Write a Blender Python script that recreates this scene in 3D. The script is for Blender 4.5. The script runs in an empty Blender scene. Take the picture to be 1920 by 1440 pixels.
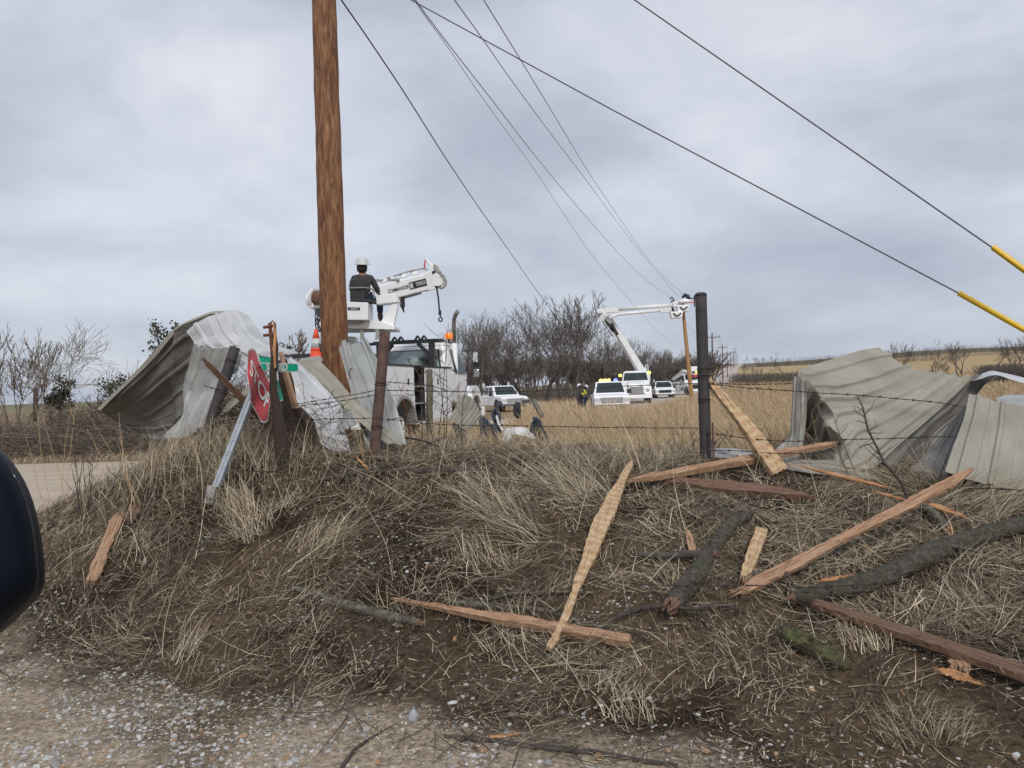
import bpy, math, random
import numpy as np
from mathutils import Vector, Matrix, Euler
R = math.radians
random.seed(7)
rng = np.random.default_rng(11)
scene = bpy.context.scene
C = scene.collection

# ------------------------------------------------------------------ camera
FPX = 1440.0                       # focal length in pixels of a 1920-wide frame
ROLL, PITCH = R(1.9), R(0.28)
CAM = Vector((0, 0, 1.75))
CR = Vector((math.cos(ROLL), 0, -math.sin(ROLL)))
CF = Vector((0, math.cos(PITCH), math.sin(PITCH)))
CU = CR.cross(CF).normalized()
CF = CU.cross(CR).normalized()
cam = bpy.data.cameras.new('camera')
cam.sensor_width = 36; cam.lens = 36 * FPX / 1920
cam.clip_start = 0.05; cam.clip_end = 9000
co = bpy.data.objects.new('camera', cam); C.objects.link(co)
co.matrix_world = Matrix(((CR.x, CU.x, -CF.x, CAM.x), (CR.y, CU.y, -CF.y, CAM.y), (CR.z, CU.z, -CF.z, CAM.z), (0, 0, 0, 1)))
scene.camera = co

def P(px, py, d):
    """world point at depth d seen at photo pixel (px, py)"""
    return CAM + d * (CF + CR * ((px - 960) / FPX) - CU * ((py - 720) / FPX))

# ------------------------------------------------------------------ world, sun, exposure
SUN_EL, SUN_AZ = R(38), R(168)      # azimuth measured clockwise from +Y
w = bpy.data.worlds.new('World'); scene.world = w; w.use_nodes = True
nt = w.node_tree; nt.nodes.clear()
def N(nt, t, **kw):
    n = nt.nodes.new(t)
    for k, v in kw.items():
        if k == 'inp':
            for a, b in v.items(): n.inputs[a].default_value = b
        else: setattr(n, k, v)
    return n
def ramp(nt, stops, interp='LINEAR'):
    r = nt.nodes.new('ShaderNodeValToRGB'); r.color_ramp.interpolation = interp
    e = r.color_ramp.elements
    while len(e) < len(stops): e.new(0.5)
    for i, (p, c) in enumerate(stops):
        e[i].position = p; e[i].color = (*c, 1) if len(c) == 3 else c
    return r
L = nt.links.new
sky = N(nt, 'ShaderNodeTexSky', sky_type='NISHITA', sun_disc=False, sun_elevation=SUN_EL, sun_rotation=SUN_AZ)
tc = N(nt, 'ShaderNodeTexCoord')
sp = N(nt, 'ShaderNodeSeparateXYZ'); L(tc.outputs['Generated'], sp.inputs[0])
zc = N(nt, 'ShaderNodeMath', operation='MAXIMUM', inp={1: 0.0}); L(sp.outputs['Z'], zc.inputs[0])
zp = N(nt, 'ShaderNodeMath', operation='ADD', inp={1: 0.34}); L(zc.outputs[0], zp.inputs[0])
dx = N(nt, 'ShaderNodeMath', operation='DIVIDE'); L(sp.outputs['X'], dx.inputs[0]); L(zp.outputs[0], dx.inputs[1])
dy = N(nt, 'ShaderNodeMath', operation='DIVIDE'); L(sp.outputs['Y'], dy.inputs[0]); L(zp.outputs[0], dy.inputs[1])
cb = N(nt, 'ShaderNodeCombineXYZ'); L(dx.outputs[0], cb.inputs[0]); L(dy.outputs[0], cb.inputs[1])
mp = N(nt, 'ShaderNodeMapping', inp={'Location': (3.1, 1.7, 0.4), 'Rotation': (0, 0, 0.5), 'Scale': (1.0, 1.15, 1)}); L(cb.outputs[0], mp.inputs[0])
n1 = N(nt, 'ShaderNodeTexNoise', inp={'Scale': 2.1, 'Detail': 7.0, 'Roughness': 0.52, 'Distortion': 0.25}); L(mp.outputs[0], n1.inputs['Vector'])
n2 = N(nt, 'ShaderNodeTexNoise', inp={'Scale': 1.0, 'Detail': 2.0, 'Roughness': 0.5}); L(mp.outputs[0], n2.inputs['Vector'])
mx = N(nt, 'ShaderNodeMix', data_type='FLOAT', inp={0: 0.45}); L(n1.outputs[0], mx.inputs[2]); L(n2.outputs[0], mx.inputs[3])
cl = ramp(nt, [(0.34, (0.345, 0.38, 0.46)), (0.45, (0.435, 0.47, 0.555)), (0.54, (0.555, 0.59, 0.665)), (0.65, (0.70, 0.73, 0.785))])
L(mx.outputs[0], cl.inputs[0])
hz = ramp(nt, [(0.0, (0.335, 0.385, 0.485)), (0.10, (0.365, 0.415, 0.51)), (0.30, (0.49, 0.53, 0.61))]); L(zc.outputs[0], hz.inputs[0])
hf = ramp(nt, [(0.0, (0.62,) * 3), (0.12, (0.35,) * 3), (0.3, (0.0,) * 3)]); L(zc.outputs[0], hf.inputs[0])
m2 = N(nt, 'ShaderNodeMix', data_type='RGBA'); L(hf.outputs[0], m2.inputs[0]); L(cl.outputs[0], m2.inputs[6]); L(hz.outputs[0], m2.inputs[7])
m3 = N(nt, 'ShaderNodeMix', data_type='RGBA', blend_type='MULTIPLY', inp={0: 1.0, 7: (8.8, 8.7, 8.65, 1)}); L(m2.outputs[2], m3.inputs[6])
m4 = N(nt, 'ShaderNodeMix', data_type='RGBA', inp={0: 0.93}); L(sky.outputs[0], m4.inputs[6]); L(m3.outputs[2], m4.inputs[7])
bg = N(nt, 'ShaderNodeBackground', inp={'Strength': 0.1}); L(m4.outputs[2], bg.inputs[0])
wo = N(nt, 'ShaderNodeOutputWorld'); L(bg.outputs[0], wo.inputs[0])

sd = bpy.data.lights.new('sun', 'SUN'); sd.energy = 1.5; sd.angle = R(10); sd.color = (1, 0.965, 0.91)
so = bpy.data.objects.new('sun', sd); C.objects.link(so)
sv = Vector((math.sin(SUN_AZ) * math.cos(SUN_EL), math.cos(SUN_AZ) * math.cos(SUN_EL), math.sin(SUN_EL)))
so.rotation_euler = sv.to_track_quat('Z', 'Y').to_euler(); so.location = (0, -20, 30)
scene.view_settings.view_transform = 'Standard'; scene.view_settings.look = 'None'
scene.view_settings.exposure = 0.42; scene.view_settings.gamma = 1; scene.view_settings.use_curve_mapping = False

# ------------------------------------------------------------------ helpers
def srgb(r, g, b):
    f = lambda c: c / 12.92 if c <= 0.04045 else ((c + 0.055) / 1.055) ** 2.4
    return tuple(f(v / 255) for v in (r, g, b))
def mat(name, col, rough=0.6, metal=0.0, col2=None, scale=6.0, detail=6.0, stretch=(1, 1, 1), bump=0.0, bscale=None, lo=0.35, hi=0.65, emit=None, attr=None, spec=None, coord='Object', trans=0, lines=None):
    m = bpy.data.materials.new(name); m.use_nodes = True; t = m.node_tree; b = t.nodes['Principled BSDF']; l = t.links.new
    b.inputs['Roughness'].default_value = rough; b.inputs['Metallic'].default_value = metal
    b.inputs['Base Color'].default_value = (*col, 1)
    if spec is not None: b.inputs['Specular IOR Level'].default_value = spec
    tcn = N(t, 'ShaderNodeTexCoord'); mpn = N(t, 'ShaderNodeMapping', inp={'Scale': stretch}); l(tcn.outputs[coord], mpn.inputs[0])
    csrc = None
    if col2:
        n = N(t, 'ShaderNodeTexNoise', inp={'Scale': scale, 'Detail': detail, 'Roughness': 0.62}); l(mpn.outputs[0], n.inputs['Vector'])
        r = ramp(t, [(lo, col), (hi, col2)]); l(n.outputs[0], r.inputs[0]); csrc = r.outputs[0]
    if attr:
        a = N(t, 'ShaderNodeAttribute', attribute_name=attr)
        if csrc:
            mm = N(t, 'ShaderNodeMix', data_type='RGBA', blend_type='MULTIPLY', inp={0: 1.0}); l(csrc, mm.inputs[6]); l(a.outputs['Color'], mm.inputs[7]); csrc = mm.outputs[2]
        else: csrc = a.outputs['Color']
    if lines:                      # dark wear / grain lines (scale, strength, colour)
        n = N(t, 'ShaderNodeTexNoise', inp={'Scale': lines[0], 'Detail': 4.0, 'Roughness': 0.7}); l(mpn.outputs[0], n.inputs['Vector'])
        r = ramp(t, [(0.40, (1, 1, 1)), (0.47, (0, 0, 0)), (0.53, (1, 1, 1))] if len(lines) < 4 else [(lines[3], (0, 0, 0)), (lines[3] + 0.06, (1, 1, 1))]); l(n.outputs[0], r.inputs[0])
        iv = N(t, 'ShaderNodeMath', operation='MULTIPLY_ADD', inp={1: -lines[1], 2: lines[1]}); l(r.outputs[0], iv.inputs[0])
        mm = N(t, 'ShaderNodeMix', data_type='RGBA'); l(iv.outputs[0], mm.inputs[0])
        if csrc: l(csrc, mm.inputs[6])
        else: mm.inputs[6].default_value = (*col, 1)
        mm.inputs[7].default_value = (*lines[2], 1); csrc = mm.outputs[2]
    if csrc: l(csrc, b.inputs['Base Color'])
    if bump:
        n = N(t, 'ShaderNodeTexNoise', inp={'Scale': bscale or scale * 3, 'Detail': 8.0, 'Roughness': 0.65}); l(mpn.outputs[0], n.inputs['Vector'])
        bp = N(t, 'ShaderNodeBump', inp={'Strength': bump, 'Distance': 0.02}); l(n.outputs[0], bp.inputs['Height']); l(bp.outputs[0], b.inputs['Normal'])
    if emit:
        b.inputs['Emission Color'].default_value = (*emit[0], 1); b.inputs['Emission Strength'].default_value = emit[1]
    if trans:
        b.inputs['Transmission Weight'].default_value = trans
    return m

def hsh(ix, iy, s):
    h = (ix.astype(np.int64) * 374761393 + iy.astype(np.int64) * 668265263 + s * 974711) & 0x7fffffff
    h = ((h ^ (h >> 13)) * 1274126177) & 0x7fffffff
    return ((h ^ (h >> 16)) & 0xffff) / 65535.0
def vnoise(x, y, s=0):
    ix = np.floor(x); iy = np.floor(y); fx = x - ix; fy = y - iy
    fx = fx * fx * (3 - 2 * fx); fy = fy * fy * (3 - 2 * fy)
    a = hsh(ix, iy, s); b = hsh(ix + 1, iy, s); c = hsh(ix, iy + 1, s); d = hsh(ix + 1, iy + 1, s)
    return (a * (1 - fx) + b * fx) * (1 - fy) + (c * (1 - fx) + d * fx) * fy
def fbm(x, y, o=4, s=0):
    r = 0; a = 0.5; t = 0
    for i in range(o):
        r = r + a * vnoise(x * 2 ** i + i * 17.3, y * 2 ** i - i * 9.1, s + i); t += a; a *= 0.5
    return r / t
def sst(a, b, x):
    t = np.clip((x - a) / (b - a), 0, 1); return t * t * (3 - 2 * t)

def Hs(x, y):
    """smooth height of the ground"""
    x = np.asarray(x, float); y = np.asarray(y, float)
    toe = np.interp(x, [-9, -3.9, -0.8, 0.8, 3, 8], [7.5, 5.5, 4.2, 3.6, 3.1, 2.8])
    yc = np.interp(x, [-9, -3, 2.5, 4.5, 8], [8.6, 7.5, 7.3, 6.5, 6.2])
    hc = np.interp(x, [-3, -1.2, 0.2, 2, 5, 9], [1.16, 1.10, 1.04, 0.92, 0.82, 0.8])
    left = sst(-6.6, -3.1, x)
    s = np.clip((y - toe) / (yc - toe), 0, 1)
    S = 0.55 * s + 0.45 * (s * s * (3 - 2 * s))
    far = np.interp(y, [7.5, 12, 20, 30, 45, 100, 140], [1.0, 0.80, 0.42, 0.25, 0.12, 0.1, 0.7])
    k = np.where(y > yc, np.minimum(hc, hc + (far - 1.0) * sst(0, 5, y - yc)), hc * S)
    k = np.where(y > yc + 5, far + (hc - 1.0) * (1 - sst(5, 12, y - yc)), k)
    z = k * np.where(y < 60, left + (1 - left) * sst(30, 60, y), 1)
    z = z + 0.55 * sst(22.8, 25.5, y) * (1 - sst(28, 60, y)) * (1 - sst(-7, -3.5, x))
    ang = x / np.maximum(y, 1)
    hill = 0.027 * (np.minimum(y, 760) - 120) * sst(120, 330, y) * sst(-0.02, 0.26, ang) * (1 + 0.45 * sst(0.3, 0.6, ang))
    hill = np.where(y > 760, hill * np.exp(-(y - 760) / 900), hill)
    roadx = 5.6 + 0.31 * (y - 45)
    z = z + np.where(y > 100, hill + 1.5 * (fbm(x / 90, y / 90, 3, 5) - .5) * sst(100, 250, y), 0)
    return z
def Hm(x, y):
    """ground with its small bumps near the camera"""
    x = np.asarray(x, float); y = np.asarray(y, float)
    near = (1 - sst(9, 13, y)) * (np.abs(x) < 14)
    onb = sst(0.02, 0.2, Hs(x, y))
    am = near * (0.25 + 0.75 * onb)
    return Hs(x, y) + am * (0.16 * (fbm(x * 1.3, y * 1.3, 3, 21) - .5) + 0.09 * (fbm(x * 4.5, y * 4.5, 3, 31) - .5) + 0.045 * (fbm(x * 17, y * 17, 2, 41) - .5))
def hm(x, y): return float(Hm(np.array([x]), np.array([y]))[0])
def G(px, py, lift=0.0):
    """ground point seen at a photo pixel"""
    dr = P(px, py, 1.0) - CAM
    ts = np.concatenate([np.arange(1.5, 14, 0.01), np.arange(14, 80, 0.1), np.arange(80, 800, 1.0)])
    z = CAM.z + dr.z * ts; h = Hm(CAM.x + dr.x * ts, CAM.y + dr.y * ts)
    i = np.argmax(z <= h) if np.any(z <= h) else len(ts) - 1
    p = CAM + dr * float(ts[i]); return Vector((p.x, p.y, float(h[i]) + lift))

class MB:
    """collects shapes, then links them as one mesh object"""
    def __init__(s): s.v = []; s.f = []; s.m = []
    def add(s, vs, fs, mi=0):
        o = len(s.v); s.v += [tuple(v) for v in vs]; s.f += [tuple(i + o for i in f) for f in fs]; s.m += [mi] * len(fs); return s
    def hexa(s, p, mi=0):
        return s.add(p, [(3, 2, 1, 0), (4, 5, 6, 7), (0, 1, 5, 4), (1, 2, 6, 5), (2, 3, 7, 6), (3, 0, 4, 7)], mi)
    def box(s, x0, x1, y0, y1, z0, z1, mi=0, M=None):
        p = [Vector(q) for q in ((x0, y0, z0), (x1, y0, z0), (x1, y1, z0), (x0, y1, z0), (x0, y0, z1), (x1, y0, z1), (x1, y1, z1), (x0, y1, z1))]
        if M: p = [M @ q for q in p]
        return s.hexa(p, mi)
    def frus(s, a, b, mi=0):       # a=(x0,x1,y0,y1,z) bottom, b the same for the top
        p = [(a[0], a[2], a[4]), (a[1], a[2], a[4]), (a[1], a[3], a[4]), (a[0], a[3], a[4]), (b[0], b[2], b[4]), (b[1], b[2], b[4]), (b[1], b[3], b[4]), (b[0], b[3], b[4])]
        return s.hexa(p, mi)
    def bar(s, p0, p1, w_, h_, mi=0, up=(0, 0, 1), w1=None, h1=None):
        p0 = Vector(p0); p1 = Vector(p1); d = (p1 - p0).normalized(); up = Vector(up)
        if abs(d.dot(up)) > 0.98: up = Vector((0, 1, 0))
        sd_ = d.cross(up).normalized(); u = sd_.cross(d)
        q = []
        for p, a, b in ((p0, w_, h_), (p1, w1 or w_, h1 or h_)):
            q += [p - sd_ * a / 2 - u * b / 2, p + sd_ * a / 2 - u * b / 2, p + sd_ * a / 2 + u * b / 2, p - sd_ * a / 2 + u * b / 2]
        return s.add(q, [(0, 1, 2, 3), (7, 6, 5, 4), (0, 4, 5, 1), (1, 5, 6, 2), (2, 6, 7, 3), (3, 7, 4, 0)], mi)
    def tube(s, pts, rad, n=8, mi=0, cap=True, wob=0, capm=None):
        pts = [Vector(p) for p in pts]; k = len(pts)
        if not hasattr(rad, '__len__'): rad = [rad] * k
        up = Vector((0, 0, 1)); vs = []; prev = None
        for i, p in enumerate(pts):
            d = (pts[min(i + 1, k - 1)] - pts[max(i - 1, 0)])
            d = d.normalized() if d.length > 1e-9 else Vector((0, 0, 1))
            a = prev if prev is not None else (up if abs(d.z) < 0.9 else Vector((1, 0, 0)))
            a = (a - d * a.dot(d)); a = a.normalized() if a.length > 1e-6 else d.orthogonal().normalized()
            b = d.cross(a); prev = a
            for j in range(n):
                t = 2 * math.pi * j / n; r_ = rad[i] * (1 + (random.uniform(-wob, wob) if wob else 0))
                vs.append(p + a * math.cos(t) * r_ + b * math.sin(t) * r_)
        fs = [(i * n + j, i * n + (j + 1) % n, (i + 1) * n + (j + 1) % n, (i + 1) * n + j) for i in range(k - 1) for j in range(n)]
        s.add(vs, fs, mi)
        if cap:
            o = len(s.v) - len(vs)
            s.f += [tuple(o + j for j in range(n))[::-1], tuple(o + (k - 1) * n + j for j in range(n))]; s.m += [mi if capm is None else capm] * 2
        return s
    def lathe(s, prof, n=20, M=None, mi=0):     # prof = [(radius, height)], axis Z
        vs = []
        for r_, h in prof:
            for j in range(n):
                t = 2 * math.pi * j / n; q = Vector((r_ * math.cos(t), r_ * math.sin(t), h)); vs.append(M @ q if M else q)
        k = len(prof)
        fs = [(i * n + j, i * n + (j + 1) % n, (i + 1) * n + (j + 1) % n, (i + 1) * n + j) for i in range(k - 1) for j in range(n)]
        fs += [tuple(range(n))[::-1], tuple((k - 1) * n + j for j in range(n))]
        return s.add(vs, fs, mi)
    def prism(s, poly, x0, x1, mi=0, M=None):   # poly in (y, z), extruded along x
        n = len(poly); vs = [Vector((x0, a, b)) for a, b in poly] + [Vector((x1, a, b)) for a, b in poly]
        if M: vs = [M @ v for v in vs]
        return s.add(vs, [tuple(range(n)), tuple(range(2 * n - 1, n - 1, -1))] + [(i, i + n, (i + 1) % n + n, (i + 1) % n) for i in range(n)], mi)
    def panel(s, q, u0, u1, v0, v1, off=0.006, th=0.004, mi=0):   # slab on a quad face q (4 corners), in (u, v) of it
        q = [Vector(a) for a in q]; nn = (q[1] - q[0]).cross(q[3] - q[0]).normalized()
        f = lambda u, v: (q[0] * (1 - u) + q[1] * u) * (1 - v) + (q[3] * (1 - u) + q[2] * u) * v
        c = [f(u0, v0), f(u1, v0), f(u1, v1), f(u0, v1)]
        return s.hexa([a + nn * off for a in c] + [a + nn * (off + th) for a in c], mi)
    def build(s, name, mats, parent=None, smooth=False, bevel=0, local=None, W=False, loc=None):
        """W: verts are world points, put in the parent's frame"""
        me = bpy.data.meshes.new(name)
        vs = s.v
        if W and parent is not None:
            I = PM[parent.name].inverted(); vs = [tuple(I @ Vector(v)) for v in vs]
        o = bpy.data.objects.new(name, me); C.objects.link(o)
        if loc is not None:
            l3 = Vector(loc); vs = [tuple(Vector(v) - l3) for v in vs]; o.location = l3
        me.from_pydata(vs, [], s.f)
        for m_ in (mats if isinstance(mats, (list, tuple)) else [mats]): me.materials.append(m_)
        if any(s.m): me.polygons.foreach_set('material_index', s.m)
        if smooth: me.polygons.foreach_set('use_smooth', [True] * len(me.polygons))
        me.update()
        if bevel:
            b = o.modifiers.new('bevel', 'BEVEL'); b.width = bevel; b.segments = 2; b.limit_method = 'ANGLE'; b.angle_limit = R(40)
        if parent is not None: o.parent = parent; PM[o.name] = PM[parent.name].copy()
        else: PM[o.name] = Matrix.Translation(o.location)
        return o
PM = {}
def tag(o, label=None, cat=None, group=None, kind=None):
    if label: o['label'] = label
    if cat: o['category'] = cat
    if group: o['group'] = group
    if kind: o['kind'] = kind
    return o
def thing(name, label, cat, loc=(0, 0, 0), rz=0, group=None, M=None):
    o = bpy.data.objects.new(name, None); C.objects.link(o); o.empty_display_size = 0.2
    if M is None: M = Matrix.Translation(Vector(loc)) @ Matrix.Rotation(rz, 4, 'Z')
    o.matrix_world = M; PM[o.name] = M.copy()
    return tag(o, label, cat, group)
def npmesh(name, V, F, mats, colors=None, cname='tint', smooth=True, mi=None):
    me = bpy.data.meshes.new(name)
    V = np.asarray(V, np.float32); me.vertices.add(len(V)); me.vertices.foreach_set('co', V.ravel())
    if isinstance(F, tuple): flat, starts, tot = F
    else:
        F = np.asarray(F, np.int32); flat = F.ravel(); tot = np.full(len(F), F.shape[1], np.int32); starts = np.arange(len(F), dtype=np.int32) * F.shape[1]
    me.loops.add(len(flat)); me.loops.foreach_set('vertex_index', flat.astype(np.int32))
    me.polygons.add(len(starts)); me.polygons.foreach_set('loop_start', starts.astype(np.int32)); me.polygons.foreach_set('loop_total', tot.astype(np.int32))
    me.polygons.foreach_set('use_smooth', np.full(len(starts), smooth))
    if mi is not None: me.polygons.foreach_set('material_index', mi)
    for m_ in (mats if isinstance(mats, (list, tuple)) else [mats]): me.materials.append(m_)
    me.update(calc_edges=True); me.validate()
    if colors is not None:
        a = me.color_attributes.new(cname, 'FLOAT_COLOR', 'POINT')
        cc = np.ones((len(V), 4), np.float32); cc[:, :3] = colors; a.data.foreach_set('color', cc.ravel())
    o = bpy.data.objects.new(name, me); C.objects.link(o); PM[o.name] = Matrix.Identity(4)
    return o
def text_into(mb, body, size, M, mi=0, th=0.003, sx=1.0, bold=0.0, align='CENTER', bend=None):
    """lettering as real raised geometry; M maps the text plane (x right, y up, z out) to the target frame"""
    cu = bpy.data.curves.new('t', 'FONT'); cu.body = body; cu.size = size; cu.extrude = th / 2; cu.align_x = align; cu.align_y = 'CENTER'; cu.offset = bold
    cu.resolution_u = 4
    o = bpy.data.objects.new('t', cu); C.objects.link(o)
    dg = bpy.context.evaluated_depsgraph_get(); me = bpy.data.meshes.new_from_object(o.evaluated_get(dg))
    vs = [Vector((v.co.x * sx, v.co.y, v.co.z + th / 2)) for v in me.vertices]
    vs = [M @ v for v in vs] if bend is None else [bend(v) for v in vs]
    mb.add(vs, [tuple(p.vertices) for p in me.polygons], mi)
    bpy.data.objects.remove(o); bpy.data.curves.remove(cu); bpy.data.meshes.remove(me)

# ------------------------------------------------------------------ materials
M = {}
M['steel_dark'] = mat('dark_rusted_steel', (0.040, 0.037, 0.040), 0.75, 0.1, (0.062, 0.052, 0.052), 9, bump=0.35, bscale=60)
M['steel_rust'] = mat('brown_rusted_steel', (0.075, 0.045, 0.038), 0.85, 0.1, (0.14, 0.085, 0.07), 14, bump=0.3, bscale=60, lines=(30, 0.5, (0.3, 0.25, 0.22), 0.30))
M['rust_red'] = mat('red_brown_rust', (0.17, 0.055, 0.03), 0.85, 0, (0.09, 0.035, 0.02), 18)
M['wire'] = mat('rusty_wire', (0.05, 0.04, 0.035), 0.7, 0.4)
M['cable'] = mat('overhead_cable', (0.035, 0.035, 0.04), 0.6, 0.2)
M['guy'] = mat('guy_strand', (0.09, 0.09, 0.095), 0.5, 0.5)
M['yellow'] = mat('yellow_plastic', (0.80, 0.52, 0.02), 0.42, 0, (0.68, 0.42, 0.02), 5)
M['galv'] = mat('galvanised_steel', (0.27, 0.30, 0.335), 0.6, 0.15, (0.36, 0.39, 0.43), 14)
M['hole'] = mat('punched_hole', (0.012, 0.012, 0.014), 0.9)
M['sheet_tan'] = mat('tan_painted_sheet', (0.265, 0.245, 0.195), 0.45, 0.05, (0.35, 0.328, 0.27), 2.2, bump=0.10, bscale=5, lines=(7, 0.28, (0.20, 0.18, 0.15), 0.33))
M['sheet_tan_old'] = mat('tan_sheet_dirty', (0.20, 0.187, 0.155), 0.55, 0.05, (0.29, 0.27, 0.225), 2.4, bump=0.12, bscale=6, lines=(9, 0.4, (0.13, 0.115, 0.095), 0.36))
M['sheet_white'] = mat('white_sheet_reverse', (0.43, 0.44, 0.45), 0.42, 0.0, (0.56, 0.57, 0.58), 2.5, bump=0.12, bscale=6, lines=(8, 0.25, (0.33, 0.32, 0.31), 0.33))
M['sheet_grey'] = mat('grey_ribbed_sheet', (0.29, 0.30, 0.295), 0.52, 0.1, (0.37, 0.38, 0.37), 3, bump=0.12, bscale=7, lines=(9, 0.3, (0.2, 0.2, 0.18), 0.34))
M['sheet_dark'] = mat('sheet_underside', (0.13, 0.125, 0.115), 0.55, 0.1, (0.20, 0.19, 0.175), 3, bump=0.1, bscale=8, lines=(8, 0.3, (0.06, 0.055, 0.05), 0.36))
M['red_sign'] = mat('red_reflective_sheeting', (0.36, 0.028, 0.036), 0.45, 0.0, (0.47, 0.075, 0.085), 3.0, lo=0.3, hi=0.8, lines=(8, 0.3, (0.75, 0.3, 0.3), 0.28))
M['sign_white'] = mat('white_reflective_sheeting', (0.52, 0.52, 0.515), 0.5)
M['green_sign'] = mat('green_reflective_sheeting', (0.0, 0.30, 0.19), 0.38, 0.1, (0.0, 0.36, 0.23), 5)
M['alum'] = mat('sign_aluminium_back', (0.45, 0.50, 0.56), 0.4, 0.5)
M['white_paint'] = mat('white_truck_paint', (0.87, 0.875, 0.88), 0.35, 0, (0.83, 0.835, 0.84), 2.0, lines=(5, 0.2, (0.5, 0.48, 0.45), 0.29))
M['white_boom'] = mat('white_fibreglass', (0.80, 0.81, 0.81), 0.4, 0, (0.72, 0.72, 0.71), 3)
M['grey_paint'] = mat('grey_machine_paint', (0.36, 0.355, 0.34), 0.5, 0, (0.26, 0.25, 0.235), 6)
M['black'] = mat('black_paint', (0.014, 0.015, 0.018), 0.5, 0, (0.03, 0.03, 0.034), 9)
M['black_gloss'] = mat('black_gloss', (0.008, 0.009, 0.012), 0.2)
M['rubber'] = mat('tyre_rubber', (0.022, 0.021, 0.021), 0.9, 0, (0.05, 0.043, 0.037), 12)
M['glass'] = mat('vehicle_glass', (0.03, 0.042, 0.046), 0.12, 0, spec=0.35)
M['glass_light'] = mat('cab_rear_glass', (0.34, 0.42, 0.42), 0.08, 0, (0.05, 0.065, 0.07), 1.6, lo=0.54, hi=0.60, spec=0.8)  # light coming through the pane is painted in as its pale tone
M['chrome'] = mat('worn_chrome', (0.5, 0.5, 0.5), 0.28, 0.9)
M['exhaust'] = mat('exhaust_pipe', (0.30, 0.28, 0.26), 0.45, 0.7, (0.18, 0.16, 0.15), 8)
M['amber'] = mat('amber_lens', (0.75, 0.19, 0.02), 0.25, emit=((1.0, 0.25, 0.02), 0.35))
M['lamp_yellow'] = mat('lit_yellow_lamp', (0.9, 0.85, 0.2), 0.3, emit=((1.0, 0.9, 0.12), 1.6))
M['lamp_orange'] = mat('lit_orange_lamp', (0.9, 0.5, 0.1), 0.3, emit=((1.0, 0.6, 0.12), 2.5))
M['lamp_blue'] = mat('lit_blue_lamp', (0.1, 0.1, 0.9), 0.3, emit=((0.08, 0.10, 1.0), 3.5))
M['headlight'] = mat('headlight_lens', (0.55, 0.56, 0.56), 0.12)
M['cone'] = mat('orange_cone', (0.80, 0.085, 0.03), 0.5)
M['rope'] = mat('winch_rope', (0.23, 0.12, 0.075), 0.9, 0, (0.13, 0.07, 0.05), 5, stretch=(1, 14, 1))
M['decal_red'] = mat('red_decal', (0.5, 0.04, 0.05), 0.4)
M['ink'] = mat('black_lettering', (0.02, 0.02, 0.025), 0.5)
M['jacket'] = mat('charcoal_jacket', (0.042, 0.040, 0.038), 0.9, 0, (0.065, 0.062, 0.058), 10, bump=0.4, bscale=22)
M['jeans'] = mat('blue_jeans', (0.018, 0.032, 0.07), 0.9, 0, (0.03, 0.05, 0.10), 14, bump=0.3, bscale=40)
M['skin'] = mat('skin', (0.42, 0.23, 0.16), 0.55)
M['hair'] = mat('dark_hair', (0.02, 0.014, 0.012), 0.7)
M['hat'] = mat('white_hard_hat', (0.62, 0.63, 0.64), 0.4)
M['boot'] = mat('brown_boot', (0.05, 0.028, 0.02), 0.8)
M['hivis'] = mat('hi_vis_vest', (0.55, 0.62, 0.03), 0.7, emit=None)
M['pole'] = mat('peeled_pole_wood', (0.15, 0.052, 0.020), 0.72, 0, (0.36, 0.19, 0.085), 3.0, 12, stretch=(6, 6, 1.1), bump=0.9, bscale=9, lo=0.38, hi=0.68, lines=(4.4, 0.6, (0.05, 0.018, 0.010), 0.38))
t_ = M['pole'].node_tree; b_ = t_.nodes['Principled BSDF']; src_ = b_.inputs['Base Color'].links[0].from_socket
tcn = N(t_, 'ShaderNodeTexCoord'); mpn = N(t_, 'ShaderNodeMapping', inp={'Scale': (34, 34, .9)}); t_.links.new(tcn.outputs['Object'], mpn.inputs[0]); n_ = N(t_, 'ShaderNodeTexNoise', inp={'Scale': 2.0, 'Detail': 8.0, 'Roughness': 0.7}); t_.links.new(mpn.outputs[0], n_.inputs['Vector'])
r_n = ramp(t_, [(0.36, (0.30, 0.24, 0.20)), (0.46, (0.85, 0.82, 0.80)), (0.7, (1.25, 1.22, 1.18))]); t_.links.new(n_.outputs[0], r_n.inputs[0]); mm = N(t_, 'ShaderNodeMix', data_type='RGBA', blend_type='MULTIPLY', inp={0: 1.0}); t_.links.new(src_, mm.inputs[6]); t_.links.new(r_n.outputs[0], mm.inputs[7]); t_.links.new(mm.outputs[2], b_.inputs['Base Color'])
M['pole_far'] = mat('pole_wood_far', (0.42, 0.24, 0.10), 0.8, 0, (0.30, 0.16, 0.07), 3, stretch=(4, 4, .6))
M['pole_dark'] = mat('pole_wood_weathered', (0.16, 0.10, 0.085), 0.85, 0, (0.10, 0.07, 0.06), 3, stretch=(4, 4, .6))
GR = (1.6, 26, 26)
def wood(n, a, b, dk, rough=0.75):
    return mat(n, a, rough, 0, b, 3.5, 7, stretch=GR, bump=0.8, bscale=8, lo=.3, hi=.7, lines=(4.2, 0.75, dk, 0.40))
M['wood_pale'] = wood('pale_split_wood', (0.62, 0.40, 0.20), (0.74, 0.53, 0.31), (0.30, 0.15, 0.06))
M['wood_pink'] = wood('fresh_cedar', (0.36, 0.195, 0.108), (0.62, 0.41, 0.26), (0.16, 0.065, 0.035))
M['wood_brown'] = wood('old_cedar', (0.15, 0.08, 0.052), (0.29, 0.175, 0.115), (0.08, 0.04, 0.03))
M['wood_orange'] = wood('orange_splinter', (0.55, 0.25, 0.10), (0.66, 0.36, 0.17), (0.25, 0.09, 0.04))
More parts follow.
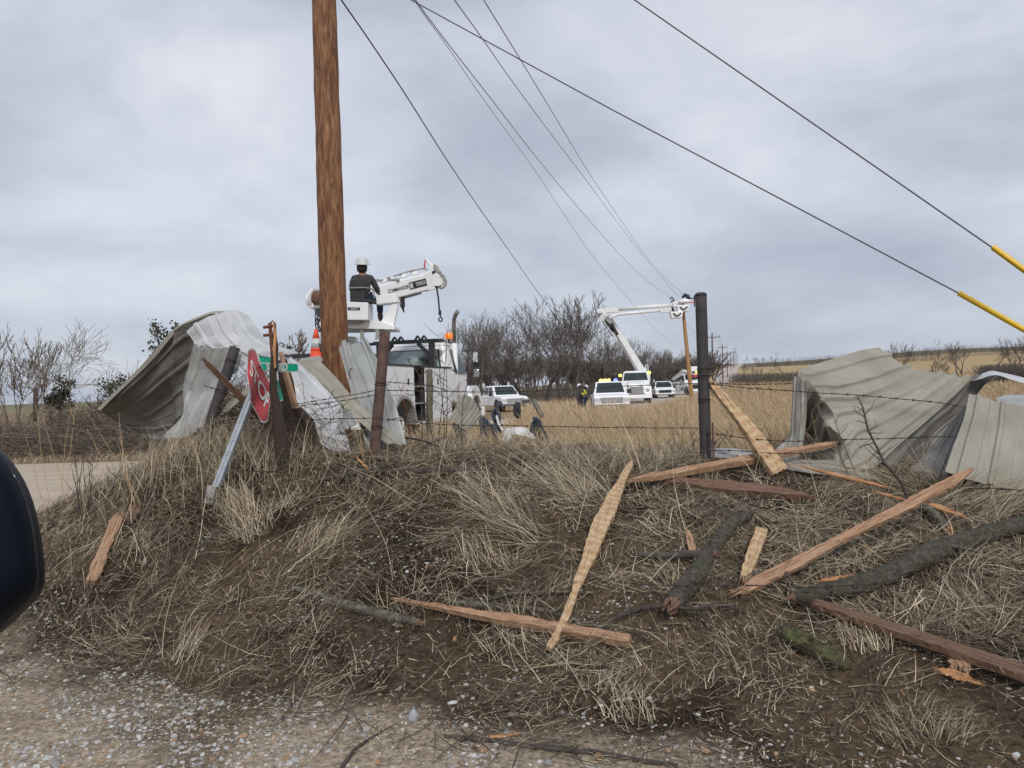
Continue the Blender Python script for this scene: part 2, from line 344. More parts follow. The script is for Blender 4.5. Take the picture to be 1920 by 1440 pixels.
M['wood_dark'] = wood('dark_wet_post', (0.035, 0.024, 0.018), (0.08, 0.052, 0.037), (0.015, 0.01, 0.008), 0.9)
M['wood_grey'] = wood('grey_post', (0.15, 0.135, 0.10), (0.25, 0.225, 0.17), (0.06, 0.05, 0.04), 0.9)
M['bark'] = mat('mossy_bark', (0.030, 0.024, 0.018), 0.95, 0, (0.150, 0.135, 0.108), 34, 12, bump=1.0, bscale=55, lo=.34, hi=.78, lines=(9, 0.5, (0.050, 0.058, 0.018), 0.42))
M['bark_moss'] = mat('green_moss_bark', (0.030, 0.026, 0.014), 0.95, 0, (0.12, 0.125, 0.05), 30, 10, bump=1.0, bscale=30, lines=(8, 0.7, (0.03, 0.022, 0.016), 0.45))
M['bark_dark'] = mat('dark_branch_bark', (0.040, 0.031, 0.026), 0.9, 0, (0.10, 0.085, 0.075), 14, 8, bump=0.8, bscale=40)
M['bark_lichen'] = mat('lichen_bark', (0.045, 0.037, 0.029), 0.95, 0, (0.17, 0.16, 0.125), 26, 8, bump=0.8, bscale=40)
M['twig'] = mat('winter_twigs', (0.085, 0.071, 0.062), 0.9, 0, (0.15, 0.127, 0.11), 1.2)
M['twig_dark'] = mat('dark_twigs', (0.035, 0.026, 0.022), 0.9)
M['trunkm'] = mat('winter_bark', (0.06, 0.05, 0.044), 0.95, 0, (0.11, 0.095, 0.085), 2)
M['stem'] = mat('shrub_stems', (0.14, 0.11, 0.085), 0.9, 0, (0.21, 0.17, 0.13), 3)
M['leaf_ev'] = mat('evergreen_leaf', (0.035, 0.036, 0.022), 0.8, 0, (0.075, 0.07, 0.043), 3)
M['straw'] = mat('dead_grass', (1, 1, 1), 0.75, attr='tint', spec=0.25)
M['stone'] = mat('limestone_gravel', (0.85, 0.85, 0.85), 0.8, 0, (1, 1, 1), 40, attr='tint', spec=0.3)
M['leafdead'] = mat('dead_leaf', (0.33, 0.27, 0.21), 0.8)
M['plastic_black'] = mat('black_plastic_sheeting', (0.010, 0.012, 0.017), 0.35, 0, (0.02, 0.023, 0.03), 4, bump=0.6, bscale=9)
M['paper'] = mat('crumpled_white_liner', (0.74, 0.75, 0.74), 0.6, 0, (0.60, 0.60, 0.58), 6, bump=0.9, bscale=14)
M['mirror_body'] = mat('navy_mirror_shell', (0.0025, 0.005, 0.011), 0.5, 0, (0.004, 0.007, 0.014), 3, spec=.12)

# ------------------------------------------------------------------ ground
def axis(parts): return np.unique(np.concatenate(parts).round(4))
def geo(a, b, n): return a * (b / a) ** np.linspace(0, 1, n)
gx = axis([np.arange(-7.5, 8.5, 0.032), 8.5 + geo(0.1, 2600, 70), -(7.5 + geo(0.1, 2600, 70))])
gy = axis([-geo(0.5, 200, 12), np.arange(0, 2.4, 0.3), np.arange(2.4, 9.5, 0.03), 9.5 + geo(0.05, 3200, 210)])
X, Y = np.meshgrid(gx, gy); xs = X.ravel(); ys = Y.ravel()
zs = Hm(xs, ys)
nx, ny = len(gx), len(gy)
ii = (np.arange(ny - 1)[:, None] * nx + np.arange(nx - 1)[None, :]).ravel()
FQ = np.stack([ii, ii + 1, ii + nx + 1, ii + nx], 1)
# surface kinds: gravelly soil, dark mud, straw litter, golden field, olive field
def lerp(a, b, t): return a * (1 - t[:, None]) + b * t[:, None]
c_grav = np.array([0.42, 0.345, 0.258]); c_mud = np.array([0.036, 0.025, 0.0155]); c_mud2 = np.array([0.105, 0.075, 0.048])
c_straw = np.array([0.12, 0.088, 0.058]); c_gold = np.array([0.44, 0.325, 0.18]); c_olive = np.array([0.185, 0.155, 0.10]); c_green = np.array([0.20, 0.215, 0.13])
nz1 = fbm(xs * 1.1, ys * 1.1, 4, 61); nz2 = fbm(xs * 3.3, ys * 3.3, 4, 71)
toe_ = np.interp(xs, [-9, -3.9, -0.8, 0.8, 3, 8], [7.3, 5.2, 3.85, 3.05, 2.5, 2.2])
col = np.tile(c_mud, (len(xs), 1)); col = lerp(col, c_mud2[None], sst(0.42, 0.62, nz1))
col = lerp(col, c_straw[None], sst(0.48, 0.66, nz2) * 0.55)
grav = 1 - sst(-0.35, 0.55, ys - toe_ + (nz1 - .5) * 2.2)
col = lerp(col, c_grav[None], grav)
fld = sst(8.0, 11, ys + (nz1 - .5) * 2)
fcol = lerp(np.tile(c_straw * 2.0, (len(xs), 1)), c_gold[None], sst(0.35, 0.62, nz2 * .5 + nz1 * .5) * sst(-6, 3, xs))
ang = xs / np.maximum(ys, 1)
far = sst(90, 160, ys)
bands = fbm(xs / 160, ys / 75, 3, 91)
fcol2 = lerp(np.tile(c_gold, (len(xs), 1)), c_olive[None], sst(0.50, 0.56, bands))
fcol2 = lerp(fcol2, c_olive[None], sst(430, 470, ys))
fcol2 = lerp(fcol2, c_green[None], (sst(.2, .16, -(-ang)) if False else 1 - sst(0.22, 0.27, ang)) * 0.7)
fcol = lerp(fcol, fcol2, far)
col = lerp(col, fcol, fld)
gm = mat('earth_and_grass', (0.50, 0.50, 0.50), 0.95, 0, (1.45, 1.43, 1.40), 26.0, 14, bump=1.0, bscale=45, attr='tint', spec=0.12, coord='Object', lo=.36, hi=.68)
gnd = npmesh('ground', np.stack([xs, ys, zs], 1), FQ, gm, col)
tag(gnd, kind='structure')

def strip_mesh(name, rows, m, lift=0.015, kind='structure', colf=None):
    """sheet that follows the ground; rows = list of lists of (x, y)"""
    r = len(rows); c = len(rows[0]); a = np.array(rows, float).reshape(-1, 2)
    z = Hm(a[:, 0], a[:, 1]) + lift
    i = (np.arange(r - 1)[:, None] * c + np.arange(c - 1)[None]).ravel()
    o = npmesh(name, np.column_stack([a, z]), np.stack([i, i + 1, i + c + 1, i + c], 1), m)
    tag(o, kind=kind); return o
rm = mat('packed_gravel', (0.40, 0.325, 0.24), 0.95, 0, (0.50, 0.42, 0.32), 1.2, 8, stretch=(.4, 1, 1), bump=0.5, bscale=30, lines=(14, 0.3, (0.6, 0.56, 0.5), 0.3))
rows = []
for x in np.linspace(-60, -4.2, 180):
    e = 0.12 * math.sin(x * 1.7) + 0.1 * math.sin(x * 4.1)
    y1 = 21.4 - (x + 8) * 0.10
    w_ = 1.0 if x < -6.5 else max(0.0, (-4.2 - x) / 2.3)
    y0 = 11.4 + e + (1 - w_) * 6
    rows.append([(x, y0 + (y1 - y0) * t) for t in np.linspace(0, 1, 14)])
strip_mesh('side_road', rows, rm, 0.03)
rows = []
for y in geo(30, 760, 120):
    xc = 5.6 + 0.31 * (y - 45) + 0.6 * math.sin(y / 90)
    rows.append([(xc - 3.2 * 1.05 + 6.7 * t, y - (t - .5) * 2) for t in np.linspace(0, 1, 7)])
strip_mesh('gravel_road', rows, mat('pale_road', (0.42, 0.36, 0.32), 0.95, 0, (0.50, 0.44, 0.40), 0.5), 0.08)

# ------------------------------------------------------------------ utility pole (near) and its wires
PB = P(632, 800, 9.8); PB = Vector((PB.x, PB.y, hm(PB.x, PB.y) - 0.3))
PT_ = P(604, -300, 9.8)
PTOP = P(588, -640, 9.8)
def pole_pt(py):
    t = (py - 800) / (-640 - 800); return PB.lerp(PTOP, t)
mb = MB(); pts = [PB.lerp(PTOP, i / 60) for i in range(61)]
mb.tube([p + Vector((random.uniform(-.004, .004), random.uniform(-.004, .004), 0)) for p in pts], [0.178 - 0.045 * i / 60 for i in range(61)], 28, wob=0.022)
base = Vector((PB.x, PB.y, PB.z))
up_ = thing('utility_pole', 'tall red-brown peeled wooden utility pole in the foreground rising out of the picture', 'utility pole', base)
mb.build('pole_shaft', M['pole'], up_, smooth=True, W=True)
arm = Vector((0.80, -0.55, 0)).normalized(); tp = PTOP + Vector((0, 0, -0.35))
MB().bar(tp - arm * 1.25 + Vector((0, -.16, 0)), tp + arm * 1.25 + Vector((0, -.16, 0)), 0.1, 0.12).build('crossarm', M['pole_far'], up_, W=True)

def cable(name, pix, label, r=0.006, m='cable', cat='overhead wire', group='overhead line wires', n=5):
    """pix: (px, py, depth) control points, smoothed"""
    pts = [P(*q) for q in pix]; out = []
    for i in range(len(pts) - 1):
        p0 = pts[max(i - 1, 0)]; p1 = pts[i]; p2 = pts[i + 1]; p3 = pts[min(i + 2, len(pts) - 1)]
        for k in range(8):
            t = k / 8
            out.append(0.5 * ((2 * p1) + (p2 - p0) * t + (2 * p0 - 5 * p1 + 4 * p2 - p3) * t * t + (3 * p1 - p0 - 3 * p2 + p3) * t ** 3))
    out.append(pts[-1]); o = MB().tube(out, r, n).build(name, M[m], smooth=True, loc=tuple(out[0]))
    return tag(o, label, cat, group)
cable('power_line', [(600, -62, 9.9), (640, 0, 10.5), (690, 72, 11.8), (760, 177, 13.5), (838, 300, 17), (900, 392, 22), (960, 478, 29), (1000, 536, 36), (1040, 590, 45), (1072, 634, 56), (1105, 676, 70)],
      'thick dark cable sagging from the big wooden pole down to the bare trees', 0.011, group=None)
cable('power_line', [(738, -50, 11.2), (776, 0, 12.1), (800, 34, 13), (842, 92, 14.5), (916, 200, 18), (1000, 315, 23), (1056, 400, 27.5), (1110, 478, 33), (1165, 545, 41), (1200, 585, 49), (1232, 620, 60), (1265, 646, 75), (1300, 668, 100)],
      'thinnest line wire, the one that passes below the raised bucket boom', 0.006)
cable('power_line', [(741, -48, 11.2), (782, 4, 12.2), (805, 36, 13), (868, 118, 15.5), (932, 200, 18.5), (1000, 288, 23), (1061, 362, 28), (1115, 425, 34), (1165, 480, 42), (1215, 528, 51), (1262, 560, 61)],
      'line wire with the deepest sag that ends on the near side of the white buckets', 0.0085)
cable('power_line', [(815, -50, 11.4), (852, 0, 12.4), (904, 72, 14.5), (960, 152, 18), (1030, 247, 23.5), (1097, 335, 31), (1160, 420, 42), (1213, 488, 53), (1272, 556, 61.5)],
      'line wire second from the right of the bundle running to the buckets', 0.0085)
cable('power_line', [(880, -45, 11.4), (907, 0, 12.4), (960, 86, 14.6), (1010, 168, 17.6), (1057, 246, 22), (1108, 330, 29), (1165, 414, 40), (1213, 483, 50), (1250, 524, 57), (1284, 554, 62)],
      'rightmost wire of the bundle running down to the buckets', 0.0085)
def guy(name, pix, g0, g1, d0, d1, label):
    a = thing(name, label, 'guy wire', P(*pix[-1]), group='guy wires with yellow guards')
    MB().tube([P(*q) for q in pix], 0.0065, 6).build('strand', M['guy'], a, smooth=True, W=True)
    p0 = P(g0[0], g0[1], d0); p1 = P(g1[0], g1[1], d1)
    mb = MB(); dv = (p1 - p0).normalized(); sdv = dv.cross(Vector((0, 1, 0))).normalized(); n2_ = dv.cross(sdv)
    prof = [(math.cos(t), math.sin(t)) for t in np.linspace(-2.5, 2.5, 15)]
    prof = [(c * 0.024, s_ * 0.024) for c, s_ in prof] + [(-0.013, 0.006), (0.004, 0.014), (0.012, 0), (0.004, -0.014), (-0.013, -0.006)]
    n = len(prof); vs = [p + sdv * a_ + n2_ * b_ for p in (p0, p1) for a_, b_ in prof]
    mb.add(vs, [(i, (i + 1) % n, n + (i + 1) % n, n + i) for i in range(n)] + [tuple(range(n))[::-1], tuple(range(n, 2 * n))])
    mb.build('yellow_guard', M['yellow'], a, smooth=False, W=True)
guy('guy_wire', [(590, -475, 9.7), (1190, 0, 7.7), (1860, 464, 6.4), (2140, 667, 5.9), (2420, 872, 5.5)], (1861, 463), (2260, 754), 6.4, 5.75, 'upper guy wire at right with the shorter visible piece of yellow guard')
guy('guy_wire', [(596, -98, 9.7), (780, 5, 9.0), (1150, 207, 8.0), (1798, 550, 6.8), (2120, 730, 6.2), (2400, 890, 5.8)], (1797, 549), (2240, 799), 6.8, 6.05, 'lower guy wire at right with the longer visible piece of yellow guard')

# ------------------------------------------------------------------ fence posts
def pipe_post(p0, p1, r, m, label, rings=(), dec=None, tpr=1.0):
    d = p0 - p1
    a = thing('fence_post', label, 'fence post', tuple(p1))
    q = (p0 - p1).normalized(); low = p1 - q * 0.3
    k = 14; mb = MB(); mb.tube([low.lerp(p0, i / k) for i in range(k + 1)], [r * (1 + (tpr - 1) * (1 - i / k)) for i in range(k + 1)], 20, wob=0.012)
    mb.build('pipe', m, a, smooth=True, W=True, bevel=0)
    for t in rings:
        w_ = MB(); c = p1.lerp(p0, t); s1 = q.orthogonal().normalized(); s2 = q.cross(s1)
        pt = []
        for j in range(45):
            an = j / 44 * math.pi * 2 * 3; pt.append(c + (s1 * math.cos(an) + s2 * math.sin(an)) * (r + .005) + q * (0.035 * (j / 44 - .5) + 0.006 * math.sin(an * 1.3)))
        w_.tube(pt, 0.0022, 4); w_.tube([pt[0], pt[0] + Vector((0.04, -.03, .03)), pt[0] + Vector((0.07, -.02, -.02))], 0.002, 4)
        w_.build('wire_wrap', M['wire'], a, W=True)
    return a
pg = G(1324, 872)
corner = pipe_post(P(1314, 555, pg.y), pg, 0.054, M['steel_dark'], 'straight dark steel pipe post standing upright at the fence corner', (0.38, 0.52, 0.56))
mb = MB(); t0 = P(1314, 555, pg.y); mb.lathe([(0.057, 0), (0.055, .02), (0.035, .033), (0.0, .037)], 18, Matrix.Translation(t0)); mb.build('cap', M['steel_dark'], corner, smooth=True, W=True)
pg = G(378, 842)
pipe_post(P(441, 651, pg.y + .15), pg, 0.055, M['steel_dark'], 'dark pipe post leaning to the right in front of the crumpled sheet', (0.30, 0.56, 0.86))
pg = P(703, 842, 7.5)
pipe_post(P(722, 622, 7.6), Vector((pg.x, pg.y, pg.z)), 0.053, M['steel_rust'], 'brown rusted pipe post leaning slightly beside the big utility pole', (0.18, 0.55))
p1 = G(806, 815); p1 = P(806, 808, 10.5)
a = thing('fence_post', 'old grey wooden post in front of the white service truck', 'fence post', tuple(p1))
MB().tube([P(806, 815, 10.5), P(805, 770, 10.5), P(806, 730, 10.5), P(805, 693, 10.5)], [.050, .048, .046, .042], 12, wob=.05).build('wooden_shaft', M['wood_grey'], a, W=True)
a = thing('fence_post', 'thin red-brown steel fence post leaning against the foot of the big pole', 'fence post', tuple(P(651, 775, 8.8)))
mb = MB(); mb.bar(P(650, 785, 8.8), P(658, 690, 8.9), 0.045, 0.006); mb.bar(P(650, 785, 8.79), P(658, 690, 8.89), 0.008, 0.04); mb.build('steel_shaft', M['rust_red'], a, W=True)
a = thing('fence_post', 'small dark wooden post far left behind the side road', 'fence post', tuple(P(66, 785, 30)))
MB().tube([P(66, 790, 30), P(67, 727, 30)], [.085, .08], 10, wob=.05).build('post_shaft', M['wood_dark'], a, W=True)
a = thing('fence_post', 'short rusty stake at the foot of the dark upright corner post', 'fence post', tuple(P(1336, 850, 7.1)))
MB().bar(P(1338, 862, 7.1), P(1336, 792, 7.1), 0.018, 0.012).build('stake_shaft', M['steel_rust'], a, W=True)
# dark splintered wooden corner post with insulator bracket
a = thing('broken_post', 'dark broken wooden post crossing the street name sign, splintered at its top', 'broken post', tuple(P(528, 845, 7.5)))
mb = MB(); C1 = [(530, 858), (524, 800), (519, 770), (513, 735), (512, 700), (514, 670), (516, 650), (515, 630), (513, 618)]
mb.tube([P(x, y, 7.02) for x, y in C1], [.07, .06, .045, .036, .034, .036, .030, .018, .004], 9, wob=.14); mb.build('split_trunk', M['wood_dark'], a, W=True)
mb = MB(); mb.tube([P(516, 690, 6.98), P(514, 655, 6.98), P(516, 630, 7.0), P(512, 600, 7.02)], [.008, .018, .016, .003], 6, wob=.2); mb.build('splinter', M['wood_orange'], a, W=True)
mb = MB(); mb.bar(P(511, 668, 7.05), P(506, 606, 7.08), .03, .02); mb.tube([P(494, 614, 7.07), P(517, 610, 7.07)], .014, 8); mb.tube([P(494, 629, 7.07), P(516, 627, 7.07)], .014, 8)
mb.tube([P(506, 606, 7.08), P(511, 602, 7.08), P(516, 606, 7.08), P(517, 625, 7.08)], .007, 6); mb.build('bracket', M['rust_red'], a, W=True)
a = thing('broken_post', 'split dark wooden post with a fresh orange inner face behind the sign', 'broken post', tuple(P(552, 850, 7.8)))
mb = MB(); mb.tube([P(560, 860, 7.9), P(550, 810, 7.9), P(545, 770, 7.85), P(538, 720, 7.8), P(528, 675, 7.75)], [.10, .10, .085, .07, .05], 9, wob=.12); mb.build('post_body', M['wood_dark'], a, W=True)
mb = MB(); mb.bar(P(554, 765, 7.74), P(540, 715, 7.7), .105, .03, w1=.10); mb.bar(P(540, 716, 7.7), P(526, 660, 7.66), .10, .03, w1=.03); mb.build('split_face', M['wood_pink'], a, W=True)
a = thing('broken_post', 'black wet stump of a post under the red stop sign', 'broken post', tuple(P(585, 850, 8)))
MB().tube([P(590, 862, 8), P(580, 820, 8), P(574, 790, 7.95), P(560, 765, 7.9)], [.10, .09, .07, .03], 9, wob=.15).build('stump', M['wood_dark'], a, W=True)

# ------------------------------------------------------------------ barbed wire
def barbed(pix, label, r=0.0024, double=True, bend=0.01):
    pts = [P(*q) for q in pix]; out = []
    for i in range(len(pts) - 1):
        L_ = (pts[i + 1] - pts[i]).length; k = max(2, int(L_ / 0.03))
        for j in range(k): out.append(pts[i].lerp(pts[i + 1], j / k))
    out.append(pts[-1]); mb = MB()
    for s_ in (0, math.pi):
        mb.tube([p + Vector((0, math.cos(i * 1.1 + s_), math.sin(i * 1.1 + s_))) * r * 0.9 + Vector((0, 0, bend * math.sin(i * .35) * .2)) for i, p in enumerate(out)], r, 4, cap=False)
    a = thing('barbed_wire', label, 'barbed wire', tuple(out[0]), group='strands of the barbed wire fence')
    for i in range(3, len(out) - 3, 4):
        p = out[i]
        for k in range(3):
            v = Vector((random.uniform(-.5, .5), random.uniform(-1, 1), random.uniform(-1, 1))).normalized() * 0.016
            mb.tube([p - v, p + v], 0.0016, 3)
        mb.tube([p - Vector((.007, 0, 0)), p + Vector((.007, 0, 0))], .006, 5)
    mb.build('twisted_strand', M['wire'], a, W=True)
barbed([(380, 722, 7.4), (420, 735, 7.4), (470, 757, 7.3), (560, 757, 7.35), (640, 744, 7.4), (708, 731, 7.4)], 'upper strand from the leaning dark pipe post to the rusted post')
barbed([(475, 760, 7.3), (530, 762, 7.3), (610, 757, 7.4), (660, 748, 7.4), (708, 740, 7.4)], 'strand just under the upper one, from the stop sign to the rusted post')
barbed([(400, 770, 7.3), (500, 788, 7.3), (600, 786, 7.4), (700, 784, 7.4), (840, 797, 7.4), (1000, 799, 7.3), (1120, 801, 7.3), (1314, 803, 7.2)], 'low strand running behind the bank from the sign to the dark corner post')
barbed([(722, 732, 7.4), (800, 733, 7.4), (880, 735, 7.4), (1000, 733, 7.3), (1100, 728, 7.3), (1220, 722, 7.25), (1313, 719, 7.2)], 'top strand between the rusted post and the dark corner post')
barbed([(722, 716, 7.4), (760, 719, 7.5), (806, 722, 7.6), (850, 736, 7.7)], 'short loose strand in front of the white truck body')
barbed([(722, 790, 7.4), (760, 781, 7.6), (806, 800, 7.6)], 'loose slack strand low beside the grey wooden post')
barbed([(1328, 718, 7.2), (1400, 721, 7.7), (1450, 720, 8.1), (1497, 719, 8.6)], 'strand that runs level behind the big tan sheet')
barbed([(1328, 720, 7.2), (1400, 727, 7.0), (1480, 733, 6.8), (1560, 738, 6.7), (1650, 744, 6.55), (1760, 755, 6.4), (1812, 763, 6.3)], 'strand drooping across the face of the big tan sheet')
barbed([(1328, 812, 7.2), (1400, 822, 7.0), (1470, 828, 6.8), (1600, 824, 6.6), (1700, 821, 6.5), (1795, 818, 6.3)], 'middle strand across the lower half of the big tan sheet')
barbed([(1322, 845, 7.15), (1380, 845, 7.0), (1450, 850, 6.8), (1530, 850, 6.7), (1560, 844, 6.6)], 'strand nearest the ground in front of the pale leaning plank')
barbed([(1815, 915, 5.9), (1860, 916, 5.8), (1930, 920, 5.7)], 'strand under the ribbed panel at the right edge')
barbed([(1190, 1097, 4.9), (1300, 1098, 4.85), (1420, 1098, 4.8), (1540, 1102, 4.7), (1640, 1094, 4.6), (1740, 1084, 4.6)], 'straight wire lying across the logs on the bank', double=False)
barbed([(430, 876, 7.0), (470, 884, 6.6), (540, 885, 6.5)], 'short end of wire on the bank right of the sign post')

# ------------------------------------------------------------------ sheet metal
def sheet(name, grid, label, mats, ribs=4, ribh=0.018, crumple=0.012, nu=48, nv=60, group='torn roofing sheets', smooth=0.0, seed=0, edge=0.0, minor=True, cat='metal sheet', ribdir=1):
    """grid: rows (along the ribs) of columns (across the ribs) of (px, py, depth)"""
    g = np.array([[tuple(P(*q)) for q in r] for r in grid])
    nr, nc = g.shape[:2]
    def interp(g, t, axis):
        n = g.shape[axis]; t = t * (n - 1); i = np.clip(np.floor(t).astype(int), 0, n - 2); f = t - i
        tk = lambda k: np.take(g, np.clip(k, 0, n - 1), axis)
        sh = [1, 1, 1]; sh[axis] = len(t); f = f.reshape(sh)
        p0, p1, p2, p3 = tk(i - 1), tk(i), tk(i + 1), tk(i + 2)
        cr = 0.5 * (2 * p1 + (p2 - p0) * f + (2 * p0 - 5 * p1 + 4 * p2 - p3) * f ** 2 + (3 * p1 - p0 - 3 * p2 + p3) * f ** 3)
        li = p1 * (1 - f) + p2 * f
        return cr * smooth + li * (1 - smooth)
    U = np.linspace(0, 1, nu); V = np.linspace(0, 1, nv)
    A = interp(interp(g, V, 0), U, 1)                       # nv x nu x 3
    du = np.gradient(A, axis=1); dv = np.gradient(A, axis=0); nn = np.cross(du, dv); nn /= np.linalg.norm(nn, axis=2, keepdims=True) + 1e-9
    if (nn * (A - np.array(CAM))).sum() > 0: nn = -nn; flip = True
    else: flip = False
    uu = np.tile(U, (nv, 1)); vv = np.tile(V[:, None], (1, nu))
    ph = (uu * ribs) % 1.0 if ribdir else (vv * ribs) % 1.0
    dd = np.minimum(np.abs(ph - .5), 1)
    h = ribh * np.clip((0.11 - dd) / 0.045, 0, 1)
    if minor:
        ph2 = (uu * ribs * 3) % 1.0 if ribdir else (vv * ribs * 3) % 1.0
        h = h + ribh * 0.22 * np.clip((0.10 - np.abs(ph2 - .0)) / 0.05, 0, 1) * (dd > .2)
    L_ = np.linalg.norm(A[0, 0] - A[-1, 0]) + .2; W_ = np.linalg.norm(A[0, 0] - A[0, -1]) + .2
    cx = uu * W_ * 2.6 + seed * 7.1; cy = vv * L_ * 2.6 + seed * 3.3
    cr_ = (fbm(cx * .5, cy * .5, 2, 150 + seed) - .5) * crumple * 2.2; rs_ = np.random.default_rng(500 + seed)
    for k_ in range(6):
        a_ = rs_.uniform(0, 3.14); fq = rs_.uniform(.35, 1.1); tx_ = (cx / 2.6 * math.cos(a_) + cy / 2.6 * math.sin(a_)) * fq + rs_.uniform(0, 1) + .25 * fbm(cx * .4, cy * .4, 2, 170 + k_ + seed)
        cr_ = cr_ + (np.abs((tx_ % 1) * 2 - 1) - .5) * crumple * 1.5 * sst(.42, .62, fbm(cx * .45 + k_ * 9, cy * .45, 2, 190 + k_))
    cr_ = cr_ + (fbm(cx * 4, cy * 4, 2, 160 + seed) - .5) * crumple * .12
    A = A + nn * (h + cr_)[..., None]
    if edge:
        eo = (fbm(uu * 14 + 3, vv * 0 + seed, 3, 9 + seed) - .5) * edge
        dvn = dv / (np.linalg.norm(dv, axis=2, keepdims=True) + 1e-9)
        A = A + dvn * (eo * sst(.85, 1, vv))[..., None] + dvn * (eo * sst(.15, 0, vv))[..., None]
    top = A.reshape(-1, 3); bot = (A - nn * 0.0014).reshape(-1, 3)
    i = (np.arange(nv - 1)[:, None] * nu + np.arange(nu - 1)[None]).ravel(); n = nu * nv
    f1 = np.stack([i, i + 1, i + nu + 1, i + nu], 1); f2 = np.stack([i + n, i + nu + n, i + nu + 1 + n, i + 1 + n], 1)
    b = list(range(nu)) + [nu * k + nu - 1 for k in range(1, nv)] + [n - 1 - k for k in range(1, nu)] + [n - nu - nu * k for k in range(1, nv - 1)]
    b = np.array(b); bn = np.roll(b, -1); f3 = np.stack([b, b + n, bn + n, bn], 1)
    if flip: f1 = f1[:, ::-1]; f2 = f2[:, ::-1]; f3 = f3[:, ::-1]
    F = np.concatenate([f1, f2, f3]); V_ = np.concatenate([top, bot]); mi = np.concatenate([np.zeros(len(f1)), np.ones(len(f2)), np.zeros(len(f3))]).astype(np.int32)
    org = V_.mean(0); o = npmesh(name, V_ - org, F, mats, mi=mi, smooth=False); o.location = Vector(org.tolist()); PM[o.name] = Matrix.Translation(o.location)
    # shading: keep crumples soft, ribs readable
    o.data.polygons.foreach_set('use_smooth', np.ones(len(o.data.polygons), bool))
    try: o.data.set_sharp_from_angle(angle=R(13))
    except Exception: pass
    return tag(o, label, cat, group)
M['sheet_shaded'] = mat('sheet_shade_grey', (0.135, 0.131, 0.122), 0.55, 0.0, (0.205, 0.20, 0.188), 2.2, bump=0.1, bscale=6, lines=(8, .4, (.11, .10, .085), .38))  # shade of the overhanging left wing is painted into this grey
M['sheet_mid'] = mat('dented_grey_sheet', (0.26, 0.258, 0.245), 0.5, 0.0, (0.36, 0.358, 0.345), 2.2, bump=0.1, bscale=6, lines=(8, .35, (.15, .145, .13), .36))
T, W_, GY, DK, OLD = M['sheet_tan'], M['sheet_white'], M['sheet_grey'], M['sheet_dark'], M['sheet_tan_old']
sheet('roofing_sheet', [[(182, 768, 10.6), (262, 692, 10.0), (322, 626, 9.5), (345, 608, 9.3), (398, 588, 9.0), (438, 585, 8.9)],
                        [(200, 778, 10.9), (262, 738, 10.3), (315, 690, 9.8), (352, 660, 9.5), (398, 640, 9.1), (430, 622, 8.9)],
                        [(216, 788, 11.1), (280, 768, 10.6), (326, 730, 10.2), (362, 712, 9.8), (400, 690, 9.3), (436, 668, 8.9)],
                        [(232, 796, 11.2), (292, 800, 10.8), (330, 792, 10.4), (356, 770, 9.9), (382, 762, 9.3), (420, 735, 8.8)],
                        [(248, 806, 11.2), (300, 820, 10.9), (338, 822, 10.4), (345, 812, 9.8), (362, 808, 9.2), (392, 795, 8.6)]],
      'large crumpled grey-tan sheet hooked up like a tent, its left wing dark and drooping', [M['sheet_shaded'], T], ribs=4.5, crumple=0.034, nu=110, nv=110, seed=1, ribh=.028, smooth=.12, ribdir=0)
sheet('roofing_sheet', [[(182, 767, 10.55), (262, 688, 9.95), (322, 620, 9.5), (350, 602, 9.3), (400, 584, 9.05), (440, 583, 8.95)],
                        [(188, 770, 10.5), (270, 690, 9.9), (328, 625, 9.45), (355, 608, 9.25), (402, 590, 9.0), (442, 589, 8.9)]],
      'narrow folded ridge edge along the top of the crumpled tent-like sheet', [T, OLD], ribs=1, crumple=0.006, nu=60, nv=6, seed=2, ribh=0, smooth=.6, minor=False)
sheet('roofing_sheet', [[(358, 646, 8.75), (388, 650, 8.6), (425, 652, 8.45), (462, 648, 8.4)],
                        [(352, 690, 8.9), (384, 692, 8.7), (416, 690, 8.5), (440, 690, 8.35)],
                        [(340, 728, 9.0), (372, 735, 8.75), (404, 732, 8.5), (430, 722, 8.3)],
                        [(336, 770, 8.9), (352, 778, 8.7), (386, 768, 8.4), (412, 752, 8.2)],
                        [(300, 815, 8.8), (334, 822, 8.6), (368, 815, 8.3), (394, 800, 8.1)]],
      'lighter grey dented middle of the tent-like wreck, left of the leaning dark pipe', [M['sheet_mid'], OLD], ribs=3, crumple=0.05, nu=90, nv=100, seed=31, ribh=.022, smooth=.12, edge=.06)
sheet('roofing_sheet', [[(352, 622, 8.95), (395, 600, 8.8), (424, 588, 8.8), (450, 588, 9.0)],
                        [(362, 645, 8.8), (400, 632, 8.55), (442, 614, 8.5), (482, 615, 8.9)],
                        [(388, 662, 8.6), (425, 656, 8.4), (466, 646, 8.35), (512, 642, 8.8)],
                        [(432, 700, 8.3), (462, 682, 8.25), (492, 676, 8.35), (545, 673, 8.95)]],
      'pale crumpled hood of sheet metal at the peak beside the dark leaning pipe post', [W_, OLD], ribs=3, crumple=0.05, nu=90, nv=90, seed=3, ribh=.016, smooth=.15)
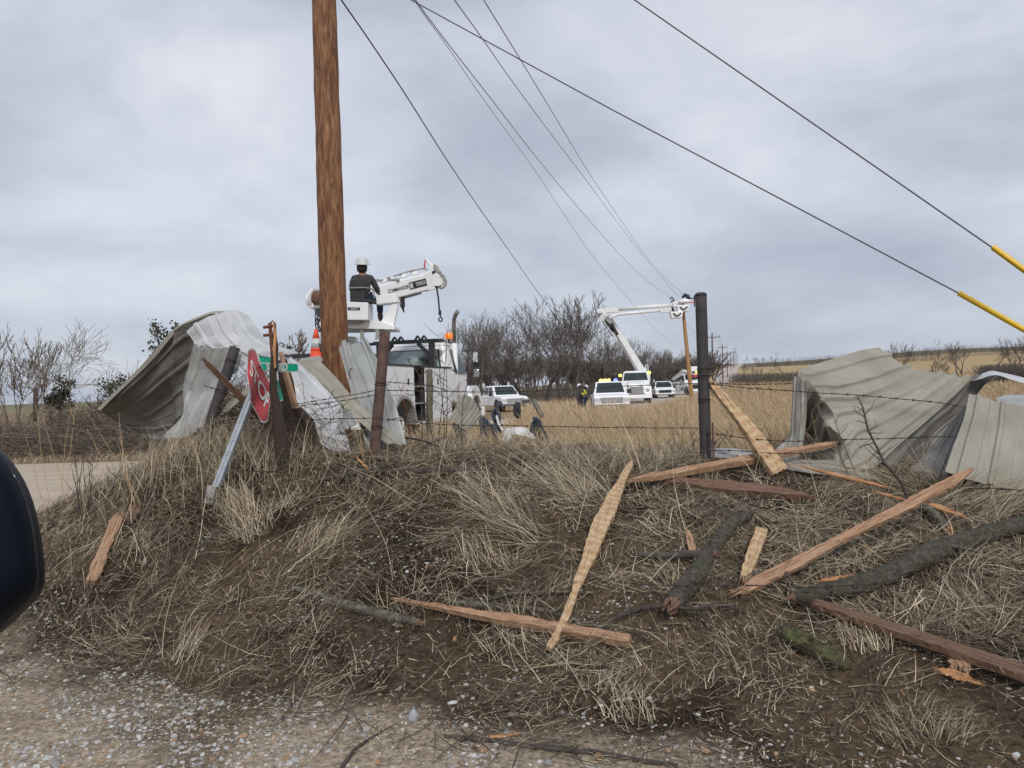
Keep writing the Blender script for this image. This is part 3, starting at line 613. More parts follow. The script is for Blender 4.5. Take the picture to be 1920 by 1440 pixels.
sheet('roofing_sheet', [[(498, 668, 8.25), (520, 662, 8.6), (545, 668, 8.95)],
                        [(516, 700, 8.3), (548, 692, 8.5), (580, 700, 8.85)],
                        [(532, 740, 8.3), (566, 735, 8.4), (612, 724, 8.75)],
                        [(552, 782, 8.2), (594, 776, 8.25), (645, 752, 8.6)],
                        [(575, 812, 8.1), (612, 802, 8.15), (664, 770, 8.5)],
                        [(600, 832, 8.0), (626, 824, 8.05), (642, 786, 8.4)],
                        [(618, 846, 7.9), (640, 848, 7.9), (655, 846, 8.0)]],
      'white sheet sliding down to the right under the green street name sign', [W_, OLD], ribs=3, crumple=0.016, nu=60, nv=90, seed=4, ribh=.016, smooth=.25, edge=.07)
sheet('roofing_sheet', [[(206, 800, 8.6), (240, 780, 8.5)], [(400, 775, 8.35), (375, 800, 8.2)], [(444, 742, 8.2), (430, 768, 8.1)], [(478, 716, 8.1), (470, 732, 8.05)]][1:],
      'thin beige strip of sheet under the arch behind the stop sign', [T, OLD], ribs=1, crumple=.006, nu=12, nv=30, seed=5, ribh=.0, minor=False)
sheet('roofing_sheet', [[(540, 692, 9.3), (562, 702, 9.1), (583, 706, 9.0)], [(566, 671, 9.4), (584, 676, 9.2), (588, 690, 9.0)], [(600, 667, 9.4), (606, 676, 9.2), (592, 684, 9.05)]],
      'small folded beige flap just left of the big wooden pole', [T, OLD], ribs=1, crumple=.012, nu=30, nv=26, seed=6, ribh=.0, minor=False, smooth=.3)
sheet('roofing_sheet', [[(598, 674, 9.1), (588, 684, 9.0), (580, 697, 8.9)], [(640, 718, 8.8), (626, 722, 8.7), (612, 724, 8.65)], [(668, 752, 8.5), (660, 762, 8.45), (648, 768, 8.4)], [(706, 788, 8.3), (702, 800, 8.25), (690, 806, 8.2)], [(752, 828, 8.1), (742, 832, 8.0), (728, 834, 8.0)]],
      'long narrow beige strip slanting down across the foot of the big pole', [T, OLD], ribs=1, crumple=.008, nu=14, nv=60, seed=7, ribh=.012, minor=False, smooth=.5)
sheet('roofing_sheet', [[(634, 650, 9.1), (646, 634, 9.05), (656, 645, 9.05), (676, 640, 9.0), (683, 630, 8.95), (692, 646, 8.95)],
                        [(642, 680, 9.0), (654, 672, 8.95), (668, 676, 8.9), (688, 668, 8.9), (698, 662, 8.85), (706, 668, 8.85)],
                        [(656, 725, 8.8), (672, 720, 8.75), (688, 716, 8.7), (705, 712, 8.7), (716, 708, 8.65), (724, 712, 8.65)],
                        [(668, 770, 8.6), (686, 766, 8.55), (704, 762, 8.5), (722, 756, 8.5), (734, 752, 8.45), (742, 758, 8.45)],
                        [(688, 840, 8.3), (704, 840, 8.3), (722, 838, 8.3), (738, 836, 8.3), (750, 834, 8.3), (762, 832, 8.3)]],
      'tall grey ribbed panel standing on end right of the big wooden pole', [GY, OLD], ribs=4, crumple=.010, nu=80, nv=80, seed=8, ribh=.018, smooth=.12, edge=.05)
sheet('roofing_sheet', [[(616, 792, 8.4), (636, 776, 8.4), (655, 763, 8.45)], [(624, 815, 8.1), (648, 806, 8.1), (672, 790, 8.1)]],
      'torn low scrap of grey sheet at the very foot of the big pole', [GY, OLD], ribs=5, crumple=.012, nu=40, nv=20, seed=9, ribh=.02, minor=False, edge=.05)
sheet('roofing_sheet', [[(868, 738, 11.6), (882, 745, 11.4), (896, 762, 11.3), (902, 782, 11.2)], [(862, 756, 11.5), (874, 760, 11.3), (890, 772, 11.2), (896, 788, 11.1)], [(842, 786, 11.3), (852, 792, 11.1), (868, 800, 11.0), (880, 803, 10.9)]],
      'curled ribbed scrap of sheet standing in the grass at the truck front wheel', [OLD, T], ribs=7, crumple=.012, nu=70, nv=30, seed=10, ribh=.02, minor=False, smooth=.6)
sheet('roofing_sheet', [[(855, 737, 11.8), (866, 742, 11.7)], [(858, 752, 11.6), (872, 758, 11.5)], [(846, 780, 11.4), (856, 790, 11.3)]],
      'narrow folded tongue of sheet beside the curled scrap at the truck wheel', [OLD, T], ribs=1, crumple=.01, nu=10, nv=20, seed=11, ribh=0, minor=False, smooth=.5)
# right hand group
sheet('roofing_sheet', [[(1650, 652, 9.3), (1697, 688, 8.9), (1735, 696, 8.65), (1768, 698, 8.4), (1800, 704, 8.2), (1828, 707, 8.0)],
                        [(1590, 666, 9.0), (1640, 706, 8.6), (1675, 722, 8.4), (1706, 735, 8.1), (1740, 752, 7.9), (1768, 765, 7.7)],
                        [(1518, 684, 8.6), (1560, 722, 8.2), (1592, 748, 8.0), (1620, 772, 7.8), (1660, 800, 7.5), (1700, 822, 7.3)],
                        [(1500, 694, 8.5), (1524, 722, 8.15), (1545, 750, 7.85), (1570, 782, 7.6), (1616, 822, 7.35), (1655, 862, 7.1)],
                        [(1492, 722, 8.4), (1508, 742, 8.15), (1528, 768, 8.15), (1556, 800, 7.55), (1600, 842, 7.25), (1640, 876, 7.05)],
                        [(1487, 775, 8.4), (1498, 790, 8.35), (1520, 808, 8.5), (1550, 832, 8.1), (1590, 862, 7.15), (1622, 886, 7.0)],
                        [(1486, 815, 8.4), (1498, 830, 8.4), (1512, 846, 8.5), (1540, 862, 8.0), (1575, 876, 7.1), (1600, 890, 6.95)]],
      'largest tan ribbed sheet, folded over like a collapsed roof right of the dark corner post', [T, DK], ribs=6, crumple=.022, nu=170, nv=150, seed=12, ribh=.040, smooth=.12)
sheet('roofing_sheet', [[(1488, 712, 8.35), (1500, 706, 8.25), (1516, 722, 8.0)], [(1483, 775, 8.15), (1494, 775, 7.95), (1512, 784, 7.85)], [(1480, 815, 7.95), (1492, 822, 7.75), (1506, 832, 7.6)], [(1466, 845, 7.75), (1484, 852, 7.6), (1496, 858, 7.45)], [(1436, 856, 7.7), (1456, 866, 7.5), (1470, 874, 7.3)]],
      'curled left end of the big tan sheet bending down to the ground', [OLD, W_], ribs=2, crumple=.012, nu=30, nv=60, seed=13, ribh=.014, smooth=.7)
sheet('roofing_sheet', [[(1489, 804, 8.5), (1487, 826, 8.4)], [(1476, 824, 8.5), (1480, 842, 8.3)], [(1448, 848, 8.3), (1462, 852, 8.1)]],
      'small pale blue-white flap of sheet peeking out left of the big tan sheet', [W_, W_], ribs=1, crumple=.004, nu=10, nv=24, seed=14, ribh=0, minor=False, smooth=.8)
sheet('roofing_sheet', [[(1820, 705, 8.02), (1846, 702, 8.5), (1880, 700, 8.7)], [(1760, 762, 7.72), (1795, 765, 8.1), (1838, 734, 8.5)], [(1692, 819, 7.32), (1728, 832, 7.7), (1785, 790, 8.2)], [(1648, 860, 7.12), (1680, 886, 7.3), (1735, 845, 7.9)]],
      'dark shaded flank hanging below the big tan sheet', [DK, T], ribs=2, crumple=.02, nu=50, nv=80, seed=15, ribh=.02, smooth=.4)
sheet('roofing_sheet', [[(1798, 718, 8.4), (1812, 717, 8.1)], [(1828, 707, 8.5), (1838, 710, 8.1)], [(1852, 697, 8.5), (1856, 704, 8.1)], [(1868, 696, 8.5), (1872, 704, 8.1)], [(1900, 703, 8.4), (1898, 713, 8.0)], [(1945, 715, 8.3), (1945, 724, 7.9)]],
      'thin bright white strip of sheet arched at the right edge', [W_, DK], ribs=1, crumple=.005, nu=12, nv=60, seed=16, ribh=0, minor=False, smooth=.7)
sheet('roofing_sheet', [[(1818, 740, 6.95), (1842, 744, 6.85), (1868, 754, 6.75), (1900, 757, 6.7), (1945, 770, 6.6)], [(1806, 790, 6.7), (1832, 795, 6.6), (1862, 802, 6.5), (1896, 808, 6.45), (1942, 815, 6.35)], [(1772, 884, 6.35), (1805, 895, 6.25), (1842, 906, 6.15), (1882, 914, 6.05), (1938, 922, 5.95)]],
      'flat grey ribbed panel leaning at the right edge, its lower edge on the straw', [T, DK], ribs=2.5, crumple=.010, nu=80, nv=70, seed=17, ribh=.022, smooth=.3, edge=.015)
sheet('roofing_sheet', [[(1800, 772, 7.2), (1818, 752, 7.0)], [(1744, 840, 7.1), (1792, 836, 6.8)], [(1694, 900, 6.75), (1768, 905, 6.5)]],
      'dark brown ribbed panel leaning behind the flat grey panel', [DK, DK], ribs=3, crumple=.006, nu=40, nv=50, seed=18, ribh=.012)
sheet('roofing_sheet', [[(1730, 800, 8.4), (1810, 795, 8.2)], [(1690, 850, 7.9), (1770, 850, 7.7)], [(1640, 893, 7.2), (1740, 900, 7.0)]],
      'light tan sheets lying flat between the big sheet and the dark panel', [T, OLD], ribs=5, crumple=.02, nu=50, nv=50, seed=19, ribh=.02, ribdir=0)
sheet('roofing_sheet', [[(1868, 746, 9.5), (1884, 741, 9.5), (1945, 740, 9.4)], [(1872, 756, 9.1), (1890, 754, 9.1), (1945, 756, 9.0)], [(1875, 770, 8.6), (1895, 770, 8.6), (1945, 772, 8.5)]],
      'farthest grey-green sheet lying in the gold grass at the right edge', [GY, DK], ribs=3, crumple=.01, nu=30, nv=30, seed=20, ribh=.02, ribdir=0)
sheet('roofing_sheet', [[(1330, 838, 7.6), (1334, 858, 7.2)], [(1380, 838, 7.7), (1384, 860, 7.2)], [(1420, 852, 7.6), (1424, 862, 7.2)], [(1470, 862, 7.5), (1470, 868, 7.2)]],
      'long grey gutter-like strip lying behind the foot of the pale leaning plank', [GY, DK], ribs=1, crumple=.01, nu=24, nv=40, seed=21, ribh=-.05, minor=False, smooth=.6)
sheet('roofing_sheet', [[(1450, 862, 7.5), (1555, 862, 7.3), (1640, 878, 7.1)], [(1425, 886, 7.0), (1540, 890, 6.8), (1650, 900, 6.6)]],
      'pale sheet lying flat on the ground under the big tan sheet', [T, OLD], ribs=3, crumple=.02, nu=50, nv=24, seed=22, ribh=.01, ribdir=0)

# ------------------------------------------------------------------ boards and splinters
def board(A, B, w_, th, m, label, prof=None, jag=(0.05, 0.05), face=None, name='wood_plank', cat='plank', group='splintered boards on the bank', wob=0.003, K=9, S=0, warp=0.0):
    A = Vector(A); B = Vector(B); X_ = B - A; L_ = X_.length; X_ = X_ / L_; S = S * 2 or max(8, int(L_ / .03)); sd0 = random.random() * 50; bev = random.uniform(-.35, .35)
    mid = (A + B) / 2
    n_ = Vector(face) if face is not None else (CAM - mid).normalized() + Vector((0, 0, .5))
    n_ = (n_ - X_ * n_.dot(X_)).normalized(); Y_ = n_.cross(X_)
    prof = prof or [(0, 1, 0), (1, 1, 0)]
    pt = [q[0] for q in prof]; pw = [q[1] for q in prof]; pc = [q[2] for q in prof]
    j0 = [random.uniform(0, jag[0]) for _ in range(K + 1)]; j1 = [random.uniform(0, jag[1]) for _ in range(K + 1)]
    vs = []; S1 = S + 1
    for side in (1, -1):
        for i in range(S1):
            t = i / S
            for k in range(K + 1):
                x = (j0[k]) * (1 - t) + (L_ - j1[k]) * t; tt = x / L_
                ww = np.interp(tt, pt, pw); cc = np.interp(tt, pt, pc)
                y = (k / K - .5) * w_ * ww + cc * w_
                q_ = float(vnoise(np.array([x * 3.0 + sd0]), np.array([k * 1.7 + side * 9]), 5)[0]) - .5; q2 = float(vnoise(np.array([x * 14 + sd0]), np.array([k * 2.3 + side]), 6)[0]) - .5
                z = side * th / 2 * (1 + bev * (k / K - .5) * side) * min(1, .35 + ww * .65) + warp * math.sin(tt * math.pi) + th * (.20 * q_ + .10 * q2) * (1 if side > 0 else .5)
                if k in (0, K): y += w_ * (.11 * (float(vnoise(np.array([x * 4 + sd0]), np.array([k * 5.0]), 7)[0]) - .5) + .10 * (float(vnoise(np.array([x * 23 + sd0]), np.array([k * 3.0]), 8)[0]) - .5))
                vs.append((x, y + (random.uniform(-wob, wob) if k in (0, K) else 0), z))
    n1 = S1 * (K + 1); f = []
    for i in range(S):
        for k in range(K):
            a = i * (K + 1) + k; f.append((a, a + K + 1, a + K + 2, a + 1)); f.append((a + n1, a + n1 + 1, a + n1 + K + 2, a + n1 + K + 1))
        a = i * (K + 1); f.append((a, a + n1, a + n1 + K + 1, a + K + 1)); a += K; f.append((a, a + K + 1, a + n1 + K + 1, a + n1))
    for k in range(K):
        a = k; f.append((a, a + 1, a + 1 + n1, a + n1)); a = S * (K + 1) + k; f.append((a, a + n1, a + 1 + n1, a + 1))
    for e_, jg in ((0, jag[0]), (1, jag[1])):
        if jg < .03: continue
        for _ in range(7):
            t = .03 if e_ == 0 else .97; ww = float(np.interp(t, pt, pw)) * w_; cc = float(np.interp(t, pt, pc)) * w_
            y0_ = cc + random.uniform(-.45, .45) * ww; z0_ = random.uniform(-.35, .35) * th * min(1, .35 + ww / w_ * .65) + warp * math.sin(t * math.pi); x0_ = L_ * t; sg = -1 if e_ == 0 else 1; ln = jg * random.uniform(.5, 1.5); b0 = random.uniform(.08, .2) * max(ww, .02); o0 = len(vs)
            vs += [(x0_ - sg * jg * .8, y0_ - b0, z0_), (x0_ - sg * jg * .8, y0_ + b0, z0_), (x0_ - sg * jg * .8, y0_, z0_ + b0 * .8), (x0_ + sg * ln, y0_ + random.uniform(-.5, .5) * b0, z0_ + random.uniform(-1, 1) * b0)]
            f += [(o0, o0 + 1, o0 + 2), (o0, o0 + 3, o0 + 1), (o0 + 1, o0 + 3, o0 + 2), (o0 + 2, o0 + 3, o0)]
    me = bpy.data.meshes.new(name); me.from_pydata(vs, [], f); me.materials.append(M[m] if isinstance(m, str) else m); me.update()
    o = bpy.data.objects.new(name, me); C.objects.link(o)
    Mx = Matrix((X_, Y_, n_)).transposed().to_4x4(); Mx.translation = A; o.matrix_world = Mx; PM[o.name] = Mx
    return tag(o, label, cat, group)
# bands across the pale split pieces are shade of ridges painted into the colour
def banded():
    m = wood('pale_wood_chatter_shade', (0.60, 0.41, 0.23), (0.74, 0.56, 0.36), (0.32, 0.17, 0.07)); t = m.node_tree
    b = t.nodes['Principled BSDF']; src = b.inputs['Base Color'].links[0].from_socket
    tcn = N(t, 'ShaderNodeTexCoord'); wv = N(t, 'ShaderNodeTexWave', wave_type='BANDS', bands_direction='X', inp={'Scale': 3.4, 'Distortion': 5.0, 'Detail': 3.0, 'Detail Scale': 2.2}); t.links.new(tcn.outputs['Object'], wv.inputs[0])
    r = ramp(t, [(0.25, (1, 1, 1)), (0.8, (0.62, 0.44, 0.30))]); t.links.new(wv.outputs[0], r.inputs[0])
    mm = N(t, 'ShaderNodeMix', data_type='RGBA', blend_type='MULTIPLY', inp={0: 0.42}); t.links.new(src, mm.inputs[6]); t.links.new(r.outputs[0], mm.inputs[7]); t.links.new(mm.outputs[2], b.inputs['Base Color'])
    return m
M['wood_band'] = banded()
board(G(1188, 892, .14), G(1030, 1240, .06), .118, .045, 'wood_band', 'longest pale yellow split board in the middle, crossing a pinkish board at its lower end',
      [(0, .12, -.05), (.06, .42, 0), (.22, .62, 0), (.34, .95, .0), (.46, 1.08, .02), (.56, 1.0, .0), (.74, .62, .1), (.80, .38, .14), (.9, .42, .1), (1, .30, .0)], (.02, .03), warp=.10)
board(G(1178, 943, .17), G(1590, 876, .25), .085, .06, 'wood_pink', 'reddish board rising right, in front of the foot of the pale leaning plank', [(0, .35, .2), (.12, .8, .1), (.5, 1, 0), (.85, .8, 0), (1, .35, 0)], (.12, .06), face=(0, -.6, 1))
board(G(1150, 915, .10), G(1530, 956, .11), .105, .06, 'wood_brown', 'thick brown board lying under the long reddish board', [(0, .2, .1), (.2, .45, .1), (.35, .8, .1), (.6, 1, 0), (.85, .8, 0), (1, .15, -.2)], (.04, .12), face=(0, -.7, 1))
e = P(1830, 881, 5.35)
board(G(1385, 1126, .05), e, .078, .04, 'wood_pink', 'longest reddish board at right, running up to the leaning ribbed panel', [(0, .5, .0), (.08, 1.1, 0), (.3, 1.0, 0), (.34, .86, 0), (.9, .9, 0), (.93, .7, .1), (1, .35, .2)], (.10, .08), face=(-.2, -.8, .8))
board(G(730, 1137, .05), G(1182, 1226, .07), .065, .05, 'wood_pink', 'pinkish board lying low on the bank under the lower end of the pale split board', [(0, .15, .0), (.2, .5, 0), (.4, .8, -.1), (.62, 1.1, 0), (1, 1, 0)], (.05, .0), face=(0, -.6, 1))
gw = wood('grooved_cedar_plank', (0.20, 0.115, 0.072), (0.31, 0.19, 0.125), (0.12, 0.06, 0.04)); t_ = gw.node_tree
tcn = N(t_, 'ShaderNodeTexCoord'); wv = N(t_, 'ShaderNodeTexWave', wave_type='BANDS', bands_direction='Y', inp={'Scale': 32.0, 'Distortion': 0.6, 'Detail': 2.0, 'Detail Scale': 3.0}); t_.links.new(tcn.outputs['Object'], wv.inputs[0])
bp = N(t_, 'ShaderNodeBump', inp={'Strength': 0.9, 'Distance': 0.01}); t_.links.new(wv.outputs[0], bp.inputs['Height']); t_.links.new(bp.outputs[0], t_.nodes['Principled BSDF'].inputs['Normal'])
board(G(1518, 1155, .08), G(1990, 1318, .09), .085, .05, gw, 'brown plank with fine grooves along it, running out of the lower right of the picture', [(0, .25, .1), (.05, .7, .05), (.2, .9, 0), (1, 1, 0)], (.06, 0), face=(0, -.55, 1))
board(G(1429, 1020, .09), G(1394, 1108, .07), .09, .05, 'wood_band', 'short pale block of split wood between the logs', [(0, 1, 0), (.55, .9, 0), (1, .55, 0)], (.01, .06), S=10)
board(G(222, 984, .10), G(172, 1112, .07), .10, .06, 'wood_pink', 'short broken board at left near the dark car mirror, split open at its top', [(0, .5, .2), (.15, .9, .1), (.5, .85, 0), (.8, 1.0, 0), (1, .8, 0)], (.06, .02), S=12)
board(G(258, 962, .05), G(236, 992, .04), .10, .03, 'wood_brown', 'small flat brown chip of board beside the broken board at left', None, (.03, .02), S=6)
board(P(378, 671, 6.9), G(552, 852, .04), .055, .035, 'wood_brown', 'thin brown strip of wood leaning across the sign post', [(0, .2, 0), (.06, .7, 0), (.2, .9, 0), (.6, 1.35, 0), (.85, 1.1, 0), (1, .3, 0)], (.02, .15), face=(0, -1, .2))
board(P(1328, 700, 7.35), G(1462, 893, .02), .16, .07, 'wood_band', 'pale yellow split plank leaning against the dark upright corner post', [(0, .12, -.3), (.1, .32, -.2), (.3, .55, -.1), (.5, .8, 0), (.75, 1, 0), (1, 1.05, 0)], (.05, .02), face=(.2, -1, .3))
board(G(1500, 905, .14), G(1668, 943, .12), .035, .02, 'wood_orange', 'thin orange splinter in the straw left of the small thorny sapling foot', [(0, .2, 0), (.3, .8, 0), (.7, 1, 0), (1, .4, 0)], (.1, .06), face=(0, -.8, .8))
board(G(1738, 960, .06), G(1812, 980, .04), .05, .02, 'wood_orange', 'short orange splinter just above the lichen covered stick', [(0, .4, 0), (.3, 1, 0), (1, .4, 0)], (.05, .06), face=(0, -.7, .8), S=8)
board(G(1632, 932, .05), G(1700, 952, .05), .035, .02, 'wood_orange', 'little orange sliver between the two other orange splinters', [(0, .3, 0), (.5, 1, 0), (1, .2, 0)], (.03, .06), face=(0, -.7, .8), S=8)
board(G(1300, 1052, .02), G(1292, 1018, .10), .05, .02, 'wood_pink', 'small splinter standing up behind the short dark branch', [(0, 1, 0), (.7, .8, .1), (1, .2, .2)], (.0, .05), S=6)
board(G(900, 858, .05), G(1112, 840, .04), .05, .04, 'wood_brown', 'thin brown strip along the crest of the bank in the gold grass', [(0, .4, 0), (.5, 1, 0), (1, .6, 0)], (.1, .06), face=(0, -.7, .8))
board(G(668, 872, .08), G(692, 888, .03), .03, .015, 'wood_orange', 'tiny orange sliver on the crest left of the mossy stick', [(0, .3, 0), (1, 1, 0)], (.01, .01), S=5)
board(G(1790, 1242, .05), G(1800, 1276, .03), .10, .03, 'wood_pink', 'torn wad of wood fibre under the grooved plank', [(0, .5, 0), (.5, 1, .1), (1, .8, 0)], (.02, .06), S=8, wob=.012)
board(G(1755, 1262, .02), G(1830, 1290, .03), .05, .015, 'wood_orange', 'loose orange strip of wood below the grooved plank', [(0, .3, 0), (.5, 1, .1), (1, .5, 0)], (.03, .06), S=8, wob=.006)
board(G(915, 1392, .02), G(975, 1384, .02), .012, .008, 'wood_orange', 'small orange sliver beside the long dark stick at the bottom', None, (.02, .02), S=5)
board(G(1540, 1118, .10), G(1612, 1110, .10), .03, .012, 'wood_orange', 'peeled orange strip resting on the mossy log', [(0, .5, 0), (.5, 1, .3), (1, .5, 0)], (.03, .02), S=8, warp=-.015)

# ------------------------------------------------------------------ logs and branches
def log(pix, rad, m, label, ends=(True, True), wob=.10, n=14, name='fallen_branch', cat='branch', group='branches lying on the bank', sink=.6, endm='wood_brown', twigs=()):
    pts = []
    for q in pix:
        px, py = q[:2]; lift = q[2] if len(q) > 2 else None
        g = G(px, py); pts.append(g)
    rad = list(np.interp(np.linspace(0, 1, len(pts)), np.linspace(0, 1, len(rad)), rad))
    for i, q in enumerate(pix):
        ex = q[2] if len(q) > 2 else 0
        pts[i] = pts[i] + Vector((0, 0, rad[i] * sink + ex))
    out = []; rr = []
    k = max(3, int(sum((pts[i + 1] - pts[i]).length for i in range(len(pts) - 1)) / 0.05 / (len(pts) - 1)))
    for i in range(len(pts) - 1):
        p0 = pts[max(i - 1, 0)]; p1 = pts[i]; p2 = pts[i + 1]; p3 = pts[min(i + 2, len(pts) - 1)]
        for j in range(k):
            t = j / k; out.append(0.5 * ((2 * p1) + (p2 - p0) * t + (2 * p0 - 5 * p1 + 4 * p2 - p3) * t * t + (3 * p1 - p0 - 3 * p2 + p3) * t ** 3)); rr.append(rad[i] * (1 - t) + rad[i + 1] * t)
    out.append(pts[-1]); rr.append(rad[-1])
    rr = [r_ * (1 + .16 * (float(vnoise(np.array([i * .35]), np.array([r_ * 91]), 3)[0]) - .5)) for i, r_ in enumerate(rr)]
    mb = MB()
    if name == 'mossy_log':
        o2 = []; r2 = []
        for i in range(len(out) - 1):
            for j in range(3): o2.append(out[i].lerp(out[i + 1], j / 3)); r2.append(rr[i] * (1 - j / 3) + rr[i + 1] * j / 3)
        o2.append(out[-1]); r2.append(rr[-1]); nn_ = 56; mb.tube(o2, r2, nn_); V_ = np.array(mb.v); ix = np.arange(len(V_)); ai = ix // nn_; an = (ix % nn_) / nn_
        ax = np.array([tuple(p) for p in o2])[np.minimum(ai, len(o2) - 1)]; ce = np.minimum(an, 1 - an) * 2
        ridge = 1 - np.abs(fbm(an * 0 + ce * 16 + 3, ai * .16, 3, 701) - .5) * 4; dsp = 1 + .10 * ridge + .16 * (fbm(ce * 4, ai * .07, 2, 711) - .5) + .10 * (fbm(ce * 30, ai * .5, 2, 721) - .5)
        V_ = ax + (V_ - ax) * dsp[:, None]; mb.v = [tuple(v) for v in V_]
    else: mb.tube(out, rr, n, wob=wob)
    for tw in twigs: mb.tube([G(*q) for q in tw[0]], tw[1], 5)
    if name == 'mossy_log':
        for _ in range(5):
            i_ = random.randint(3, len(out) - 4); v_ = Vector((random.uniform(-1, 1), random.uniform(-1, .2), random.uniform(.1, 1))).normalized(); c_ = out[i_] + v_ * rr[i_] * .6
            mb.tube([c_, c_ + v_ * rr[i_] * .6, c_ + v_ * rr[i_] * random.uniform(.7, 1.5)], [rr[i_] * .45, rr[i_] * .26, rr[i_] * .16], 9, wob=.15)
    jag_needed = [i for i in (0, 1) if ends[i]]
    if not jag_needed:
        o = mb.build(name, M[m], smooth=True, loc=tuple(out[0])); return tag(o, label, cat, group)
    a = thing(name, label, cat, tuple(out[0]), group=group)
    mb.build('bark', M[m], a, smooth=True, W=True)
    for i in jag_needed:
        p = out[0] if i == 0 else out[-1]; q = out[2] if i == 0 else out[-3]; r_ = rr[0] if i == 0 else rr[-1]; d = (p - q).normalized()
        e_ = MB(); s1 = d.orthogonal().normalized(); s2 = d.cross(s1)
        for j in range(9):
            an = j / 9 * 6.283; rad_ = r_ * .62 if j else 0; c = p - d * r_ * .6 + (s1 * math.cos(an) + s2 * math.sin(an)) * rad_
            L_ = r_ * random.uniform(1.2, 3.0)
            e_.tube([c, c + d * L_ * .6, c + d * L_ + Vector((random.uniform(-1, 1), random.uniform(-1, 1), random.uniform(-.5, .5))) * r_ * .3], [r_ * .42, r_ * .34, r_ * .06], 5, wob=.2)
        e_.build('broken_end', M[endm], a, W=True)
    return a
log([(1975, 985, .05), (1925, 1003, .05), (1860, 1022, .05), (1790, 1046, .05), (1730, 1072, .05), (1660, 1105, .04), (1600, 1125, .05), (1530, 1142, .06), (1492, 1148, .06)], [.050, .052, .054, .060, .068, .064, .058, .05, .036], 'bark', 'largest mossy log, lying across the right side of the bank', (False, True), name='mossy_log', cat='log', group='mossy logs on the bank', n=20)
log([(1408, 975, .03), (1375, 996, .03), (1340, 1040, .03), (1310, 1095, .04), (1278, 1138, .05), (1262, 1158, .05)], [.032, .044, .050, .058, .062, .056], 'bark', 'mossy log with a torn open lower end, in the middle of the bank', (False, True), name='mossy_log', cat='log', group='mossy logs on the bank', n=20)
log([(1465, 1196, .0), (1500, 1215, .0), (1545, 1238, .0), (1590, 1258)], [.045, .06, .05, .03], 'bark_moss', 'short bright green mossy chunk of log at lower right', (False, False), name='mossy_log', cat='log', group='mossy logs on the bank', n=14, wob=.16)
log([(1190, 1050, .02), (1240, 1058, .04), (1290, 1060, .06), (1340, 1062, .07)], [.018, .024, .026, .022], 'bark_dark', 'dark broken branch lying over the torn mossy log', (False, True), n=10)
log([(1715, 958, .05), (1745, 975, .04), (1780, 1000)], [.025, .034, .034], 'bark_lichen', 'stubby stick covered in pale lichen, broken yellow at its end', (False, True), n=10, endm='wood_orange')
log([(1125, 1185), (1165, 1166, .03), (1230, 1158, .05), (1300, 1162, .06), (1350, 1152, .05), (1400, 1156, .02)], [.010, .014, .013, .011, .009, .006], 'bark_dark', 'curved dark vine below the torn end of the mossy log', (False, False), n=8)
log([(548, 1108), (600, 1122), (660, 1146), (720, 1160), (782, 1172)], [.018, .028, .034, .034, .026], 'bark_lichen', 'grey green branch on the lower left of the bank, broken orange at its right end', (False, True), n=12)
log([(838, 1132), (880, 1136), (950, 1142), (1020, 1148), (1080, 1166), (1140, 1182)], [.022, .022, .018, .015, .012, .008], 'bark_lichen', 'forked mossy branch behind the lower end of the pale split board', (True, False), n=10, twigs=[([(905, 1136, .03), (960, 1124, .04), (1040, 1122, .04), (1118, 1118, .02)], .011)])
log([(834, 1384), (900, 1392), (1000, 1403), (1110, 1415), (1190, 1428), (1270, 1440)], [.010, .015, .014, .014, .012, .010], 'bark_dark', 'long dark stick on the gravel at the bottom of the picture', (False, False), n=10)
log([(640, 1445), (665, 1410), (700, 1385), (745, 1358)], [.010, .009, .008, .005], 'bark_dark', 'thin curved twig on the gravel left of the long dark stick', (False, False), n=7)
log([(588, 905), (640, 898, .02), (700, 893, .03), (770, 893, .03), (830, 890, .02), (905, 884)], [.014, .022, .022, .022, .028, .020], 'bark_dark', 'brown stick on the upper bank, left of the green mossy stick', (True, False), n=9, endm='wood_orange')
log([(790, 900), (840, 890, .01), (895, 880)], [.026, .035, .02], 'bark_moss', 'green mossy stick on the upper bank', (False, False), n=10)
log([(948, 872), (990, 862, .01), (1030, 856, .01)], [.028, .030, .018], 'bark', 'dark mossy stick on the crest at the left of the thin brown strip', (False, False), n=10)
log([(770, 868), (800, 845, .05), (840, 832, .08), (872, 829, .1)], [.012, .014, .012, .008], 'bark_lichen', 'pale bent twig rising from the crest in front of the grass', (False, False), n=7, twigs=[([(840, 834, .07), (860, 848, .04), (885, 862, .02)], .008)])
log([(605, 800, .1), (650, 815, .12), (700, 826, .12), (760, 838, .1), (820, 846, .05)], [.022, .020, .016, .012, .008], 'bark_dark', 'dark bare branch across the foot of the rusted post', (False, False), n=8, twigs=[([(560, 778, .45), (600, 790, .3), (640, 806, .2)], .008), ([(600, 838, .02), (660, 840, .05), (740, 852, .03)], .007)])
log([(560, 846, .02), (640, 842, .05), (700, 846, .03)], [.008, .008, .004], 'bark_dark', 'thin black twig by the tail of the white sheet', (False, False), n=6)
log([(1572, 1052, .03), (1586, 1030, .05), (1604, 1022, .04)], [.016, .013, .011], 'bark_lichen', 'stubby grey twig right of the pale block of split wood', (False, False), n=8)
log([(1612, 1030, .03), (1636, 1046, .04), (1664, 1062, .02)], [.008, .008, .005], 'wood_pale', 'pale peeled twig beside the stubby grey twig', (False, False), n=6)
log([(1755, 1048, .10), (1810, 1053, .08), (1880, 1058, .04)], [.012, .011, .008], 'bark_lichen', 'thin side branch sticking out to the right of the largest log', (False, False), n=7)
log([(440, 1010), (490, 985, .03)], [.014, .020], 'bark_dark', 'short brown stub in the straw left of the bare mud', (False, True), n=8, endm='wood_brown')
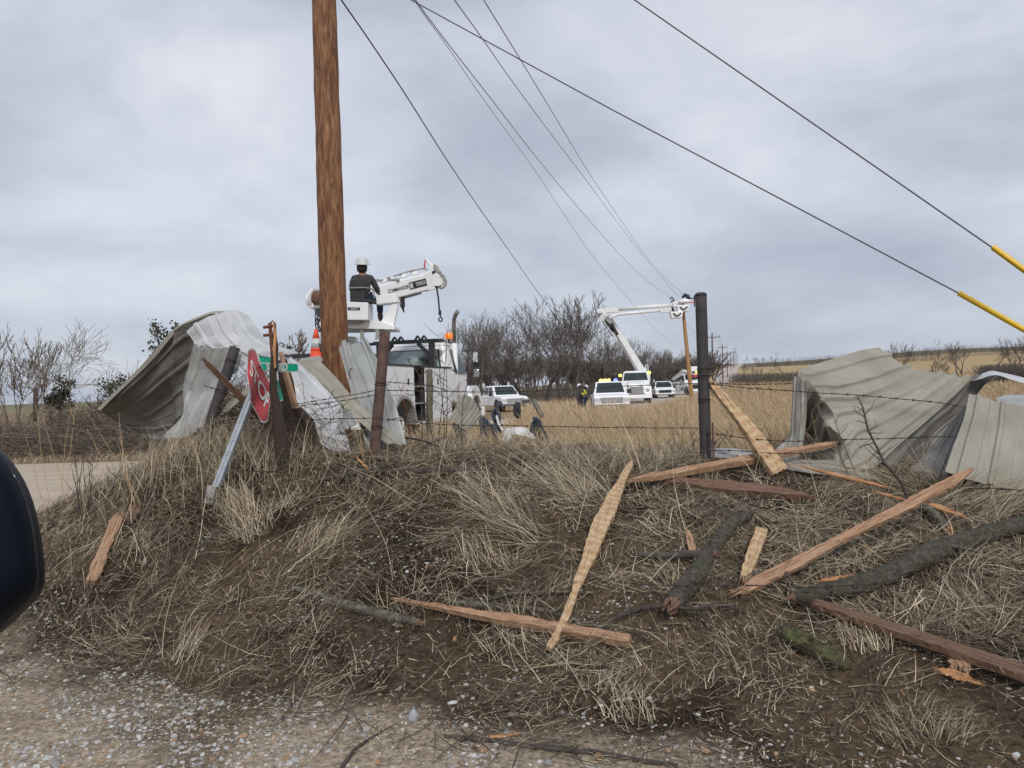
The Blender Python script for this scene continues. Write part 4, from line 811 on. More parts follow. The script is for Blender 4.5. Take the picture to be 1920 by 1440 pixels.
log([(372, 1035), (410, 1005, .02), (430, 990)], [.020, .024, .012], 'bark', 'dark mossy stick under the foot of the sign post', (False, False), n=8)
log([(55, 1168), (85, 1150)], [.010, .006], 'bark_dark', 'little black twig on the bare soil beside the car mirror', (False, False), n=6)
log([(1820, 1440), (1760, 1395), (1700, 1360)], [.006, .006, .004], 'bark_dark', 'thin twig in the cut straw at the bottom right', (False, False), n=6)
log([(1475, 1120, .15), (1520, 1160, .03), (1560, 1200, .0)], [.007, .006, .004], 'bark_dark', 'thin dark stem leaning across the broken end of the largest log', (False, False), n=5)
log([(1150, 925, .12), (1175, 958, .06), (1220, 1002, .01)], [.006, .006, .004], 'bark_dark', 'thin dark twig crossing the upper half of the pale split board', (False, False), n=5)

# ------------------------------------------------------------------ bent sign assembly
sb = G(398, 938)
sg = thing('street_sign', 'leaning street sign post with a crumpled red stop sign and green street name blades', 'street sign', tuple(sb))
PB0 = P(405, 915, sb.y); PT1 = P(472, 742, 7.25); PT2 = P(496, 690, 7.45)
def sq_post(p0, p1, w_, mb, holes=True):
    d = (p1 - p0).normalized(); v = (CAM - p0).normalized(); s1 = d.cross(v).normalized(); s2 = s1.cross(d)
    a = R(28); e1 = s1 * math.cos(a) + s2 * math.sin(a); e2 = -s1 * math.sin(a) + s2 * math.cos(a)
    c = .84; ring = [(-c, -1), (c, -1), (1, -c), (1, c), (c, 1), (-c, 1), (-1, c), (-1, -c)]
    vs = [p + (e1 * x + e2 * y) * w_ / 2 for p in (p0, p1) for x, y in ring]
    mb.add(vs, [(i, (i + 1) % 8, 8 + (i + 1) % 8, 8 + i) for i in range(8)] + [tuple(range(8))[::-1], tuple(range(8, 16))])
    if holes:
        L_ = (p1 - p0).length; k = int(L_ / 0.0254)
        for i in range(1, k):
            c0 = p0 + d * (i * 0.0254)
            for n_, t_ in ((e2, e1), (-e1, e2), (e1, e2)):
                q = c0 + n_ * (w_ / 2 + .0004); vs = [q + (t_ * math.cos(u) + d * math.sin(u)) * .0056 for u in np.linspace(0, 6.283, 9)[:-1]]
                mb.add([tuple(x) for x in vs] + [tuple(x + n_ * .0006) for x in vs], [tuple(range(8, 16)), tuple(range(8))[::-1]] + [(j, (j + 1) % 8, 8 + (j + 1) % 8, 8 + j) for j in range(8)], 1)
mb = MB(); sq_post(PB0, PT1, .062, mb); sq_post(PT1, PT2, .062, mb); mb.build('perforated_post', [M['galv'], M['hole']], sg, W=True)
mb = MB(); b0 = G(393, 940, -.05); sq_post(b0, P(400, 911, sb.y), .080, mb, False)
for t in (.35, .65, .9):
    q = b0.lerp(P(400, 911, sb.y), t) + (CAM - b0).normalized() * .043; mb.tube([q, q + (CAM - b0).normalized() * .002], .008, 8, mi=1)
mb.build('base_sleeve', [M['grey_paint'], M['hole']], sg, W=True, bevel=.004)
PHI = R(43)
def sgn(a, b, lift=0.0):
    """point (a right, b up, metres) of the bent stop sign -> world"""
    Xs = a * math.cos(PHI) + b * math.sin(PHI); Yd = a * math.sin(PHI) - b * math.cos(PHI)
    px = 484 + Xs * .225 * 200 + Yd * 30 + 8 * math.exp(-((Yd - .05) / .13) ** 2) * sst(-.1, .2, Xs) - 5 * math.exp(-((Yd - .24) / .1) ** 2) * sst(.1, -.2, Xs)
    py = 723 + Yd * 172 + 5 * math.sin(Xs * 9 + Yd * 4)
    d = 7.12 + Xs * .55 + .05 * math.sin(Yd * 13 + Xs * 5) - lift
    return P(float(px), float(py), float(d))
mb = MB(); RR = [0, .1, .2, .3, .4, .5, .6, .7, .8, .9, .945, .95, 1.0]; ns = 64; hw = .381
def octr(an): return hw / math.cos(((an + math.pi / 8) % (math.pi / 4)) - math.pi / 8)
vs = [[sgn(r_ * octr(j / ns * 6.28318) * math.cos(j / ns * 6.28318), r_ * octr(j / ns * 6.28318) * math.sin(j / ns * 6.28318)) for j in range(ns)] for r_ in RR[1:]]
vv = [sgn(0, 0)] + [v for r_ in vs for v in r_]
f = [(0, 1 + j, 1 + (j + 1) % ns) for j in range(ns)]; fm = [0] * ns
for i in range(len(RR) - 2):
    for j in range(ns):
        f.append((1 + i * ns + j, 1 + (i + 1) * ns + j, 1 + (i + 1) * ns + (j + 1) % ns, 1 + i * ns + (j + 1) % ns)); fm.append(1 if RR[i + 1] >= .945 else 0)
o_ = len(mb.v); mb.add(vv, f); mb.m = fm
back = [v + (v - CAM).normalized() * .004 for v in vv]; mb.add(back, [tuple(reversed(q)) for q in f], 2)
ss = mb.build('stop_sign', [M['red_sign'], M['sign_white'], M['alum']], sg, W=True, smooth=False); ss['label'] = 'bent and dented red stop sign'
mb = MB(); text_into(mb, 'STOP', .30, None, th=.002, sx=.78, bold=.006, bend=lambda v: sgn(v.x, v.y, .012 + v.z)); mb.build('lettering', M['sign_white'], ss, W=True)
for a_, b_ in ((.0, .31), (.0, -.31)): q = sgn(a_, b_, .014); MB().lathe([(0, 0), (.011, 0), (.011, .006), (0, .007)], 8, Matrix.Translation(q) @ (CAM - q).to_track_quat('Z', 'Y').to_matrix().to_4x4()).build('bolt', M['hole'], ss, W=True)
def blade(c4, label, txt=None, size=.1, name='street_name_blade', curve=0.0, m='green_sign', tx=.5):
    """c4: (px, py, d) of left-top, right-top, right-bottom, left-bottom"""
    q = [P(*c) for c in c4]; nn = (q[1] - q[0]).cross(q[3] - q[0]).normalized()
    if nn.dot(CAM - q[0]) < 0: nn = -nn
    W0 = (q[1] - q[0]).length; H0 = (q[3] - q[0]).length
    f = lambda u, v, l=0: (q[0] * (1 - u) + q[1] * u) * (1 - v) + (q[3] * (1 - u) + q[2] * u) * v + nn * (l + curve * math.sin(u * 3.14) + .25 * curve * math.sin(v * 3.14))
    def rr(ins, l):
        r_ = .28 * H0; pts = []
        for cx, cy, a0 in ((W0 - ins - r_, ins + r_, -90), (W0 - ins - r_, H0 - ins - r_, 0), (ins + r_, H0 - ins - r_, 90), (ins + r_, ins + r_, 180)):
            for k in range(7): an = R(a0 + k * 15); pts.append(f((cx + r_ * math.cos(an)) / W0, (cy + r_ * math.sin(an)) / H0, l))
        return pts
    mb = MB(); A_ = rr(0, 0); B_ = rr(0, .002); n = len(A_)
    mb.add(A_ + B_, [(i, (i + 1) % n, n + (i + 1) % n, n + i) for i in range(n)] + [tuple(range(n)), tuple(range(n, 2 * n))], 1)
    C_ = rr(.04 * H0 + .004, .0026); mb.add(C_, [tuple(range(n))], 0)
    o = mb.build(name, [M[m], M['sign_white'] if m != 'alum' else M['alum']], sg, W=True)
    if label: o['label'] = label
    if txt:
        for wd_, tx_ in txt:
            mt = MB(); text_into(mt, wd_, size, None, th=.001, bold=.004, sx=.95, bend=lambda v: f(tx_ + v.x / W0, .5 - v.y / H0, .005 + v.z)); mt.build('lettering', M['sign_white'], o, W=True)
    return o
blade([(486, 680, 7.30), (560, 681, 7.10), (560, 698, 7.10), (486, 696, 7.30)], 'green street name blade reading S RD', [('S', .24), ('RD', .62)], .090)
blade([(512, 712, 7.5), (519, 712, 7.46), (529, 752, 7.3), (522, 752, 7.34)], 'narrow green blade seen almost edge on, hanging down', [('RD', .5)], .045, curve=.0)
blade([(437, 714, 7.6), (466, 697, 7.45), (468, 707, 7.45), (437, 725, 7.6)], 'pale back of a street name blade', None, m='alum')
blade([(486, 664, 7.7), (512, 670, 7.6), (512, 682, 7.6), (490, 683, 7.7)], 'dark green folded blade in the shade', None, curve=.04, m='green_sign')
MB().bar(P(484, 700, 7.5), P(497, 684, 7.5), .05, .05).build('blade_bracket', M['galv'], sg, W=True, bevel=.005)

# ------------------------------------------------------------------ side mirror of the vehicle the picture was taken from
OUT = [(832, -10), (845, 6), (870, 28), (900, 48), (940, 65), (990, 77), (1040, 84), (1080, 88), (1105, 84), (1125, 70), (1145, 50), (1165, 28), (1185, 6), (1198, -12)]
mr = thing('car_mirror', 'dark navy car side mirror at the left edge, close to the viewer', 'car mirror', tuple(P(-120, 1020, .82)))
mb = MB(); rings = []; nr_ = 28
for py, e in OUT:
    c = -170; hw_ = (e - c); ring = []
    ratio = max(.12, min(1, (hw_ / 258)))
    for j in range(nr_):
        t = j / nr_ * 2 * math.pi; cx = math.copysign(abs(math.cos(t)) ** .75, math.cos(t)); sy = math.copysign(abs(math.sin(t)) ** .8, math.sin(t))
        ring.append(P(c + hw_ * cx, py + (1 - cx) * -4, .80 - .085 * sy * ratio ** .6))
    rings += ring
k = len(OUT); mb.add(rings, [(i * nr_ + j, i * nr_ + (j + 1) % nr_, (i + 1) * nr_ + (j + 1) % nr_, (i + 1) * nr_ + j) for i in range(k - 1) for j in range(nr_)] + [tuple(range(nr_))[::-1], tuple((k - 1) * nr_ + j for j in range(nr_))])
hs = mb.build('mirror_housing', M['mirror_body'], mr, smooth=True, W=True); sm = hs.modifiers.new('s', 'SUBSURF'); sm.levels = 1; sm.render_levels = 1
MB().tube([P(-300, 1090, .80), P(-480, 1150, .84), P(-620, 1200, .9)], [.035, .035, .05], 16).build('mirror_arm', M['mirror_body'], mr, smooth=True, W=True)
sm_ = MB(); sm_.tube([P(e - 16, py, .80 - .052) for py, e in OUT[2:-2]], .0016, 6); sm_.build('housing_seam', M['black_gloss'], mr, smooth=True, W=True)
MB().box(-.06, .06, -.004, .004, -.075, .075, M=Matrix.Translation(P(-220, 1010, .705))).build('mirror_glass', M['chrome'], mr, W=True, bevel=.003)

# ------------------------------------------------------------------ stones
ico_v = []; t_ = (1 + 5 ** .5) / 2
ico_v = np.array([(-1, t_, 0), (1, t_, 0), (-1, -t_, 0), (1, -t_, 0), (0, -1, t_), (0, 1, t_), (0, -1, -t_), (0, 1, -t_), (t_, 0, -1), (t_, 0, 1), (-t_, 0, -1), (-t_, 0, 1)]) / math.sqrt(1 + t_ * t_)
ico_f = np.array([(0, 11, 5), (0, 5, 1), (0, 1, 7), (0, 7, 10), (0, 10, 11), (1, 5, 9), (5, 11, 4), (11, 10, 2), (10, 7, 6), (7, 1, 8), (3, 9, 4), (3, 4, 2), (3, 2, 6), (3, 6, 8), (3, 8, 9), (4, 9, 5), (2, 4, 11), (6, 2, 10), (8, 6, 7), (9, 8, 1)])
def stones(name, x, y, size, mats=M['stone'], dark=0.0):
    n = len(x); z = Hm(x, y)
    sc = size[:, None] * rng.uniform(.55, 1.15, (n, 3)) * np.array([1, 1, .62]); an = rng.uniform(0, 6.283, n); ca, sa = np.cos(an), np.sin(an)
    v = ico_v[None] * (1 + rng.uniform(-.22, .22, (n, 12, 1))) * sc[:, None]
    vx = v[..., 0] * ca[:, None] - v[..., 1] * sa[:, None]; vy = v[..., 0] * sa[:, None] + v[..., 1] * ca[:, None]
    V = np.stack([vx + x[:, None], vy + y[:, None], v[..., 2] + (z + size * .12)[:, None]], 2).reshape(-1, 3)
    F = (ico_f[None] + (np.arange(n) * 12)[:, None, None]).reshape(-1, 3)
    base = rng.choice(6, n, p=[.33, .22, .16, .13, .10, .06]); pal = np.array([(.54, .53, .505), (.40, .395, .385), (.38, .325, .26), (.29, .275, .26), (.26, .195, .14), (.36, .24, .15)])
    cc = pal[base] * rng.uniform(.8, 1.18, (n, 1)) * (1 - dark)
    return npmesh(name, V, F, mats, np.repeat(cc, 12, 0), smooth=False)
def toe_of(x): return np.interp(x, [-9, -3.9, -0.8, 0.8, 3, 8], [7.3, 5.3, 4.1, 3.5, 2.9, 2.5])
n = 90000; x = rng.uniform(-4.6, 4.2, n); y = rng.uniform(2.7, 6.6, n)
den = fbm(x * 1.4, y * 1.4, 3, 300); keep = (y - toe_of(x) + (den - .5) * 2.2 < .25 - .35 * sst(-1, 1, x)) & (rng.random(n) < .25 + 1.5 * sst(.42, .62, den)) & (np.abs(x) < y * .75 + .2)
x, y = x[keep], y[keep]
tag(stones('gravel', x, y, .0032 + .0150 * rng.random(len(x)) ** 3.6 + .022 * (rng.random(len(x)) < .012) * rng.random(len(x))), kind='stuff')
n = 34000; x = rng.uniform(-5, 6, n); y = rng.uniform(3.2, 8, n); den = fbm(x * 1.9, y * 1.9, 3, 310)
keep = (rng.random(n) < .10 + .75 * sst(.48, .64, den)) & (np.abs(x) < y * .75 + .2) & (y > toe_of(x)); x, y = x[keep], y[keep]
tag(stones('pebbles', x, y, .0035 + .013 * rng.random(len(x)) ** 2.6, dark=.0), kind='stuff')
for i, (px, py, s, cc, lb) in enumerate([(775, 1345, .040, (.40, .41, .43), 'largest grey upright stone at the left end of the long dark stick'), (268, 1326, .022, (.62, .61, .59), 'white stone on the gravel at lower left'),
        (262, 1281, .020, (.50, .42, .31), 'yellowish stone pair at the edge of the lower left gravel'), (334, 1272, .017, (.42, .28, .16), 'brown flat stone at the edge of the lower left gravel'), (381, 1022, .024, (.62, .61, .58), 'white stone in the mud below the sign post'),
        (763, 1074, .022, (.64, .63, .60), 'white stone in the middle of the bare mud'), (159, 1373, .018, (.55, .55, .54), 'pale round stone near the lower left corner'), (1522, 1293, .020, (.64, .64, .62), 'white stone below the bright green mossy chunk'),
        (955, 1362, .022, (.55, .54, .52), 'pale stone just above the long dark stick'), (893, 1370, .020, (.50, .49, .47), 'pale stone at the tip of the long dark stick'), (965, 1276, .018, (.6, .6, .6), 'white stone below the lower end of the pale split board'),
        (1769, 1214, .020, (.64, .63, .62), 'white stone pair above the grooved plank'), (1310, 1395, .022, (.42, .36, .29), 'brown stone in the straw right of the long dark stick'), (1905, 1420, .024, (.6, .6, .59), 'pale stone at the lower right corner'), (1148, 1023, .018, (.6, .6, .58), 'pale stone beside the middle of the pale split board')]):
    bm = MB(); 
    vs = ico_v * (1 + rng.uniform(-.25, .25, (12, 1))) * s * np.array([1, .8, .7 if i else 1.5])
    bm.add([tuple(v) for v in vs], [tuple(q) for q in ico_f]); g = G(px, py + (8 if i == 0 else 0))
    o = bm.build('stone', mat('stone_surface', cc, .85, 0, tuple(c * .72 for c in cc), 30, bump=.5), smooth=False); o.location = g + Vector((0, 0, s * .35)); o.rotation_euler = (random.uniform(-.3, .3), .2 if i == 0 else random.uniform(-.3, .3), random.uniform(0, 3)); b = o.modifiers.new('s', 'SUBSURF'); b.levels = 1; b.render_levels = 1
    if i == 0: o.rotation_euler = (0, .15, .6)
    tag(o, lb, 'stone', 'single larger stones')

# ------------------------------------------------------------------ grass
def blades(name, x, y, L_, w_, az, tilt, curl, cols, z0=None, levels=4, jit=.0, kind='stuff'):
    n = len(x); s = np.linspace(0, 1, levels)[None, :]
    hx = np.cos(az)[:, None]; hy = np.sin(az)[:, None]; st = np.sin(tilt)[:, None]; ct = np.cos(tilt)[:, None]; Lc = L_[:, None]; k = curl[:, None]
    side = rng.normal(0, .18, (n, 1)) * (s ** 2) * Lc
    px = x[:, None] + Lc * hx * (s * st + k * .55 * s ** 2) - hy * side; py = y[:, None] + Lc * hy * (s * st + k * .55 * s ** 2) + hx * side
    pz = Lc * (s * ct - k * .5 * s ** 2.2)
    pz = np.maximum(pz, .004 + rng.random((n, 1)) * .02)
    base = Hm(px.ravel(), py.ravel()).reshape(px.shape); pz = pz + base + (0 if z0 is None else z0[:, None])
    ww = (w_[:, None] * (1 - .75 * s ** 1.5)) / 2; ta = rng.uniform(0, 6.283, n); sx = (-np.sin(az) + .5 * np.cos(ta))[:, None]; sy = (np.cos(az) + .5 * np.sin(ta))[:, None]; sz = (.5 * np.sin(ta * 2))[:, None]
    A = np.stack([px + sx * ww, py + sy * ww, pz + sz * ww], 2); B = np.stack([px - sx * ww, py - sy * ww, pz - sz * ww], 2)
    V = np.stack([A, B], 2).reshape(-1, 3)
    o = (np.arange(n) * levels * 2)[:, None] + (np.arange(levels - 1) * 2)[None]; o = o.ravel(); F = np.stack([o, o + 1, o + 3, o + 2], 1)
    ob = npmesh(name, V, F, M['straw'], np.repeat(cols, levels * 2, 0)); tag(ob, kind=kind); return ob
PALS = np.array([(.39, .32, .225), (.56, .47, .335), (.22, .165, .11), (.11, .08, .053), (.68, .58, .42), (.33, .275, .205)])
PALG = np.array([(.50, .365, .205), (.58, .455, .28), (.40, .28, .155), (.31, .22, .14), (.47, .385, .26), (.35, .25, .165)])
def pal(p, n, wt=None): return p[rng.choice(len(p), n, p=wt)] * rng.uniform(.8, 1.15, (n, 1))
# flattened straw on the bank
n = 75000; x = rng.uniform(-6.2, 6.6, n); y = rng.uniform(3.0, 9.6, n)
den = fbm(x * 1.5, y * 1.9, 4, 401); den2 = fbm(x * .55, y * .55, 2, 411)
# bare mud patch in the left middle of the bank, thick straw on the right and the left
gx_ = x; mud = np.exp(-(((x + .75) / 1.35) ** 2 + ((y - 5.6) / 1.1) ** 2)); mud2 = np.exp(-(((x - 1.6) / .9) ** 2 + ((y - 5.4) / .5) ** 2)) * .4
d0 = .10 + 1.1 * sst(.40, .60, den * .7 + den2 * .3) - .62 * mud - .25 * mud2 + .25 * sst(6.3, 7.4, y)
edge_ = sst(-.15, .75, y - toe_of(x) + (den2 - .5) * 1.6)
keep = (rng.random(n) < d0 * edge_) & (np.abs(x) < y * .76 + .3) & ~((x < -3.6) & (y > 8.2)); x, y = x[keep], y[keep]; n = len(x)
flow = fbm(x * .9, y * .9, 2, 421) * 12.0
az = flow + rng.normal(0, .75, n); L_ = rng.gamma(3.0, .055, n).clip(.05, .55)
blades('straw_litter', x, y, L_, .0016 + .0024 * rng.random(n), az, rng.normal(1.42, .16, n), rng.uniform(-.1, .25, n), pal(PALS, n, [.24, .17, .24, .17, .07, .11]), z0=rng.random(n) ** 2 * .05)
# chaff: short bits
n = 80000; x = rng.uniform(-5, 5.5, n); y = rng.uniform(2.9, 7.8, n); den = fbm(x * 2.2, y * 2.2, 3, 431)
keep = (rng.random(n) < .15 + sst(.4, .62, den)) & (np.abs(x) < y * .75 + .2) & (y > toe_of(x) - .9 + den); x, y = x[keep], y[keep]; n = len(x)
blades('chaff', x, y, rng.uniform(.015, .08, n), .0018 + .0028 * rng.random(n), rng.uniform(0, 6.28, n), np.full(n, 1.5), rng.uniform(-.05, .1, n), pal(PALS, n, [.24, .14, .26, .24, .04, .08]), levels=3)
# tufts on the bank
def tuft(cx, cy, k, h, spread, az0=None, pal_=PALS, wt=None):
    r_ = rng.random(k) ** .5 * spread; a = rng.uniform(0, 6.283, k)
    return np.stack([cx + r_ * np.cos(a), cy + r_ * np.sin(a), h * rng.uniform(.55, 1.15, k), a if az0 is None else rng.normal(az0, .35, k), rng.uniform(.15, 1.1, k) if az0 is None else rng.normal(1.0, .2, k)], 1)
# matted thatch: clumps that lie one way
MT = []
for i in range(1050):
    cx = rng.uniform(-5.6, 6.2); cy = rng.uniform(3.6, 8.6)
    if cy < toe_of(cx) + .15 or abs(cx) > cy * .76 + .3: continue
    inm = np.exp(-(((cx + .75) / 1.3) ** 2 + ((cy - 5.5) / 1.0) ** 2))
    if rng.random() < inm * .9 or fbm(np.array([cx * .9]), np.array([cy * .9]), 2, 777)[0] < .40: continue
    k = int(rng.integers(18, 85)); a0 = rng.uniform(0, 6.283) if rng.random() < .5 else rng.normal(-.4, .5); sp = rng.uniform(.05, .18)
    tone = rng.choice([.35, .6, .95, 1.3], p=[.30, .28, .26, .16]); Ln = rng.uniform(.12, .42)
    dx_ = rng.normal(0, sp, k); dy_ = rng.normal(0, sp, k); c_ = PALS[rng.choice(6, k, p=[.26, .24, .2, .12, .09, .09])] * tone * rng.uniform(.75, 1.2, (k, 1))
    MT.append(np.column_stack([cx + dx_, cy + dy_, Ln * rng.uniform(.4, 1.25, k), rng.normal(a0, rng.uniform(.15, .8), k), rng.normal(1.38, .2, k), rng.uniform(-.1, .5, k), c_, rng.random(k) * rng.uniform(.01, .07)]))
MT = np.concatenate(MT); n = len(MT)
blades('matted_thatch', MT[:, 0], MT[:, 1], MT[:, 2], .0015 + .0026 * rng.random(n), MT[:, 3], MT[:, 4], MT[:, 5], MT[:, 6:9], z0=MT[:, 9], levels=5)
# dark twigs in the thatch
n = 5200; x = rng.uniform(-5, 6, n); y = rng.uniform(3.4, 8.2, n); k_ = (y > toe_of(x) - .3) & (np.abs(x) < y * .76 + .3); x, y = x[k_], y[k_]; n = len(x)
blades('dark_twigs', x, y, rng.uniform(.06, .5, n), .003 + .004 * rng.random(n), rng.uniform(0, 6.28, n), rng.normal(1.4, .15, n), rng.uniform(-.2, .3, n), np.array([(.06, .042, .032)]) * rng.uniform(.5, 1.6, (n, 1)), z0=rng.random(n) * .05, levels=5)
T_ = []
for i in range(110):
    cx = rng.uniform(-5, 5.6); cy = rng.uniform(4.2, 7.9)
    if cy < toe_of(cx) + .3 or (np.hypot((cx + .8) / 1.2, (cy - 5.6) / .9) < 1 and rng.random() < .75): continue
    T_.append(tuft(cx, cy, int(rng.integers(14, 50)), rng.uniform(.08, .24), rng.uniform(.03, .12), rng.uniform(0, 6.28)))
for px, py, k, h in [(600, 1030, 150, .30), (640, 1010, 120, .28), (560, 1035, 80, .25), (870, 1040, 90, .24), (900, 1060, 80, .22), (450, 960, 160, .26), (480, 1000, 160, .26), (1165, 1290, 90, .14), (1830, 1140, 140, .20), (1850, 1170, 90, .2), (1630, 1215, 110, .16), (1035, 1262, 70, .12), (1180, 1340, 60, .13), (1700, 1380, 160, .14), (1800, 1375, 160, .14), (1760, 1360, 120, .13), (450, 1165, 60, .14), (230, 1170, 50, .16), (350, 1120, 60, .16), (820, 1100, 60, .14), (1750, 905, 200, .3), (1650, 900, 260, .3), (1560, 930, 200, .26), (1320, 900, 160, .3), (1080, 900, 160, .3)]:
    g = G(px, py); tf_ = tuft(g.x, g.y, k, h, .15, rng.uniform(0, 6.28)); tf_[:, 4] = rng.uniform(.05, 1.25, k) if px < 1600 or py < 1340 else rng.uniform(0, .35, k); T_.append(tf_)
for px, py, k, az0, h in [(1075, 940, 150, 2.5, .75), (1120, 935, 90, 2.6, .6), (960, 985, 110, 2.55, .6), (1000, 1010, 90, 2.6, .55), (930, 960, 70, 2.4, .5), (1850, 965, 260, .1, .7), (1780, 950, 200, -.2, .6), (1700, 920, 160, 2.9, .6), (1450, 985, 60, -.3, .4)]:
    g = G(px, py); T_.append(tuft(g.x, g.y, k, h, .16, az0))
T_ = np.concatenate(T_); n = len(T_)
blades('dry_tufts', T_[:, 0], T_[:, 1], T_[:, 2], .0022 + .0022 * rng.random(n), T_[:, 3], T_[:, 4], rng.uniform(.15, .95, n), pal(PALS, n, [.27, .30, .15, .05, .14, .09]), levels=5)
# tall grass: left clump, crest line, gold field behind the fence
def field(name, n, xr, yr, hr, dens, palw, P_=PALG, curl=(.1, .7), w_=(.0025, .004), tl=.28, seed=0, azc=None):
    x = rng.uniform(*xr, n); y = yr[0] * (yr[1] / yr[0]) ** rng.random(n); keep = rng.random(n) < dens(x, y); x, y = x[keep], y[keep]; n = len(x)
    h = rng.uniform(*hr, n) * (.7 + .6 * fbm(x * .8, y * .8, 2, seed)); az = rng.uniform(0, 6.283, n) if azc is None else rng.normal(azc, .9, n)
    return blades(name, x, y, h, rng.uniform(*w_, n) * np.maximum(1, y / 9) ** .8, az, np.abs(rng.normal(tl, .2, n)), rng.uniform(*curl, n), pal(P_, n, palw), levels=4)
vis = lambda x, y: (np.abs(x) < y * .74 + .6)
field('tall_dry_grass', 70000, (-4.4, -1.4), (6.4, 9.6), (.2, .62), lambda x, y: vis(x, y) * np.exp(-(((x + 2.85) / .85) ** 2 + ((y - 7.6) / .9) ** 2)) * .13, [.2, .2, .2, .15, .15, .1], P_=PALS, seed=501, curl=(.1, .8), w_=(.002, .0038))
field('crest_grass', 46000, (-4.2, 6), (7.1, 9.4), (.08, .30), lambda x, y: vis(x, y) * (.10 + .5 * sst(.45, .6, fbm(x * 1.2, y * 1.2, 3, 511))) * (1 - .6 * ((x < .2) & (y < 8.1))), None, P_=PALS, seed=513, tl=.55)
gold = lambda x, y: vis(x, y) * (x > -1.6 + (y - 9) * .02) * (.45 + .55 * sst(.35, .6, fbm(x * .7, y * .5, 3, 521)))
track = lambda x, y: (np.abs(x - (5.6 + .31 * (y - 45))) > 2.6) | (y < 41)
field('gold_field_grass', 60000, (-2, 12), (9.0, 12.5), (.18, .42), lambda x, y: gold(x, y) * (1 - .75 * (x < .75)) * (.5 + .5 * (x > 2)), None, seed=531, azc=2.6, tl=.35)
field('gold_field_grass', 90000, (-2, 16), (12.5, 20), (.35, .70), lambda x, y: gold(x, y) * (1 - .8 * (x < y * .04)), None, seed=533, azc=2.6, tl=.30)
field('gold_field_grass', 120000, (-4, 46), (20, 62), (.45, .95), lambda x, y: gold(x, y) * track(x, y) * (x > (y - 24) * .02), None, seed=541, w_=(.004, .006), azc=2.6)
field('gold_field_grass', 80000, (0, 150), (62, 200), (.4, .8), lambda x, y: gold(x, y) * track(x, y) * (x > 5.6 + .31 * (y - 45)), None, seed=551, w_=(.006, .010))
field('left_verge_grass', 50000, (-30, -2), (22, 40), (.08, .4), lambda x, y: vis(x, y) * (.5 + .5 * sst(.4, .6, fbm(x * .5, y * .5, 3, 561))), None, P_=PALS, seed=561, tl=.7, w_=(.003, .005))
field('under_truck_grass', 26000, (-6, 1), (9.4, 22), (.08, .3), lambda x, y: vis(x, y) * .5 * ((y < 16) | (x > 0)), None, P_=PALS, seed=571, tl=.6)
# single bleached stalks on the bank
n = 170; x = rng.uniform(-3.6, 5, n); y = rng.uniform(5.0, 7.6, n)
blades('bleached_stalks', x, y, rng.uniform(.4, .95, n), .003 + .0015 * rng.random(n), rng.uniform(0, 6.28, n), rng.normal(.9, .5, n).clip(.1, 1.5), rng.uniform(.0, .4, n), pal(PALS, n, [.1, .4, 0, 0, .5, 0]), levels=7)
# dead leaves
n = 260; x = rng.uniform(-4, 5, n); y = rng.uniform(3.2, 7.4, n)
blades('dead_leaves', x, y, rng.uniform(.02, .05, n), .018 + .014 * rng.random(n), rng.uniform(0, 6.28, n), np.full(n, 1.45), rng.uniform(-.2, .3, n), pal(np.array([(.22, .15, .10), (.33, .27, .21), (.40, .24, .13)]), n), levels=4)

# ------------------------------------------------------------------ bare trees
def grow_tree(seed, h, spread=.5, trunk_h=.22, lev=6, kids=(2, 4), lean=(0, 0), r0=None, thin=.012, multi=1, up=.25, droop=0.0, ratio=.72):
    rd = random.Random(seed); big = MB(); fine = MB(); r0 = r0 or h * .022
    def grow(p, d, L_, r_, k):
        n = 4 if k < 2 else 3; pts = [p]; rs = [r_]
        cur = p.copy(); dd = d.copy()
        for i in range(n):
            dd = (dd + Vector((rd.gauss(0, .13), rd.gauss(0, .13), rd.gauss(0, .07) + up * .12 - droop * .1 * k))).normalized()
            cur = cur + dd * L_ / n; pts.append(cur.copy()); rs.append(max(thin, r_ * (1 - .42 * (i + 1) / n)))
        (big if k <= 1 else fine).tube(pts, rs, 7 if k <= 1 else (4 if k <= 3 else 3), cap=False)
        if k >= lev: return
        m_ = rd.randint(*kids) + (1 if k in (1, 2, 3) else 0)
        for j in range(m_):
            t = 1.0 if j == 0 else rd.uniform(.35, 1); ix = min(n, max(1, int(round(t * n)))); q = pts[ix]
            an = rd.uniform(0, 6.283); tl = rd.uniform(.25, .95) * spread * 1.5 if j else rd.uniform(.05, .35)
            sv_ = dd.orthogonal().normalized(); s2 = dd.cross(sv_)
            nd = (dd * math.cos(tl) + (sv_ * math.cos(an) + s2 * math.sin(an)) * math.sin(tl)).normalized(); nd.z += up * .25; nd.normalize()
            grow(q, nd, L_ * rd.uniform(ratio - .14, ratio + .1), rs[ix] * (.82 if j == 0 else .6), k + 1)
    for m_ in range(multi):
        a = 6.283 * m_ / multi + rd.random(); o = Vector((math.cos(a), math.sin(a), 0)) * (h * .03 if multi > 1 else 0)
        grow(o, Vector((lean[0] + (math.cos(a) * .35 if multi > 1 else 0), lean[1] + (math.sin(a) * .35 if multi > 1 else 0), 1)).normalized(), h * trunk_h, r0, 0)
    return big, fine
def tree_proto(seed, h, label, cat='tree', name='bare_tree', group='bare trees behind the trucks', tm='trunkm', cm='twig', **kw):
    b, f_ = grow_tree(seed, h, **kw); a = thing(name, label, cat, (0, 0, 0), group=group)
    zt = max(v[2] for v in b.v + f_.v); k = h / zt
    b.v = [(v[0] * k, v[1] * k, v[2] * k) for v in b.v]; f_.v = [(v[0] * k, v[1] * k, v[2] * k) for v in f_.v]
    b.build('trunk', M[tm], a, smooth=True); f_.build('crown', M[cm], a)
    return a
